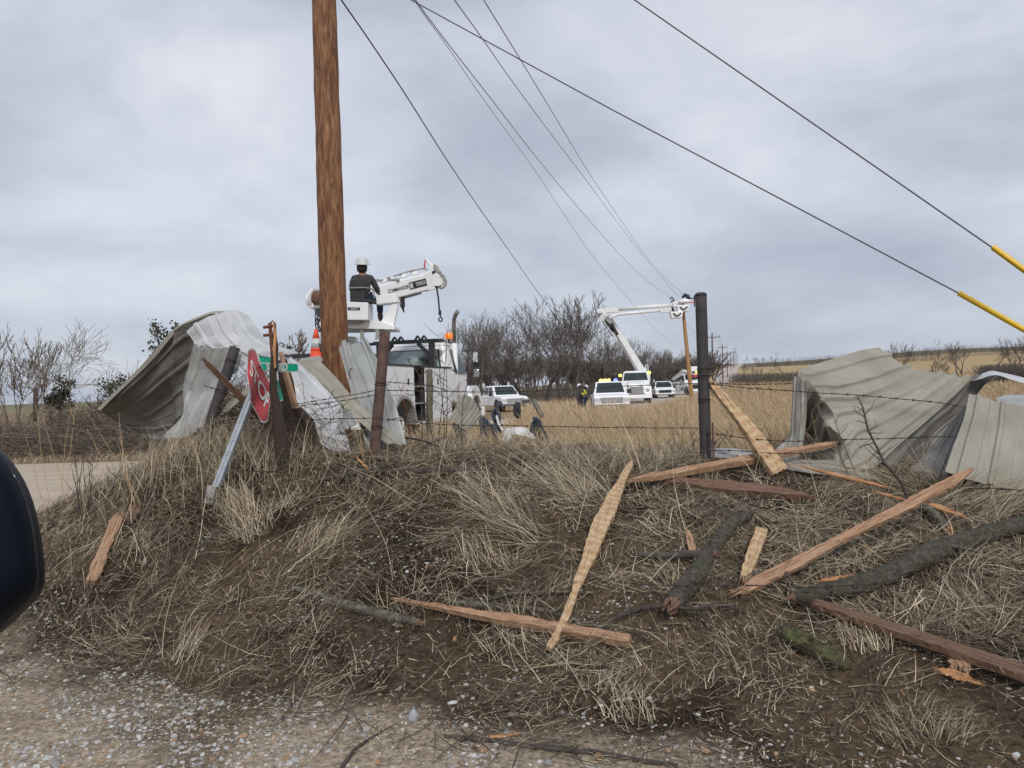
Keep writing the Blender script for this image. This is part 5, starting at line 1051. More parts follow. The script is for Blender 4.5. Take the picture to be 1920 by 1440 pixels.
def dup(src, loc, rz, sc, label, group=None):
    r = src.copy(); C.objects.link(r); r.location = loc; r.rotation_euler = (0, 0, rz); r.scale = (sc,) * 3; r['label'] = label
    if group: r['group'] = group
    for ch in src.children: c = ch.copy(); C.objects.link(c); c.parent = r
    return r
used = set()
def place_tree(src, px, top, d, rz, label, hproto, sink=0.2):
    q = P(px, top, d); z0 = hm(q.x, q.y) - sink; sc = (q.z - z0) / hproto; loc = (q.x, q.y, z0)
    if src.name in used: return dup(src, loc, rz, sc, label)
    used.add(src.name); src.location = loc; src.rotation_euler = (0, 0, rz); src.scale = (sc,) * 3; src['label'] = label; return src
TA = tree_proto(1, 10, 'x', spread=.55, trunk_h=.24, lev=7, kids=(2, 2), thin=.010, ratio=.79, r0=.17, up=.25)
TB = tree_proto(2, 10, 'x', spread=.5, trunk_h=.2, lev=7, kids=(2, 2), multi=2, thin=.010, ratio=.79, r0=.13, up=.28)
TC = tree_proto(5, 10, 'x', spread=.62, trunk_h=.24, lev=7, kids=(2, 2), thin=.010, ratio=.78, r0=.18, up=.2)
TD = tree_proto(8, 10, 'x', spread=.5, trunk_h=.18, lev=7, kids=(2, 2), multi=3, thin=.010, ratio=.79, r0=.12, up=.28)
for src, px, top, d, rz, lb in [
    (TA, 862, 585, 80, .3, 'bare tree just right of the truck exhaust stack'), (TC, 905, 582, 84, 1.2, 'bare tree behind the white pickup hood'),
    (TB, 985, 572, 78, 2.2, 'bare tree above the bed of the white pickup'), (TD, 1060, 545, 76, .5, 'tallest bare tree, left of the raised bucket boom'),
    (TA, 1095, 572, 82, 4.0, 'bare tree close behind the tallest one, on its right'), (TC, 1022, 580, 86, 3.0, 'bare tree between the tallest tree and the pickup'),
    (TB, 1145, 600, 84, 5.0, 'bare tree under the elbow of the bucket boom'), (TD, 945, 590, 89, 4.4, 'bare tree filling the gap behind the two trees by the pickup'),
    (TC, 1170, 622, 94, .9, 'smaller bare tree right under the white lower boom'), (TA, 1200, 640, 106, 2.0, 'small bare tree behind the bucket truck'),
    (TB, 832, 610, 76, 1.0, 'thin bare tree behind the orange beacon of the service truck'), (TD, 1240, 652, 114, 1.9, 'low bare tree behind the small pickup'),
    (TC, 1275, 655, 122, 3.3, 'low bare tree behind the fresh light pole'), (TA, 1305, 652, 126, 5.2, 'last low bare tree of the row, left of the dark corner post'),
    (TB, 1120, 605, 102, 3.4, 'bare tree in the second row behind the lit pickup'), (TA, 1040, 590, 104, 1.4, 'bare tree in the second row behind the tallest one'), (TD, 885, 600, 102, 2.4, 'bare tree in the second row left of the pickup')]:
    place_tree(src, px, top, d, rz, lb, 10)
# the wood behind reads as one mass
mb = MB()
for i in range(52):
    px = random.uniform(815, 1335); d = random.uniform(105, 145); top = np.interp(px, [815, 950, 1150, 1200, 1335], [672, 655, 650, 655, 660]) + random.uniform(-4, 24)
    q = P(px, top, d); z0 = hm(q.x, q.y) - .3; h = q.z - z0
    b, f_ = grow_tree(1000 + i, h, spread=.55, trunk_h=.2, lev=4, kids=(2, 4), thin=.02, multi=2, r0=.10, ratio=.8)
    o = Vector((q.x, q.y, z0)); k = h / max(v[2] for v in f_.v)
    mb.add([o + Vector(v) * k for v in b.v], b.f); mb.add([o + Vector(v) * k for v in f_.v], f_.f)
tag(mb.build('far_wood', M['twig']), kind='stuff')
mb = MB()
for i in range(2600):
    px = random.uniform(800, 1345); d = random.uniform(74, 115); q = P(px, 700, d); z0 = hm(q.x, q.y)
    if abs(q.x - (5.6 + .31 * (q.y - 45))) < 4.2: continue
    h = random.uniform(.5, 2.2); v = Vector((random.gauss(0, .3), random.gauss(0, .3), 1)).normalized(); p = Vector((q.x, q.y, z0)); p2 = p + v * h * .5
    mb.tube([p, p2, p2 + (v + Vector((random.gauss(0, .3), random.gauss(0, .3), 0))) * h * .5], [.025, .02, .01], 3, cap=False)
    for _ in range(3): s_ = p + v * h * random.uniform(.2, .6); mb.tube([s_, s_ + Vector((random.gauss(0, .4), random.gauss(0, .4), random.uniform(.2, .7))) * h * .5], [.015, .008], 3, cap=False)
tag(mb.build('undergrowth', M['twig']), kind='stuff')
# right side, along the creek
TE = tree_proto(31, 10, 'x', spread=.62, trunk_h=.34, lev=5, kids=(2, 2), thin=.03, ratio=.74, r0=.24, up=.2)
TF = tree_proto(32, 10, 'x', spread=.55, trunk_h=.28, lev=5, kids=(2, 2), multi=2, thin=.03, ratio=.76, r0=.2, up=.3)
TG = tree_proto(33, 10, 'x', spread=.75, trunk_h=.36, lev=5, kids=(2, 2), thin=.03, ratio=.74, r0=.26, up=.1)
RT = [(TG, 1468, 657, 175, .4, 'dark bare tree alone left of the big tan sheet'), (TE, 1397, 680, 165, 1.0, 'small dark bare tree by the foot of the road hill'), (TF, 1418, 685, 168, 2.0, 'smaller twin bare tree right of the one by the road hill'),
      (TF, 1678, 638, 150, .8, 'round bushy bare tree behind the peak of the big tan sheet'), (TG, 1746, 636, 160, 2.7, 'spreading bare tree on the right skyline, second from the sheet'), (TE, 1793, 640, 165, 1.6, 'upright bare tree third from the peak of the sheet'),
      (TF, 1803, 641, 168, 3.6, 'slim bare tree beside the upright one on the right skyline'), (TG, 1862, 632, 120, 4.2, 'crooked bare tree above the white arched strip'), (TF, 1905, 626, 115, 5.1, 'densest bare tree at the right edge under the yellow guard'),
      (TE, 1925, 632, 110, .2, 'bare tree cut off by the right edge of the picture'), (TF, 1755, 672, 125, .2, 'low bare tree in the gold field above the tan sheet ribs'), (TE, 1775, 682, 118, 3.1, 'lowest bare tree in the gold field above the tan sheet ribs'),
      (TG, 1404, 664, 600, 1, 'tiny distant tree on the hill crest nearest the road'), (TF, 1416, 669, 610, 2, 'tiny distant tree second from the road on the crest'), (TF, 1432, 670, 620, 4, 'tiny distant tree third from the road on the crest'), (TE, 1446, 668, 615, 3, 'tiny distant tree fourth from the road on the crest')]
for a in RT: o = place_tree(*a[:5], a[5], 10); o['group'] = 'bare trees in the field on the right'
mb = MB()
for (a0, b0, dd0, dd1, hh, cnt) in [(1380, 1500, 150, 185, 2.2, 700), (1500, 1560, 160, 180, 2.6, 300), (1640, 1760, 140, 170, 1.8, 400), (1840, 1930, 105, 125, 2.6, 600), (1358, 1380, 150, 260, 2.4, 160), (1420, 1930, 415, 440, 4.5, 700), (1560, 1800, 300, 310, 3.0, 160)]:
    for i in range(cnt):
        q = P(random.uniform(a0, b0), 700, random.uniform(dd0, dd1)); p = Vector((q.x, q.y, hm(q.x, q.y))); h = random.uniform(.4, 1) * hh
        if abs(q.x - (5.6 + .31 * (q.y - 45))) < 4: continue
        for _ in range(3): mb.tube([p, p + Vector((random.gauss(0, .35), random.gauss(0, .35), 1)) * h], [.035, .02], 3, cap=False)
tag(mb.build('creek_brush', M['twig']), kind='stuff')
# shrubs on the left
def shrub(seed, px, top, d, label, h0, name='bare_shrub', sink=0.1, cm='stem', group='bare shrubs on the left', **kw):
    q = P(px, top, d); z0 = hm(q.x, q.y) - sink; h = q.z - z0
    a = tree_proto(seed, h, label, 'shrub', name, group, tm=cm, cm=cm, **kw); a.location = (q.x, q.y, z0); return a
shrub(21, 108, 598, 26, 'large bare shrub tree left, by the far side of the side road', 4, spread=.75, trunk_h=.24, lev=6, kids=(2, 2), multi=3, thin=.006, r0=.05, ratio=.80, up=.10)
shrub(22, 22, 610, 25, 'thin upright bare shrub at the far left edge above the car mirror', 4, spread=.3, trunk_h=.3, lev=5, kids=(2, 2), multi=5, thin=.008, r0=.03)
shrub(23, 240, 672, 27, 'low bare shrub behind the drooping left tip of the crumpled sheet', 3, spread=.7, trunk_h=.22, lev=6, kids=(1, 2), multi=3, thin=.006, r0=.03, ratio=.82)
shrub(24, 188, 720, 28, 'lowest bare shrub between the large shrub tree and the sheet', 3, spread=.7, trunk_h=.24, lev=5, kids=(2, 2), multi=3, thin=.006, r0=.025)
shrub(25, 545, 618, 22, 'bare shrub seen between the splintered post and the truck rack', 3, spread=.5, trunk_h=.2, lev=6, kids=(2, 3), multi=3, thin=.007, r0=.04)
shrub(26, 455, 672, 18, 'tangled bare shrub seen through the arch under the sheet', 3, spread=.7, trunk_h=.2, lev=6, kids=(2, 3), multi=5, thin=.007, r0=.04)
def leafy(px, py, d, r_, label, n=520):
    c = P(px, py, d); a = thing('evergreen_bush', label, 'bush', (c.x, c.y, hm(c.x, c.y)), group='dark evergreen bushes')
    mb = MB(); mb.tube([Vector((c.x, c.y, hm(c.x, c.y) - .1)), c], [.07, .03], 6)
    cl = [c + Vector((random.gauss(0, r_ * .5), random.gauss(0, r_ * .5), random.gauss(0, r_ * .55))) for _ in range(16)]
    for q in cl: mb.tube([c - Vector((0, 0, r_)), q], [.02, .006], 4)
    mb.build('trunk', M['trunkm'], a, W=True); lf = MB()
    for i in range(n):
        q = random.choice(cl) + Vector((random.gauss(0, r_ * .17), random.gauss(0, r_ * .17), random.gauss(0, r_ * .17))); u = Vector((random.gauss(0, 1), random.gauss(0, 1), random.gauss(0, 1))).normalized() * random.uniform(.015, .04); v = u.orthogonal()
        lf.add([q - u, q + v, q + u, q - v], [(0, 1, 2, 3)])
    lf.build('crown', M['leaf_ev'], a, W=True)
leafy(303, 640, 20, .42, 'dark evergreen bush poking out above the left slope of the crumpled sheet')
leafy(228, 728, 24, .55, 'dark evergreen bush at the drooping left tip of the sheet')
leafy(112, 745, 26, .45, 'dark evergreen clump in the foot of the large shrub tree', 1200)
# brush heaps
mb = MB()
for (px0, px1, py0, py1, d0_, d1_, n_) in [(-20, 290, 790, 835, 23.4, 27, 5200), (90, 210, 745, 800, 24.5, 26.5, 1800), (430, 640, 800, 850, 8.0, 9.8, 1100), (460, 560, 740, 830, 8.3, 9.0, 500)]:
    for i in range(n_):
        px = random.uniform(px0, px1); d = random.uniform(d0_, d1_); q = P(px, random.uniform(py0, py1), d); g = hm(q.x, q.y); hump = 1 if d < 20 else .9
        p = Vector((q.x, q.y, g + random.random() ** 1.6 * (max(.1, q.z - g) if d > 20 else .5) * hump))
        v = Vector((random.gauss(0, 1), random.gauss(0, .6), random.gauss(0, .45))).normalized() * random.uniform(.15, .5) * (1.3 if d > 20 else .7); b_ = Vector((random.gauss(0, .07), 0, random.gauss(0, .07)))
        mb.tube([p - v, p + b_, p + v], [.006, .005, .003] if d > 20 else [.004, .0035, .002], 3, cap=False, mi=random.choice((0, 0, 1)))
tag(mb.build('brush_heap', [M['stem'], M['twig_dark']]), kind='stuff')
# weeds and saplings near the camera
def stalks(px, py, n, h, label, name='weed', m='stem', lean=.12, r_=.0032, br=3, sp=.12, cat='weed', group='tall weeds and saplings', az=None, thorn=False):
    g = G(px, py); a = thing(name, label, cat, tuple(g), group=group); mb = MB()
    for i in range(n):
        p = g + Vector((random.uniform(-sp, sp), random.uniform(-sp, sp), -.02)); hh = h * random.uniform(.7, 1.1); l0 = Vector((random.gauss(0, lean) if az is None else az + random.gauss(0, .05), random.gauss(0, lean), 1)).normalized(); pts = [p]
        for k in range(6): l0 = (l0 + Vector((random.gauss(0, .06), random.gauss(0, .06), 0))).normalized(); pts.append(pts[-1] + l0 * hh / 6)
        mb.tube(pts, list(np.linspace(r_, r_ * .4, 7)), 5)
        for k in range(br):
            q = pts[random.randint(2, 5)]; s_ = Vector((random.choice((-1, 1)) * random.uniform(.3, .9), random.gauss(0, .4), random.uniform(.4, 1))).normalized() * hh * random.uniform(.12, .3)
            mb.tube([q, q + s_ * .6, q + s_ * .95 + Vector((0, 0, .03))], [r_ * .6, r_ * .45, r_ * .2], 4)
            if thorn:
                for _ in range(4): c = q + s_ * random.uniform(.2, .9); mb.tube([c, c + Vector((random.uniform(-1, 1), random.uniform(-.5, .5), random.uniform(-.3, 1))).normalized() * .035], [r_ * .4, .0006], 4)
    mb.build('stems', M[m], a, W=True)
# thorny sapling in front of the big sheet
a = thing('thorny_sapling', 'small dark thorny sapling standing in front of the big tan sheet', 'sapling', tuple(G(1722, 968)), group='tall weeds and saplings')
d_ = G(1722, 968).y; mb = MB(); S_ = [(1722, 975), (1706, 945), (1690, 905), (1658, 868), (1644, 838), (1628, 808), (1622, 782), (1617, 762), (1607, 741)]
mb.tube([P(x, y, d_) for x, y in S_], [.013, .013, .011, .010, .009, .008, .007, .005, .002], 8, wob=.12)
for b_ in [((1620, 778), (1634, 765), (1641, 748)), ((1622, 782), (1605, 772), (1598, 758)), ((1626, 795), (1612, 790), (1602, 788)), ((1628, 808), (1644, 800), (1640, 786)), ((1640, 830), (1612, 838), (1601, 818)), ((1658, 868), (1632, 848), (1616, 832)), ((1618, 768), (1608, 764), (1602, 760)), ((1630, 812), (1650, 812), (1656, 806)), ((1690, 905), (1700, 880), (1716, 866)), ((1652, 856), (1628, 832), (1610, 840), (1595, 860))]:
    mb.tube([P(x, y, d_ - .02) for x, y in b_], list(np.linspace(.0045, .001, len(b_))), 5)
for i in range(46):
    j = random.randint(3, 7); q = P(*S_[j], d_).lerp(P(*S_[j + 1], d_), random.random()); mb.tube([q, q + Vector((random.uniform(-1, 1), random.uniform(-.6, .6), random.uniform(-.2, .9))).normalized() * random.uniform(.015, .045)], [.0022, .0006], 4)
mb.build('stems', M['bark_dark'], a, W=True)
for px, py, n_, h, lb, kw in [(150, 985, 9, .85, 'cluster of reddish bare stems growing by the car mirror', dict(m='bark_dark', r_=.0045, lean=.13)), (250, 960, 4, .95, 'pale bent grass stalks left of the leaning dark pipe post', dict(m='wood_pale', r_=.003, az=-.25, br=1)),
        (110, 960, 5, 1.1, 'pale stalks rising beside the car mirror', dict(m='wood_pale', r_=.003, br=1, az=-.1)), (240, 1060, 2, .75, 'dark single stem above the short broken board at left', dict(m='bark_dark', r_=.006, br=3, az=-.08)),
        (1128, 875, 3, .8, 'thin weed stems on the crest left of the dark corner post', dict(m='stem', r_=.003, az=-.3)), (1000, 800, 5, .9, 'tall weed stems in the gold grass above the white liner', dict(m='stem', r_=.004)),
        (835, 838, 6, 1.35, 'leafless sapling cluster in front of the service truck cab', dict(m='bark_dark', r_=.006, br=6, sp=.35)), (765, 838, 6, 1.1, 'leafless bush in front of the truck rear wheel', dict(m='rust_red', r_=.005, br=6, sp=.35, lean=.4)),
        (1290, 850, 4, .5, 'dark tangle of thin stems left of the corner post foot', dict(m='bark_dark', r_=.004, lean=.6, thorn=True)), (1360, 850, 7, .55, 'dark thorny tangle right of the corner post foot', dict(m='bark_dark', r_=.0045, lean=.8, thorn=True, sp=.3)),
        (1560, 880, 6, .6, 'pale curved stalks in front of the big tan sheet', dict(m='wood_pale', r_=.003, lean=.6, br=2)), (1590, 900, 3, .7, 'bare grey twig leaning left of the thorny sapling', dict(m='stem', r_=.006, az=-.35)),
        (700, 865, 3, .95, 'tall thin stalk crossing the foot of the rusted post', dict(m='wood_pale', r_=.0025, az=-.25, br=1)), (1190, 840, 5, .7, 'reddish weed stems in the gold grass before the trucks', dict(m='rust_red', r_=.003, lean=.25))]:
    stalks(px, py, n_, h, lb, **kw)

# ------------------------------------------------------------------ far utility poles
def far_pole(px, top, d, label, cross=True, basey=None, m='pole_dark', px2=None, r_=.14):
    t = P(px, top, d); b = P(px2 or px + 2, 730, d); b.z = hm(b.x, b.y) - .2
    a = thing('utility_pole', label, 'utility pole', tuple(b), group='line of utility poles beside the road')
    MB().tube([b.lerp(t, i / 8) for i in range(9)], list(np.linspace(r_ * 1.15, r_ * .8, 9)), 10, wob=.04).build('pole_shaft', M[m], a, smooth=True, W=True)
    if cross:
        c = t + Vector((0, -.15, -.65)); v = Vector((1, -.28, 0)).normalized(); mb = MB(); mb.bar(c - v * 1.2, c + v * 1.2, .11, .12); mb.build('crossarm', M['pole_dark'], a, W=True)
        br = MB(); br.bar(c - v * .6, c + Vector((0, .05, -.55)), .04, .04); br.build('brace', M['grey_paint'], a, W=True); br = MB(); br.bar(c + v * .6, c + Vector((0, .05, -.55)), .04, .04); br.build('brace', M['grey_paint'], a, W=True)
        for k in (-1.12, -.62, 1.12): MB().lathe([(.02, 0), (.02, .1), (.06, .12), (.06, .2), (.02, .24)], 8, Matrix.Translation(c + v * k + Vector((0, 0, .06)))).build('insulator', M['grey_paint'], a, W=True)
    return a
far_pole(1281, 583, 62, 'fresh light brown pole standing under the white buckets', False, m='pole_far', px2=1297, r_=.17)
for px, top, d, lb in [(1335, 625, 125, 'first dark pole with a crossarm right of the corner post'), (1354, 646, 185, 'second dark pole with a crossarm right of the corner post'), (1363, 660, 250, 'third pole of the far row'), (1370, 659, 315, 'fourth pole of the far row'),
                       (1375, 658, 380, 'fifth pole of the far row'), (1377.5, 652, 445, 'sixth and highest looking pole of the far row on the hill'), (1380, 658, 510, 'seventh pole of the far row'), (1383, 664, 580, 'last and smallest pole of the far row')]:
    far_pole(px, top, d, lb, m='pole_dark' if d < 300 else 'pole_dark')
def span(pa, pb, label, r_):
    out = []
    for i in range(17): t = i / 16; q = pa.lerp(pb, t); q.z -= 1.0 * 4 * t * (1 - t); out.append(q)
    tag(MB().tube(out, r_, 4).build('power_line', M['cable'], loc=tuple(out[0])), label, 'overhead wire', 'overhead line wires')
tops = [P(1284, 560, 62), P(1335, 630, 125), P(1354, 651, 185), P(1363, 664, 250), P(1370, 663, 315)]
for i in range(4):
    for k, (s_, nm) in enumerate(((-1.0, 'left'), (1.0, 'right'))):
        v = Vector((1, -.28, 0)).normalized() * s_
        span(tops[i] + v, tops[i + 1] + v, f'{nm} wire of the span starting at the {["fresh light", "first dark", "second dark", "third far"][i]} pole', .012 + .003 * i)

# ------------------------------------------------------------------ vehicles
def rot_frame(px, d, rz, z=None):
    q = P(px, 740, d); return Vector((q.x, q.y, hm(q.x, q.y) if z is None else z)), rz
def wheel(parent, x, y, r_, wd, side, name='wheel', dual=False):
    Mx = Matrix.Translation((x, y, r_)) @ Matrix.Rotation(side * math.pi / 2, 4, 'Y')
    a = MB(); h = wd / 2
    a.lathe([(r_ * .55, -h), (r_ * .9, -h), (r_ * .98, -h * .8), (r_, -h * .4), (r_, h * .4), (r_ * .98, h * .8), (r_ * .9, h), (r_ * .58, h), (r_ * .55, h * .6)], 26, Mx)
    t = a.build(name, M['rubber'], parent, smooth=True, bevel=0)
    rm_ = MB(); rm_.lathe([(0.0, h * .55), (r_ * .16, h * .55), (r_ * .18, h * .35), (r_ * .42, h * .25), (r_ * .5, h * .8), (r_ * .57, h * .9), (r_ * .57, -h * .5), (0, -h * .5)], 20, Mx)
    rm_.build('rim', M['white_paint'] if dual else M['chrome'], t, smooth=False)
def pickup(name, label, px, d, rz, group='white trucks parked along the road', lights=False, grille_dark=False, cab4=True, z=None):
    loc, rz = rot_frame(px, d, rz, z); a = thing(name, label, 'pickup truck', loc, rz, group)
    W2 = .98
    b = MB()   # lower body: profile along y (front = +y)
    b.prism([(-2.75, .55), (-2.75, 1.08), (-.95, 1.10), (.95, 1.12), (1.05, 1.12), (2.35, 1.04), (2.62, .95), (2.70, .60), (2.55, .42), (-2.6, .42)], -W2, W2)
    b.build('body', M['white_paint'], a, bevel=.05)
    g = MB(); y0, y1 = (-.95, 1.0)
    g.frus((-W2 + .03, W2 - .03, y0, y1 + .35, 1.08), (-W2 + .22, W2 - .22, y0 + .25, y1 - .40, 1.80)); g.build('cab', M['white_paint'], a, bevel=.05)
    def fr(u0, u1, v0, v1, quad, nm, m='glass', off=.012): MB().panel(quad, u0, u1, v0, v1, off).build(nm, M[m], a)
    A0, A1, B0, B1 = -W2 + .03, W2 - .03, y0, y1 + .35; a0, a1, b0, b1 = -W2 + .22, W2 - .22, y0 + .25, y1 - .40
    front = [(A1, B1, 1.08), (A0, B1, 1.08), (a0, b1, 1.8), (a1, b1, 1.8)]; back = [(A0, B0, 1.08), (A1, B0, 1.08), (a1, b0, 1.8), (a0, b0, 1.8)]
    rs = [(A1, B0, 1.08), (A1, B1, 1.08), (a1, b1, 1.8), (a1, b0, 1.8)]; ls = [(A0, B1, 1.08), (A0, B0, 1.08), (a0, b0, 1.8), (a0, b1, 1.8)]
    fr(.06, .94, .12, .90, front, 'windshield'); fr(.1, .9, .2, .85, back, 'rear_window')
    for q in (rs, ls):
        fr(.10 if q is rs else .14, .46, .16, .86, q, 'side_window'); fr(.52, .86, .16, .86, q, 'side_window')
    MB().box(-.62, .62, 2.66, 2.72, .62, .92).build('grille', M['black'] if grille_dark else M['grey_paint'], a, bevel=.01)
    MB().box(-.96, .96, 2.62, 2.80, .42, .58).build('bumper', M['chrome'], a, bevel=.02); MB().box(-.96, .96, -2.86, -2.72, .45, .60).build('bumper', M['chrome'], a, bevel=.02)
    for s_ in (-1, 1):
        MB().box(s_ * .80 - .15, s_ * .80 + .15, 2.60, 2.71, .68, .90).build('headlight', M['headlight'], a, bevel=.02)
        m_ = MB(); m_.box(s_ * 1.10 - .12, s_ * 1.10 + .12, .92, 1.02, 1.10, 1.36); m_.bar((s_ * .95, .95, 1.15), (s_ * 1.1, .95, 1.2), .05, .05); m_.build('mirror', M['black'], a, bevel=.015)
        for yy in (1.72, -1.75):
            wheel(a, s_ * .86, yy, .39, .26, s_)
            ar = MB(); ar.lathe([(.30, -.02), (.47, -.02), (.47, .02), (.30, .02)], 22, Matrix.Translation((s_ * .975, yy, .42)) @ Matrix.Rotation(s_ * math.pi / 2, 4, 'Y')); ar.build('wheel_arch', M['black'], a)
        MB().box(s_ * .985 - .01, s_ * .985 + .01, .1, .25, 1.0, 1.03).build('door_handle', M['black'], a)
    if lights:
        for x, m_ in ((-.45, 'lamp_orange'), (-.22, 'lamp_orange'), (.0, 'lamp_orange'), (.40, 'lamp_blue')):
            MB().lathe([(.10, 0), (.12, .05), (.09, .14), (.03, .17)], 10, Matrix.Translation((-x, .1, 1.80))).build('beacon', M[m_], a, smooth=True)
    return a
pickup('pickup_truck', 'white pickup truck with dark windows parked in the field behind the black debris', 937, 54, R(180 + 24), z=.12)
pickup('pickup_truck', 'white pickup with flashing orange and blue roof lights, nearest of the trucks on the road', 1142, 45, R(180 - 4), lights=True)
pickup('pickup_truck', 'white pickup with a black grille, parked between the bucket truck and the last truck', 1243, 80, R(180 - 6), grille_dark=True)
def big_cab(a, W2=1.08, y0=0, glassf=True, front=True, rearglass='glass_light', lamps=False):
    """conventional medium truck cab; y0 = back wall of the cab, forward = +y"""
    c = MB(); c.frus((-W2 + .02, W2 - .02, y0, y0 + 1.75, .95), (-W2 + .02, W2 - .02, y0, y0 + 1.75, 1.85)); c.frus((-W2 + .02, W2 - .02, y0, y0 + 1.72, 1.85), (-W2 + .16, W2 - .16, y0 + .12, y0 + 1.18, 2.55)); c.frus((-W2 + .16, W2 - .16, y0 + .12, y0 + 1.18, 2.55), (-W2 + .32, W2 - .32, y0 + .3, y0 + .95, 2.66))
    c.build('cab', M['white_paint'], a, bevel=.07)
    A0, A1, B0, B1 = -W2 + .02, W2 - .02, y0, y0 + 1.72; a0, a1, b0, b1 = -W2 + .16, W2 - .16, y0 + .12, y0 + 1.18
    fq = [(A1, B1, 1.85), (A0, B1, 1.85), (a0, b1, 2.55), (a1, b1, 2.55)]; bq = [(A0, B0, 1.85), (A1, B0, 1.85), (a1, b0, 2.55), (a0, b0, 2.55)]
    rs = [(A1, B0, 1.85), (A1, B1, 1.85), (a1, b1, 2.55), (a1, b0, 2.55)]; ls = [(A0, B1, 1.85), (A0, B0, 1.85), (a0, b0, 2.55), (a0, b1, 2.55)]
    MB().panel(fq, .05, .95, .06, .92, .012).build('windshield', M['glass'], a, bevel=.01)
    MB().panel(bq, .10, .90, .16, .80, .03).build('rear_window', M[rearglass], a, bevel=.02)
    fr_ = MB(); fr_.panel(bq, .08, .92, .12, .84, .012); fr_.build('window_seal', M['black'], a, bevel=.02)
    MB().panel(rs, .34, .90, -.10, .86, .014).build('side_window', M['glass'], a, bevel=.01); MB().panel(ls, .10, .66, -.10, .86, .014).build('side_window', M['glass'], a, bevel=.01)
    h = MB(); h.prism([(y0 + 1.70, 1.0), (y0 + 1.70, 1.88), (y0 + 2.2, 1.80), (y0 + 2.95, 1.62), (y0 + 3.08, 1.45), (y0 + 3.10, .85), (y0 + 1.70, .85)], -.66, .66); h.build('hood', M['white_paint'], a, bevel=.08)
    MB().box(-.52, .52, y0 + 3.09, y0 + 3.15, .88, 1.40).build('grille', M['grey_paint'], a, bevel=.02)
    gl = MB()
    for k in range(7): gl.box(-.48, .48, y0 + 3.15, y0 + 3.165, .92 + k * .07, .945 + k * .07)
    gl.build('grille_bars', M['chrome'], a)
    MB().box(-1.15, 1.15, y0 + 3.05, y0 + 3.28, .50, .78).build('bumper', M['white_paint'], a, bevel=.03)
    for s_ in (-1, 1):
        f = MB(); poly = [(y0 + 1.75, 1.0)] + [(y0 + 2.42 + .62 * math.cos(t), .60 + .74 * math.sin(t) + .10) for t in np.linspace(2.6, .15, 9)] + [(y0 + 3.02, .80)] + [(y0 + 2.42 + .54 * math.cos(t), .56 + .58 * math.sin(t)) for t in np.linspace(.3, 2.85, 9)]
        f.prism(poly, min(s_ * .62, s_ * 1.14), max(s_ * .62, s_ * 1.14)); f.build('fender', M['white_paint'], a, bevel=.04)
        MB().prism([(y0 + 1.9, .5), (y0 + 2.0, 1.0), (y0 + 2.42, 1.15), (y0 + 2.85, 1.0), (y0 + 2.95, .5)], min(s_ * .60, s_ * .66), max(s_ * .60, s_ * .66)).build('wheel_well', M['black'], a)
        MB().lathe([(.0, .05), (.13, .03), (.17, -.06)], 14, Matrix.Translation((s_ * .86, y0 + 3.02, 1.13)) @ Matrix.Rotation(-math.pi / 2, 4, 'X')).build('headlight', M['headlight'], a, smooth=True)
        wheel(a, s_ * .98, y0 + 2.42, .50, .28, s_)
        m_ = MB(); m_.box(s_ * 1.42 - .09, s_ * 1.42 + .09, y0 + 1.50, y0 + 1.58, 1.95, 2.40); m_.build('mirror', M['black'], a, bevel=.03)
        MB().panel([(s_ * 1.42 - .09, y0 + 1.495, 1.95), (s_ * 1.42 + .09, y0 + 1.495, 1.95), (s_ * 1.42 + .09, y0 + 1.495, 2.4), (s_ * 1.42 - .09, y0 + 1.495, 2.4)], .12, .88, .34, .95, .002, .004).build('mirror_glass', M['headlight'], a)
        MB().box(s_ * 1.42 - .08, s_ * 1.42 + .08, y0 + 1.49, y0 + 1.57, 1.66, 1.90).build('mirror', M['chrome'], a, bevel=.03)
        MB().tube([(s_ * 1.0, y0 + 1.58, 2.44), (s_ * 1.46, y0 + 1.56, 2.46), (s_ * 1.54, y0 + 1.56, 2.40), (s_ * 1.54, y0 + 1.56, 1.66), (s_ * 1.46, y0 + 1.57, 1.58), (s_ * 1.05, y0 + 1.60, 1.60)], .018, 8).build('mirror_arm', M['black'], a)
    return a

# digger derrick truck (behind the big pole)
HZ = R(-14); fw = Vector((math.sin(-HZ), math.cos(HZ), 0)); rt = Vector((fw.y, -fw.x, 0)); R0 = Vector((-3.53, 17.8, 0)); R0.z = .42
dt = thing('digger_derrick_truck', 'large white utility truck with operator seat, winch and boom behind the big pole', 'utility truck', R0, HZ)
W = lambda f, r, z: R0 + fw * f + rt * r + Vector((0, 0, z))
big_cab(dt, 1.10, 3.2)
MB().box(-.48, .48, -1.5, 5.6, .62, .88).build('chassis', M['black'], dt)
bd = MB()
bd.box(.70, 1.22, -1.35, .35, 1.22, 1.90); bd.box(.70, 1.22, 1.05, 3.05, .55, 1.90); bd.box(.70, .74, .35, 1.05, .58, 1.90); bd.box(.70, 1.22, .35, 1.05, .55, .58); bd.box(.70, 1.22, .33, .37, .58, 1.22)
bd.build('side_body', M['white_paint'], dt, bevel=.015)
MB().prism([(-1.35, .62), (-1.35, 1.22), (-1.08, 1.22), (-1.12, .62)], 1.16, 1.225).build('body_skirt', M['white_paint'], dt)
aw = MB(); poly = [(-.4 + .74 * math.cos(t), .50 + .74 * math.sin(t)) for t in np.linspace(.1, 3.04, 15)] + [(-.4 + .66 * math.cos(t), .50 + .66 * math.sin(t)) for t in np.linspace(3.04, .1, 15)]
aw.prism(poly, 1.0, 1.28); aw.build('fender', M['grey_paint'], dt, bevel=.01)
fb = MB(); ar_ = [(-.4 + .74 * math.cos(t), .50 + .74 * math.sin(t)) for t in np.linspace(.2, 2.94, 13)]
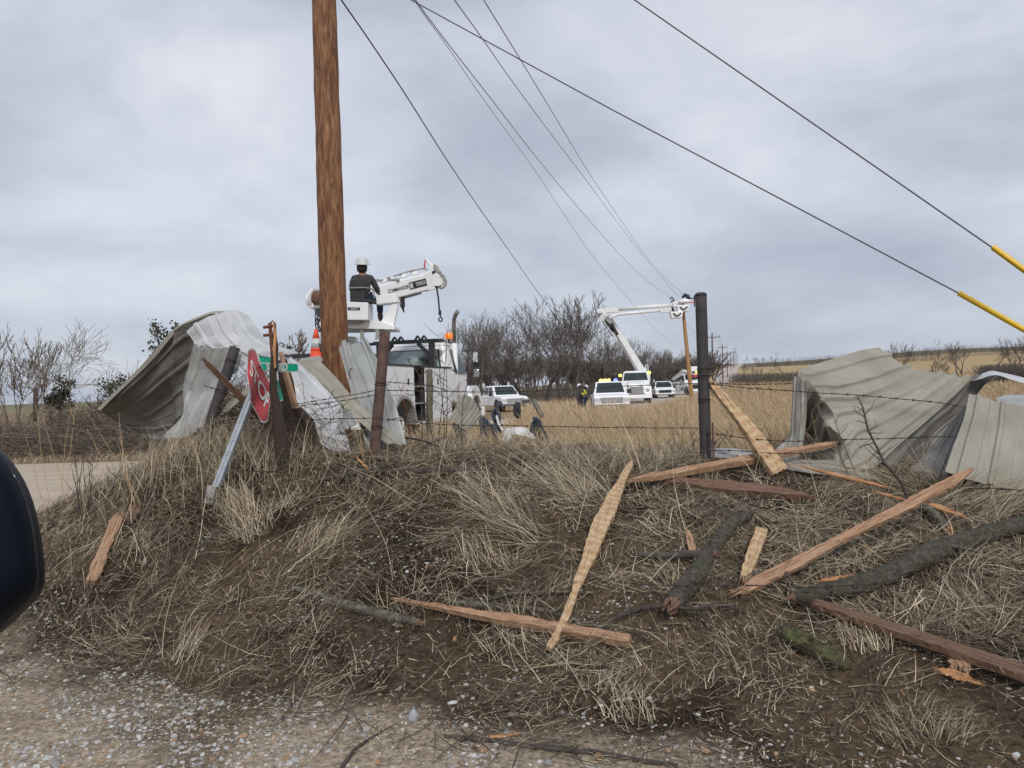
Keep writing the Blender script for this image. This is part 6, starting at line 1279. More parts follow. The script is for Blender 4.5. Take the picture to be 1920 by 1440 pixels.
fb.prism([(-1.12, 1.22)] + [(.34, 1.22)] + [(.34, .64)] + ar_ + [(-1.12, .64)], 1.17, 1.226); fb.build('body_skirt', M['white_paint'], dt)
MB().box(.52, .60, -1.1, .33, .3, 1.22).build('wheel_well', M['black'], dt)
cs = MB()
for z_ in (.58, 1.02, 1.42): cs.box(.75, 1.20, .38, 1.04, z_, z_ + .03)
cs.build('compartment_shelf', M['grey_paint'], dt)
cs = MB(); cs.box(.741, .75, .37, 1.05, .58, 1.90); cs.box(.75, 1.21, 1.03, 1.048, .58, 1.88); cs.build('compartment_shade', M['black'], dt)  # black faces paint in the shade inside the open compartment
MB().box(1.226, 1.232, 1.12, 2.05, .62, 1.84).build('compartment_door', M['white_paint'], dt, bevel=.002)
MB().box(1.226, 1.232, 2.10, 3.00, .62, 1.84).build('compartment_door', M['white_paint'], dt, bevel=.002)
MB().box(1.227, 1.232, -1.28, .28, 1.26, 1.84).build('compartment_door', M['white_paint'], dt, bevel=.002)
MB().box(.66, 1.24, -1.36, 3.06, 1.902, 1.935).build('body_top_rail', M['black'], dt)
for yy in (1.9, -.1): MB().box(1.232, 1.245, yy, yy + .07, 1.48, 1.62).build('latch', M['black'], dt)
bl = MB(); bl.box(-1.22, -.70, -1.35, 3.05, .60, 1.90); bl.build('side_body', M['white_paint'], dt, bevel=.015)
MB().box(-.70, .70, -1.35, 3.05, .90, 1.02).build('truck_bed', M['grey_paint'], dt)
MB().box(-1.22, 1.22, -1.55, -1.36, .55, .80).build('rear_bumper', M['white_paint'], dt, bevel=.02)
for s_ in (-1, 1): MB().box(s_ * 1.0 - .12, s_ * 1.0 + .12, -1.58, -1.552, .62, .72).build('tail_lamp', M['decal_red'], dt)
for s_ in (-1, 1): wheel(dt, s_ * 1.0, -.4, .50, .30, s_, dual=True); wheel(dt, s_ * .66, -.4, .50, .28, s_, dual=True)
# boom rest and rack behind the cab
rk = MB(); rk.box(-.92, .92, 2.85, 2.97, 2.60, 2.70); rk.box(-.82, -.68, 2.85, 2.97, 1.90, 2.60); rk.box(.68, .82, 2.85, 2.97, 1.90, 2.60)
rk.bar((.68, 2.91, 2.28), (.36, 2.91, 2.60), .06, .10); rk.bar((-.68, 2.91, 2.28), (-.36, 2.91, 2.60), .06, .10); rk.bar((-.82, 2.91, 2.28), (-1.3, 2.6, 2.66), .06, .08)
for x_ in (-.30, -.12, .36, .54): rk.prism([(2.84, 2.70), (2.98, 2.70), (2.91, 2.70)], x_, x_ + .01); rk.bar((x_ - .07, 2.91, 2.70), (x_, 2.91, 2.80), .1, .03); rk.bar((x_ + .07, 2.91, 2.70), (x_, 2.91, 2.80), .1, .03)
rk.box(.92, 1.08, 2.75, 3.0, 2.60, 2.68); rk.box(-1.3, -.9, 2.0, 2.95, 2.60, 2.66); rk.build('boom_rack', M['black'], dt)
bc = thing_b = MB(); bc.lathe([(.10, 0), (.11, .03), (.10, .15), (.08, .17)], 14, Matrix.Translation((1.02, 3.55, 2.72))); bc.build('amber_beacon', M['amber'], dt, smooth=True)
MB().tube([(1.02, 3.55, 2.60), (1.02, 3.55, 2.72)], .03, 8).build('beacon_stand', M['black'], dt)
ex = MB(); ex.tube([(1.02, 4.0, 1.0), (1.02, 4.0, 2.62)], .085, 14); ex.build('exhaust_shield', M['white_paint'], dt, smooth=True)
MB().tube([(1.02, 4.0, 2.62), (1.02, 4.0, 3.10), (1.04, 3.99, 3.28), (1.10, 3.97, 3.42), (1.18, 3.93, 3.50)], [.055, .055, .056, .058, .062], 14).build('exhaust_stack', M['exhaust'], dt, smooth=True)
cn = MB(); 
for i in range(5): cn.tube([(.2 + i * .05, 2.6, 1.95), (.22 + i * .05, 2.62, 2.12), (.3 + i * .05, 2.6, 1.95)], .012, 5)
cn.build('hose_bundle', M['grey_paint'], dt)
# left rear rack with cone holder
lr = MB(); lr.bar(W(-1.1, -1.15, 2.18), W(-1.0, .15, 2.20), .07, .09); lr.bar(W(-1.1, -1.14, 2.2), W(-1.1, -1.14, 2.42), .06, .06); lr.bar(W(-1.05, -.5, 1.9), W(-1.05, -.5, 2.2), .06, .06); lr.bar(W(-1.02, -.05, 2.15), W(-1.02, -.05, 2.35), .10, .12)
lr.tube([W(-1.1, -.42, 2.2) + Vector((0, 0, .13 + .10 * math.sin(t))) + rt * .05 * math.cos(t) for t in np.linspace(0, 6.28, 14)], .018, 6); lr.build('stake_rack', M['black'], dt, W=True)
cp = P(594, 675, 16.9)
c_ = thing('traffic_cone', 'orange and white traffic cone hung on the truck rack left of the big pole', 'traffic cone', tuple(cp))
cz = MB(); cz.lathe([(.16, -.18), (.155, 0), (.13, .2)], 20, Matrix.Translation(cp)); cz.lathe([(.083, .46), (.03, .68), (.0, .69)], 20, Matrix.Translation(cp)); cz.lathe([(.13, .2), (.115, .27)], 20, Matrix.Translation(cp)); cz.build('cone_shell', M['cone'], c_, smooth=True, W=True)
cz = MB(); cz.lathe([(.117, .262), (.085, .47)], 20, Matrix.Translation(cp)); cz.build('reflective_band', M['headlight'], c_, smooth=True, W=True)
# turret, console, seat, winch, boom
mbt = MB(); pd = W(.35, -.55, 0); mbt.box(pd.x - .32, pd.x + .32, pd.y - .35, pd.y + .35, R0.z + .9, R0.z + 2.30); mbt.box(pd.x - .42, pd.x + .36, pd.y - .4, pd.y + .4, R0.z + 2.30, R0.z + 2.36)
mbt.lathe([(.40, 2.36), (.42, 2.52), (.36, 2.56), (.34, 2.66)], 22, Matrix.Translation(Vector((pd.x, pd.y, R0.z)))); mbt.build('pedestal', M['white_paint'], dt, W=True, bevel=.02)
D = 17.6
def wp(px, py, d=D): return P(px, py, d)
def plate(mb, pix, d0, th, mi=0):
    n = len(pix); mb.add([P(x, y, d0) for x, y in pix] + [P(x, y, d0) + Vector((0, th, 0)) for x, y in pix], [tuple(range(n)), tuple(range(2 * n - 1, n - 1, -1))] + [(i, i + n, (i + 1) % n + n, (i + 1) % n) for i in range(n)], mi)
pf = MB(); plate(pf, [(598, 604), (716, 602), (740, 612), (740, 618), (600, 614)], 17.3, .9); pf.build('turret_platform', M['white_paint'], dt, W=True, bevel=.01)
pf = MB(); plate(pf, [(630, 612), (735, 613), (735, 617), (655, 620), (630, 620)], 17.35, .7); pf.build('platform_underside', M['grey_paint'], dt, W=True)
ar = MB(); plate(ar, [(713, 605), (734, 570), (722, 568), (722, 552), (742, 550), (748, 566), (738, 612), (722, 615)], 17.5, .12); plate(ar, [(704, 554), (742, 550), (747, 566), (706, 571)], 17.45, .4); ar.build('boom_mast', M['white_paint'], dt, W=True, bevel=.015)
cs = MB(); plate(cs, [(630, 565), (690, 567), (690, 600), (630, 600)], 17.0, .62); cs.build('control_console', M['white_paint'], dt, W=True, bevel=.015)
cs = MB(); plate(cs, [(634, 600), (678, 602), (672, 606), (640, 606)], 17.1, .4); cs.build('console_foot', M['grey_paint'], dt, W=True)
dc = MB(); plate(dc, [(652, 576), (675, 576.4), (675, 582), (652, 581.6)], 16.993, .004); dcl = dc.build('decal', M['ink'], dt, W=True)
def facing(px, py, d, tilt=0.0, yaw=0.0):
    o = P(px, py, d); return Matrix.Translation(o) @ Matrix.Rotation(yaw, 4, 'Z') @ Matrix.Rotation(-tilt, 4, 'Y') @ Matrix.Rotation(math.pi / 2, 4, 'X')
tx = MB(); text_into(tx, 'TEREX', .052, facing(663.5, 579.2, 16.988, R(2)), bold=.0015, sx=1.15); tx.build('lettering', M['sign_white'], dcl, W=True)
tx = MB()
# winch
wn = MB(); wn.tube([wp(591, 560, 17.9), wp(626, 560, 17.7)], .19, 24); wn.build('winch_rope', M['rope'], dt, W=True, smooth=True)
for x_ in (588, 591, 626): f_ = MB(); f_.tube([wp(x_, 560, 17.9), wp(x_ + 1.8, 560, 17.89)], .25, 24); f_.build('winch_flange', M['white_paint'], dt, W=True)
wn = MB(); wn.tube([wp(576, 563, 17.9), wp(588, 562, 17.9)], [.15, .17], 12); plate(wn, [(576, 549), (588, 551), (588, 578), (577, 576)], 17.75, .3); wn.build('winch_motor', M['white_paint'], dt, W=True, bevel=.02)
wn = MB(); plate(wn, [(588, 572), (630, 572), (630, 580), (606, 600), (592, 590), (588, 580)], 17.7, .35); wn.build('winch_bracket', M['grey_paint'], dt, W=True, bevel=.01)
hs = MB()
for i in range(9): x_ = 592 + i * 2.2; hs.tube([wp(x_, 578, 17.6), wp(x_ + random.uniform(-4, 4), 596, 17.55), wp(x_ + random.uniform(-3, 6), 612, 17.6), wp(x_ + 4, 622, 17.75)], .014, 6)
hs.tube([wp(596, 590, 17.6), wp(592, 604, 17.6), wp(598, 614, 17.6), wp(606, 616, 17.6)], .012, 6); hs.build('hydraulic_hoses', M['black'], dt, W=True)
# boom
BA = P(672, 560, 17.9); BB = P(806, 526, 19.6)
def boompt(t, dz=0, dy=0): q = BA.lerp(BB, t); return q + Vector((0, dy, dz))
bm_ = MB(); bm_.bar(BA, boompt(.96), .42, .40, w1=.42, h1=.42); bm_.build('main_boom', M['white_paint'], dt, W=True, bevel=.03)
bm_ = MB(); bm_.bar(boompt(.86), boompt(.965), .48, .47); bm_.build('boom_collar', M['white_paint'], dt, W=True, bevel=.02)
bm_ = MB(); bm_.bar(boompt(.966), boompt(1.03), .40, .44); bm_.build('boom_tip_block', M['black'], dt, W=True, bevel=.02)
bm_ = MB(); bm_.bar(boompt(.30, -.27, -.1), boompt(.85, -.25, -.1), .12, .09); bm_.build('boom_cylinder', M['grey_paint'], dt, W=True)
bm_ = MB(); bm_.tube([boompt(.28, .27, -.15), boompt(.5, .30, -.15), boompt(.7, .33, -.15), boompt(.9, .32, -.15), boompt(.97, .27, -.15)], .022, 8); bm_.box(*(lambda q: (q.x - .35, q.x + .25, q.y - .05, q.y + .05, q.z, q.z + .05))(boompt(.42, .22, -.1))); bm_.build('hose_guide', M['grey_paint'], dt, W=True)
bm_ = MB()
for t in (.35, .45, .62, .78): q = boompt(t, .23, -.12); bm_.box(q.x - .09, q.x + .09, q.y - .06, q.y + .06, q.z - .01, q.z + .07)
bm_.build('hose_clamps', M['white_paint'], dt, W=True, bevel=.01)
bm_ = MB(); q = boompt(.46, -.40, -.1); bm_.tube([q + Vector((0, 0, .14)), q - Vector((0, 0, .06))], .055, 10); bm_.build('boom_lug', M['white_paint'], dt, W=True)
bm_ = MB(); q = boompt(.60, -.40, -.15); bm_.tube([q + Vector((0, 0, .16)), q - Vector((0, 0, .10))], .06, 10); bm_.tube([q - Vector((0, 0, .1)), q - Vector((-.03, 0, .24))], [.04, .01], 8); bm_.build('auger_latch', M['black'], dt, W=True)
# boom lettering on its near face
bd_ = (BB - BA).normalized(); fn = Vector((0, -1, 0)); fn = (fn - bd_ * fn.dot(bd_)).normalized(); bu = fn.cross(bd_) * 1.0
if bu.z < 0: bu = -bu
def on_boom(t, up, out): 
    o = BA.lerp(BB, t) + bu * up + fn * out; m_ = Matrix((bd_, bu, fn)).transposed().to_4x4(); m_.translation = o; return m_
side_n = bd_.cross(Vector((0, 0, 1))).normalized(); side_n = side_n if side_n.y < 0 else -side_n
bu = side_n.cross(bd_); bu = bu if bu.z > 0 else -bu; fn = side_n
tx = MB(); text_into(tx, 'COMMANDER', .125, on_boom(.46, -.005, .213), bold=.002, sx=.86); tx.build('lettering', M['ink'], dt, W=True)
dp = MB(); o_ = on_boom(.765, .0, .213); dp.add([o_ @ Vector(v) for v in ((-.36, -.09, 0), (.22, -.09, 0), (.27, .09, 0), (-.36, .09, 0), (-.36, -.09, .004), (.22, -.09, .004), (.27, .09, .004), (-.36, .09, .004))], [(3, 2, 1, 0), (4, 5, 6, 7), (0, 1, 5, 4), (1, 2, 6, 5), (2, 3, 7, 6), (3, 0, 4, 7)]); dk_ = dp.build('decal', M['ink'], dt, W=True)
dp = MB(); dp.add([o_ @ Vector(v) for v in ((.22, -.09, .001), (.28, -.09, .001), (.37, .11, .001), (.27, .11, .001), (.22, -.09, .006), (.28, -.09, .006), (.37, .11, .006), (.27, .11, .006))], [(3, 2, 1, 0), (4, 5, 6, 7), (0, 1, 5, 4), (1, 2, 6, 5), (2, 3, 7, 6), (3, 0, 4, 7)]); dp.build('decal_stripe', M['decal_red'], dt, W=True)
tx = MB(); text_into(tx, 'TEREX', .125, on_boom(.775, .0, .219), bold=.003, sx=.98); tx.build('lettering', M['sign_white'], dk_, W=True)
dp = MB(); o2 = on_boom(.765, 0, .2175); dp.add([o2 @ Vector(v) for v in ((-.34, -.065, 0), (-.24, -.065, 0), (-.24, .065, 0), (-.34, .065, 0))], [(0, 1, 2, 3)]); dp.build('decal_emblem', M['sign_white'], dk_, W=True)
# boom tip: sheave plates and claw
D2 = 19.7
tp_ = MB(); plate(tp_, [(806, 500), (812, 492), (816, 493), (828, 508), (830, 520), (822, 530), (829, 538), (822, 541), (812, 532), (808, 520)], D2 - .2, .1); plate(tp_, [(796, 487), (800, 484), (816, 500), (812, 503)], D2 - .15, .08); tp_.build('boom_tip', M['white_paint'], dt, W=True, bevel=.01)
tp_ = MB(); plate(tp_, [(796, 487), (798, 486), (797, 503), (794, 503)], D2 - .22, .05); tp_.build('tip_hose', M['decal_red'], dt, W=True)
tp_ = MB(); tp_.lathe([(.10, -.05), (.17, -.05), (.13, 0), (.17, .05), (.10, .05)], 20, Matrix.Translation(P(821, 524, D2 - .25)) @ Matrix.Rotation(math.pi / 2, 4, 'X')); tp_.build('sheave', M['white_boom'], dt, W=True, smooth=False)
cw = [(827, 510), (833, 516), (838, 526), (837, 534), (831, 540), (825, 542), (826, 538), (831, 534), (833, 527), (829, 519), (824, 514)]
tp_ = MB(); plate(tp_, cw, D2 - .35, .12); tp_.build('claw', M['grey_paint'], dt, W=True, bevel=.01)
tp_ = MB(); plate(tp_, [(812, 492), (820, 498), (828, 510), (822, 512), (816, 505)], D2 - .34, .1); tp_.build('claw_arm', M['grey_paint'], dt, W=True, bevel=.01)
ln = MB(); ln.tube([P(818, 534, D2 - .2), P(822, 560, D2 - .2), P(824, 583, D2 - .2)], .022, 8); hk = ln.build('hoist_rope', M['black'], dt, W=True)
ln = MB(); plate(ln, [(822, 582), (827, 582), (827, 590), (822, 590)], D2 - .25, .1); ln.tube([P(826 + 3.4 * math.cos(t) - 0, 599 + 3.6 * math.sin(t), D2 - .2) for t in np.linspace(-1.6, 4.1, 14)], .018, 8); ln.tube([P(825, 589, D2 - .2), P(826, 596, D2 - .2)], .02, 6); ln.build('hoist_hook', M['black'], dt, W=True)
# seat
st_ = MB(); plate(st_, [(655, 526), (658, 523), (681, 524), (684, 530), (684, 563), (656, 562)], 17.05, .07); plate(st_, [(656, 560), (700, 562), (700, 566), (656, 566)], 17.05, .5); st_.build('operator_seat', M['black'], dt, W=True, bevel=.02)
st_ = MB(); st_.tube([P(654, 540, 17.0), P(683, 539, 17.0), P(697, 541, 17.15), P(701, 545, 17.5)], .014, 8); st_.tube([P(701, 545, 17.5), P(702, 560, 17.4)], .014, 8); st_.build('seat_rail', M['grey_paint'], dt, W=True)
for px_ in (678, 707): o = MB(); plate(o, [(px_ - 3, 617), (px_ + 3, 617), (px_ + 4, 627), (px_ + 1, 637), (px_ - 4, 637), (px_ - 3, 627)], 17.3, .05); o.build('tie_down', M['grey_paint'], dt, W=True)

# ------------------------------------------------------------------ people
def skin_obj(name, m, parent, chains, W=True):
    """chains: list of (points, radii); all points welded where equal; one continuous surface"""
    vs = []; es = []; rs = []; idx = {}
    for pts, rad in chains:
        prev = None
        for p, r_ in zip(pts, rad):
            k = tuple(round(c, 4) for c in p)
            if k not in idx: idx[k] = len(vs); vs.append(Vector(p)); rs.append(r_)
            i = idx[k]
            if prev is not None and prev != i: es.append((prev, i))
            prev = i
    I = PM[parent.name].inverted() if W else Matrix.Identity(4)
    me = bpy.data.meshes.new(name); me.from_pydata([tuple(I @ v) for v in vs], es, []); me.materials.append(m)
    o = bpy.data.objects.new(name, me); C.objects.link(o); o.parent = parent; PM[o.name] = PM[parent.name].copy()
    md = o.modifiers.new('Skin', 'SKIN'); sv_ = me.skin_vertices[0].data
    for i, r_ in enumerate(rs): rr_ = r_ if isinstance(r_, tuple) else (r_, r_); sv_[i].radius = rr_; sv_[i].use_root = (i == 0)
    md.use_smooth_shade = True; sb_ = o.modifiers.new('Sub', 'SUBSURF'); sb_.levels = 1; sb_.render_levels = 2
    return o
def person(label, J, jm='jacket', pm='jeans', hatm='hat', vest=False, group=None, s=1.0):
    """J: dict of world joints"""
    a = thing('person', label, 'person', tuple(J['base'])); 
    if group: a['group'] = group
    pv, ch, nk, hd = J['pelvis'], J['chest'], J['neck'], J['head']; arms = []; legs = []
    def hand(w, e):
        d = (w - e).normalized(); sd_ = d.cross(Vector((0, 0, 1))).normalized(); out = []; palm = w + d * .05 * s
        out.append(([w, palm], [.028 * s, .034 * s]))
        for i, (o_, L_) in enumerate(((-.030, .07), (-.010, .085), (.010, .08), (.030, .065))):
            b = palm + sd_ * o_ * s + d * .03 * s; out.append(([palm, b, b + d * L_ * .5 * s + Vector((0, 0, -.008)), b + d * L_ * s + Vector((0, 0, -.03))], [.034 * s, .010 * s, .009 * s, .008 * s]))
        t = w + d * .02 * s; out.append(([w, t + sd_ * .035 * s, t + sd_ * .05 * s + d * .05 * s], [.028 * s, .011 * s, .009 * s]))
        return out
    bodych = [([pv, pv.lerp(ch, .5), ch, nk, nk.lerp(hd, .5), hd, hd + (hd - nk).normalized() * .09 * s], [.125 * s, .115 * s, .13 * s, .06 * s, .075 * s, .092 * s, .06 * s])]
    jch = [([pv, pv.lerp(ch, .5), ch, ch.lerp(nk, .75)], [.155 * s, .165 * s, .175 * s, .095 * s])]; pch = []
    for sd_ in 'LR':
        sh, el, wr = J['sh' + sd_], J['el' + sd_], J['wr' + sd_]; hp, kn, an, to = J['hp' + sd_], J['kn' + sd_], J['an' + sd_], J['to' + sd_]
        bodych += [([ch, sh, el, wr], [.13 * s, .058 * s, .044 * s, .028 * s])] + hand(wr, el); bodych.append(([pv, hp, kn, an, to], [.125 * s, .085 * s, .056 * s, .04 * s, .035 * s]))
        jch.append(([ch, sh, sh.lerp(el, .5), el, el.lerp(wr, .9)], [.175 * s, .088 * s, .075 * s, .066 * s, .050 * s]))
        pch.append(([pv, hp, hp.lerp(kn, .5), kn, kn.lerp(an, .85)], [.145 * s, .105 * s, .092 * s, .078 * s, .068 * s]))
    skin_obj('body', M['skin'], a, bodych)
    jk = skin_obj('jacket', M[jm], a, jch)
    if vest:
        skin_obj('vest', M['hivis'], a, [([pv.lerp(ch, .2), pv.lerp(ch, .6), ch, ch.lerp(nk, .5)], [.175 * s, .18 * s, .188 * s, .12 * s])])
    skin_obj('trousers', M[pm], a, pch)
    for sd_ in 'LR': skin_obj('boot', M['boot'], a, [([J['kn' + sd_].lerp(J['an' + sd_], .62), J['an' + sd_], J['to' + sd_]], [.062 * s, .062 * s, .045 * s])])
    u = (hd - nk).normalized(); q = u.to_track_quat('Z', 'Y').to_matrix().to_4x4(); fwd = J.get('face', Vector((0, 1, 0)))
    f_ = MB()
    for s_ in (-1, 1): rr = fwd.cross(u).normalized(); c = hd + fwd * .088 * s + rr * .034 * s_ * s; f_.lathe([(0, -.012 * s), (.013 * s, 0), (0, .012 * s)], 8, Matrix.Translation(c))
    f_.build('eyes', M['hair'], a, W=True)
    f_ = MB(); c = hd + fwd * .098 * s - u * .03 * s; f_.lathe([(.014 * s, -.02 * s), (.012 * s, 0), (.004 * s, .03 * s)], 6, Matrix.Translation(c) @ q); f_.build('nose', M['skin'], a, W=True)
    f_ = MB()
    hr = Matrix.Translation(hd - fwd * .02 * s) @ q; f_.lathe([(.07 * s, -.11 * s), (.105 * s, -.08 * s), (.112 * s, -.02 * s), (.108 * s, .06 * s), (.06 * s, .11 * s)], 16, hr); f_.build('hair', M['hair'], a, W=True, smooth=True)
    h_ = MB(); hm_ = Matrix.Translation(hd + u * .055 * s) @ q; h_.lathe([(.175 * s, -.004 * s), (.178 * s, .006 * s), (.135 * s, .020 * s), (.132 * s, .07 * s), (.11 * s, .125 * s), (.06 * s, .155 * s), (.0, .163 * s)], 24, hm_); h_.build('hard_hat', M[hatm], a, W=True, smooth=True)
    return a
DO = 17.25
V3 = Vector
hx = P(679, 501, DO + .08)
J = dict(base=P(682, 565, DO), pelvis=P(682, 557, DO + .12), chest=P(680, 527, DO + .12), neck=P(679, 512, DO + .10), head=hx,
         shL=P(664, 523, DO + .14), elL=P(659, 541, DO + .25), wrL=P(664, 552, DO + .5), shR=P(696, 523, DO + .14), elR=P(706, 540, DO + .2), wrR=P(710, 551, DO + .42),
         hpL=P(673, 561, DO + .15), knL=P(672, 562, DO + .62), anL=P(672, 595, DO + .7), toL=P(673, 598, DO + .9), hpR=P(692, 560, DO + .15), knR=P(712, 566, DO + .52), anR=P(713, 594, DO + .55), toR=P(714, 601, DO + .68))
person('person in a white hard hat and charcoal jacket seated high on the truck', J, s=1.08)
def worker(px, d, label, bend, rz, vest, s=1.0, jm='jacket', pm='jeans'):
    q = P(px, 750, d); b = Vector((q.x, q.y, hm(q.x, q.y))); Rm = Matrix.Rotation(rz, 4, 'Z'); 
    def w(x, y, z): return b + Rm @ Vector((x, y, z))
    cb_, sb_ = math.cos(bend), math.sin(bend); T3 = lambda x, y, z: w(x, y * cb_ + z * sb_, .92 + z * cb_ - y * sb_)
    J = dict(base=b, pelvis=w(0, 0, .92), chest=T3(0, 0, .38), neck=T3(0, .02, .56), head=T3(0, .07, .70), shL=T3(-.19, 0, .48), shR=T3(.19, 0, .48), elL=T3(-.27, .12, .22), elR=T3(.27, .12, .22), wrL=T3(-.18, .35, .12), wrR=T3(.18, .35, .12),
             hpL=w(-.1, 0, .86), hpR=w(.1, 0, .86), knL=w(-.13, .05, .48), knR=w(.12, .1, .48), anL=w(-.14, 0, .09), anR=w(.14, .02, .09), toL=w(-.16, .16, .04), toR=w(.16, .18, .04), face=(Rm @ Vector((0, 1, 0))))
    return person(label, J, jm, pm, vest=vest, s=s)
worker(1086, 47, 'person in dark clothes and a white hard hat bending forward left of the lit pickup', .55, R(-70), False)
worker(1097, 46.5, 'person in a yellow high visibility vest and white hard hat left of the lit pickup', .35, R(60), True)

# ------------------------------------------------------------------ bucket truck and last truck
loc, rz = rot_frame(1190, 64, R(180 - 7)); bt = thing('bucket_truck', 'white bucket truck with its long two part boom raised to the pole top', 'bucket truck', loc, rz, 'white trucks parked along the road')
big_cab(bt, 1.10, 1.6)
MB().box(-1.2, 1.2, -4.2, 1.5, .6, 1.75).build('service_body', M['white_paint'], bt, bevel=.03); MB().box(-1.25, -.75, -3.6, 1.3, 1.75, 2.35).build('side_locker', M['white_paint'], bt, bevel=.02)
for s_ in (-1, 1): wheel(bt, s_ * 1.0, -2.0, .5, .3, s_, dual=True)
Bw = lambda px, py, d: P(px, py, d)
def part(shape, name, m, **kw): shape.build(name, M[m], bt, W=True, **kw)
o = MB(); o.tube([Bw(1205, 712, 66), Bw(1203, 690, 66)], [.5, .42], 14); part(o, 'turret', 'white_paint', smooth=True)
o = MB(); o.bar(Bw(1205, 700, 65), Bw(1142, 598, 64), .5, .62, w1=.4, h1=.45); part(o, 'lower_boom', 'white_boom', bevel=.04)
o = MB(); o.bar(Bw(1142, 600, 64), Bw(1122, 585, 63.6), .42, .55); o.bar(Bw(1136, 588, 63), Bw(1128, 600, 63.3), .3, .5); part(o, 'boom_elbow', 'white_boom', bevel=.04)
o = MB(); o.bar(Bw(1150, 622, 63.6), Bw(1130, 594, 63.3), .16, .16); part(o, 'boom_cylinder', 'black', bevel=.02)
o = MB(); o.bar(Bw(1158, 628, 63.5), Bw(1146, 606, 63.3), .16, .2); part(o, 'boom_cylinder', 'black', bevel=.02)
o = MB(); o.tube([Bw(1119, 587, 63.5), Bw(1150, 632, 63.7)], .03, 6); part(o, 'boom_hose', 'cable')
o = MB(); o.bar(Bw(1120, 584, 63.3), Bw(1160, 581, 63), .34, .36); part(o, 'upper_boom_root', 'white_boom', bevel=.03)
o = MB(); o.tube([Bw(1158, 580, 63), Bw(1262, 572, 61.6)], [.16, .14], 14); part(o, 'upper_boom', 'white_boom', smooth=True)
o = MB(); o.tube([Bw(1142, 597, 63), Bw(1150, 593, 63), Bw(1160, 589, 63), Bw(1240, 582, 61.8)], [.16, .15, .13, .12], 12); part(o, 'jib_boom', 'white_boom', smooth=True)
o = MB(); o.bar(Bw(1262, 572, 61.6), Bw(1282, 566, 61.4), .36, .42); o.bar(Bw(1238, 583, 61.7), Bw(1262, 581, 61.5), .3, .34); o.tube([Bw(1239, 586, 61.7), Bw(1240, 598, 61.7)], .03, 6); part(o, 'boom_tip', 'white_boom', bevel=.05)
o = MB(); o.lathe([(.0, -.1), (.45, -.1), (.5, .0), (.42, .16), (.1, .22)], 16, Matrix.Translation(Bw(1283, 566, 61.2))); part(o, 'jib_head', 'white_paint', smooth=True)
for (px_, py_, d_, nm) in ((1280, 585, 61.3, 'upper'), (1268, 597, 61.0, 'lower')):
    o = MB(); c = Bw(px_, py_, d_); o.frus((c.x - .42, c.x + .42, c.y - .3, c.y + .3, c.z), (c.x - .5, c.x + .5, c.y - .36, c.y + .36, c.z + .52)); part(o, 'bucket', 'white_paint', bevel=.06)
    o = MB(); o.tube([c + Vector((-.3 + .6 * t, -.40, .40 - .22 * math.sin(t * 3.1))) for t in np.linspace(0, 1, 9)], .05, 6); part(o, 'bucket_strap', 'black')
o = MB(); o.tube([Bw(1279, 558, 61.5), Bw(1284, 553, 61.5), Bw(1290, 557, 61.5), Bw(1294, 560, 61.5)], [.1, .16, .18, .06], 8, wob=.2); o.bar(Bw(1290, 560, 61.5), Bw(1303, 559, 61.5), .09, .09); o.tube([Bw(1302, 554, 61.5), Bw(1302, 575, 61.5)], .05, 8); part(o, 'jib_winch', 'black')
o = MB(); o.bar(Bw(1286, 564, 61.1), Bw(1301, 568, 61.1), .06, .08); part(o, 'hot_stick', 'cone')
o = MB(); o.tube([Bw(1256, 561, 61.5), Bw(1260, 557, 61.5), Bw(1264, 563, 61.5), Bw(1258, 566, 61.5)], .07, 6, wob=.2); o.tube([Bw(1260, 575, 61), Bw(1263, 584, 61), Bw(1270, 588, 61)], [.08, .14, .1], 7, wob=.25); part(o, 'hose_cluster', 'black')
for px_, py_ in ((1163, 704), (1207, 701), (1217, 699)): o = MB(); o.lathe([(.12, -.1), (.13, .08), (.05, .14)], 10, Matrix.Translation(Bw(px_, py_, 62))); part(o, 'warning_lamp', 'lamp_yellow', smooth=True)
o = MB(); o.tube([Bw(1210, 700, 65), Bw(1210, 686, 65), Bw(1213, 684, 65), Bw(1215, 686, 65), Bw(1215, 700, 65)], .035, 6); part(o, 'grab_rail', 'white_paint')
o = MB(); o.box(-1.15, .4, .2, 1.2, 2.4, 2.55); o.build('roof_rack', M['white_paint'], bt, bevel=.03)
loc, rz = rot_frame(1284, 96, R(180 + 8)); lt = thing('line_truck', 'farthest white line truck with its boom folded down, behind the fresh light pole', 'utility truck', loc, rz, 'white trucks parked along the road')
big_cab(lt, 1.08, 1.2)
MB().box(-1.2, 1.2, -3.6, 1.1, .6, 1.7).build('service_body', M['white_paint'], lt, bevel=.03)
MB().tube([(.2, -3.4, 2.1), (.45, 1.0, 3.0), (.55, 3.6, 2.7)], [.22, .22, .2], 12).build('folded_boom', M['white_boom'], lt, smooth=True); MB().frus((-.5, .3, 2.6, 3.2, 2.9), (-.55, .35, 2.55, 3.25, 3.5)).build('bucket', M['white_paint'], lt, bevel=.05)
MB().box(-.35, .25, 3.4, 3.5, 2.2, 2.5).build('decal_stripe', M['decal_red'], lt); MB().box(-1.1, 1.1, 4.32, 4.42, .6, 1.3).build('brush_guard', M['black'], lt, bevel=.02)
for s_ in (-1, 1): wheel(lt, s_ * 1.0, -2.0, .5, .3, s_, dual=True)
MB().lathe([(.12, 0), (.13, .1), (.05, .2)], 10, Matrix.Translation((-.75, 2.2, 2.75))).build('warning_lamp', M['lamp_yellow'], lt, smooth=True)

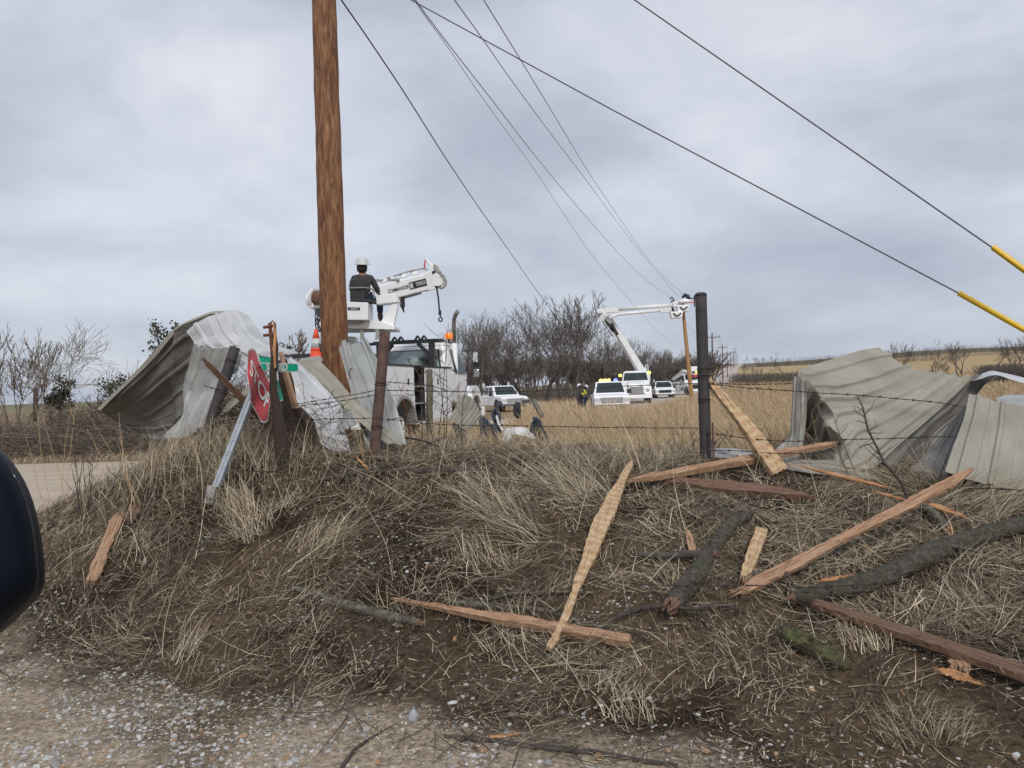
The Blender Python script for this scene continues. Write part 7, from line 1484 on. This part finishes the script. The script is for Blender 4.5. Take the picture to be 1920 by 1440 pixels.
# ------------------------------------------------------------------ debris in the gold grass
def lump(name, label, cat, pix, d, th, m, wob=.05, group='storm debris in the gold grass', K=7):
    """crumpled piece of sheeting: grid between an upper and a lower pixel outline"""
    up, lo = pix; n = 26; U = np.linspace(0, 1, n); a = [P(float(np.interp(u, np.linspace(0, 1, len(up)), [q[0] for q in up])), float(np.interp(u, np.linspace(0, 1, len(up)), [q[1] for q in up])), d) for u in U]
    b = [P(float(np.interp(u, np.linspace(0, 1, len(lo)), [q[0] for q in lo])), float(np.interp(u, np.linspace(0, 1, len(lo)), [q[1] for q in lo])), d - .3) for u in U]
    vs = []; 
    for k in range(K + 1):
        for i in range(n): t = k / K; q = a[i].lerp(b[i], t); vs.append(q + Vector((random.uniform(-wob, wob) * .4, -th * math.sin(t * math.pi * .8) + random.uniform(-wob, wob), random.uniform(-wob, wob) * .4)))
    N_ = len(vs); vs += [v + Vector((0, .05, 0)) for v in vs]; f = []
    for k in range(K):
        for i in range(n - 1): q = k * n + i; f += [(q, q + 1, q + n + 1, q + n), (q + N_, q + n + N_, q + n + 1 + N_, q + 1 + N_)]
    ed = list(range(n)) + [k * n + n - 1 for k in range(1, K + 1)] + [K * n + i for i in range(n - 2, -1, -1)] + [k * n for k in range(K - 1, 0, -1)]
    for i in range(len(ed)): p, q = ed[i], ed[(i + 1) % len(ed)]; f.append((p, p + N_, q + N_, q))
    mb = MB(); mb.add(vs, f); o = mb.build(name, M[m], loc=tuple(vs[N_ // 2]), smooth=False); s_ = o.modifiers.new('s', 'SUBSURF'); s_.levels = 1; s_.render_levels = 1
    return tag(o, label, cat, group)
lump('plastic_scrap', 'black plastic scrap farthest left in the debris, leaning beside the curled sheet', 'debris', ([(847, 792), (858, 796), (872, 806)], [(858, 818), (866, 830), (880, 828)]), 11.0, .1, 'plastic_black')
lump('plastic_scrap', 'tall black plastic scrap in the middle of the debris', 'debris', ([(901, 780), (908, 781), (918, 792), (932, 796)], [(900, 812), (912, 832), (925, 838), (936, 830)]), 11.2, .15, 'plastic_black')
lump('plastic_scrap', 'black plastic scrap standing behind the middle one', 'debris', ([(920, 772), (930, 764), (938, 775)], [(926, 790), (935, 810), (942, 812)]), 12.0, .1, 'plastic_black')
lump('plastic_scrap', 'black mesh like plastic scrap right of the white liner', 'debris', ([(1000, 784), (1005, 781), (1014, 788)], [(992, 808), (1008, 826), (1028, 824)]), 11.4, .1, 'plastic_black')
lump('liner_scrap', 'crumpled white liner arching over the grass between black scraps', 'debris', ([(942, 812), (950, 803), (965, 800), (985, 802), (998, 812), (1003, 820)], [(944, 834), (955, 832), (962, 815), (980, 816), (990, 820), (1002, 824)]), 10.9, .25, 'paper', wob=.035)
lump('dark_scrap', 'dark curved bumper like scrap in front of the white pickup', 'debris', ([(930, 760), (935, 752), (942, 753), (944, 762)], [(932, 764), (936, 762), (940, 764), (943, 770)]), 14, .1, 'black')
lump('dark_scrap', 'dark scrap lying by the tail of the white pickup', 'debris', ([(962, 760), (968, 752), (976, 756)], [(962, 778), (970, 786), (976, 784)]), 16, .1, 'black')
lump('sheet_scrap', 'flat bluish sheet lying on the ground right of the white pickup', 'metal sheet', ([(982, 756), (1000, 758), (1020, 762)], [(985, 760), (1002, 762), (1016, 765)]), 50, .2, 'galv', wob=.02)
lump('sheet_scrap', 'dark heap behind the flat bluish sheet beside the pickup', 'debris', ([(978, 748), (988, 747), (996, 752)], [(980, 757), (988, 758), (996, 757)]), 52, .3, 'black', wob=.05)
board(P(1001, 752, 20), P(1016, 780, 18), .10, .10, 'wood_grey', 'grey leaning fence stub in the gold grass behind the debris', group='storm debris in the gold grass', S=8)
o = MB(); o.tube([P(931, 780, 11.4), P(935, 795, 11.3), P(943, 808, 11.2)], .018, 6); tag(o.build('white_strap', M['paper'], loc=tuple(P(931, 780, 11.4))), 'thin white strap between the black scraps', 'debris', 'storm debris in the gold grass')
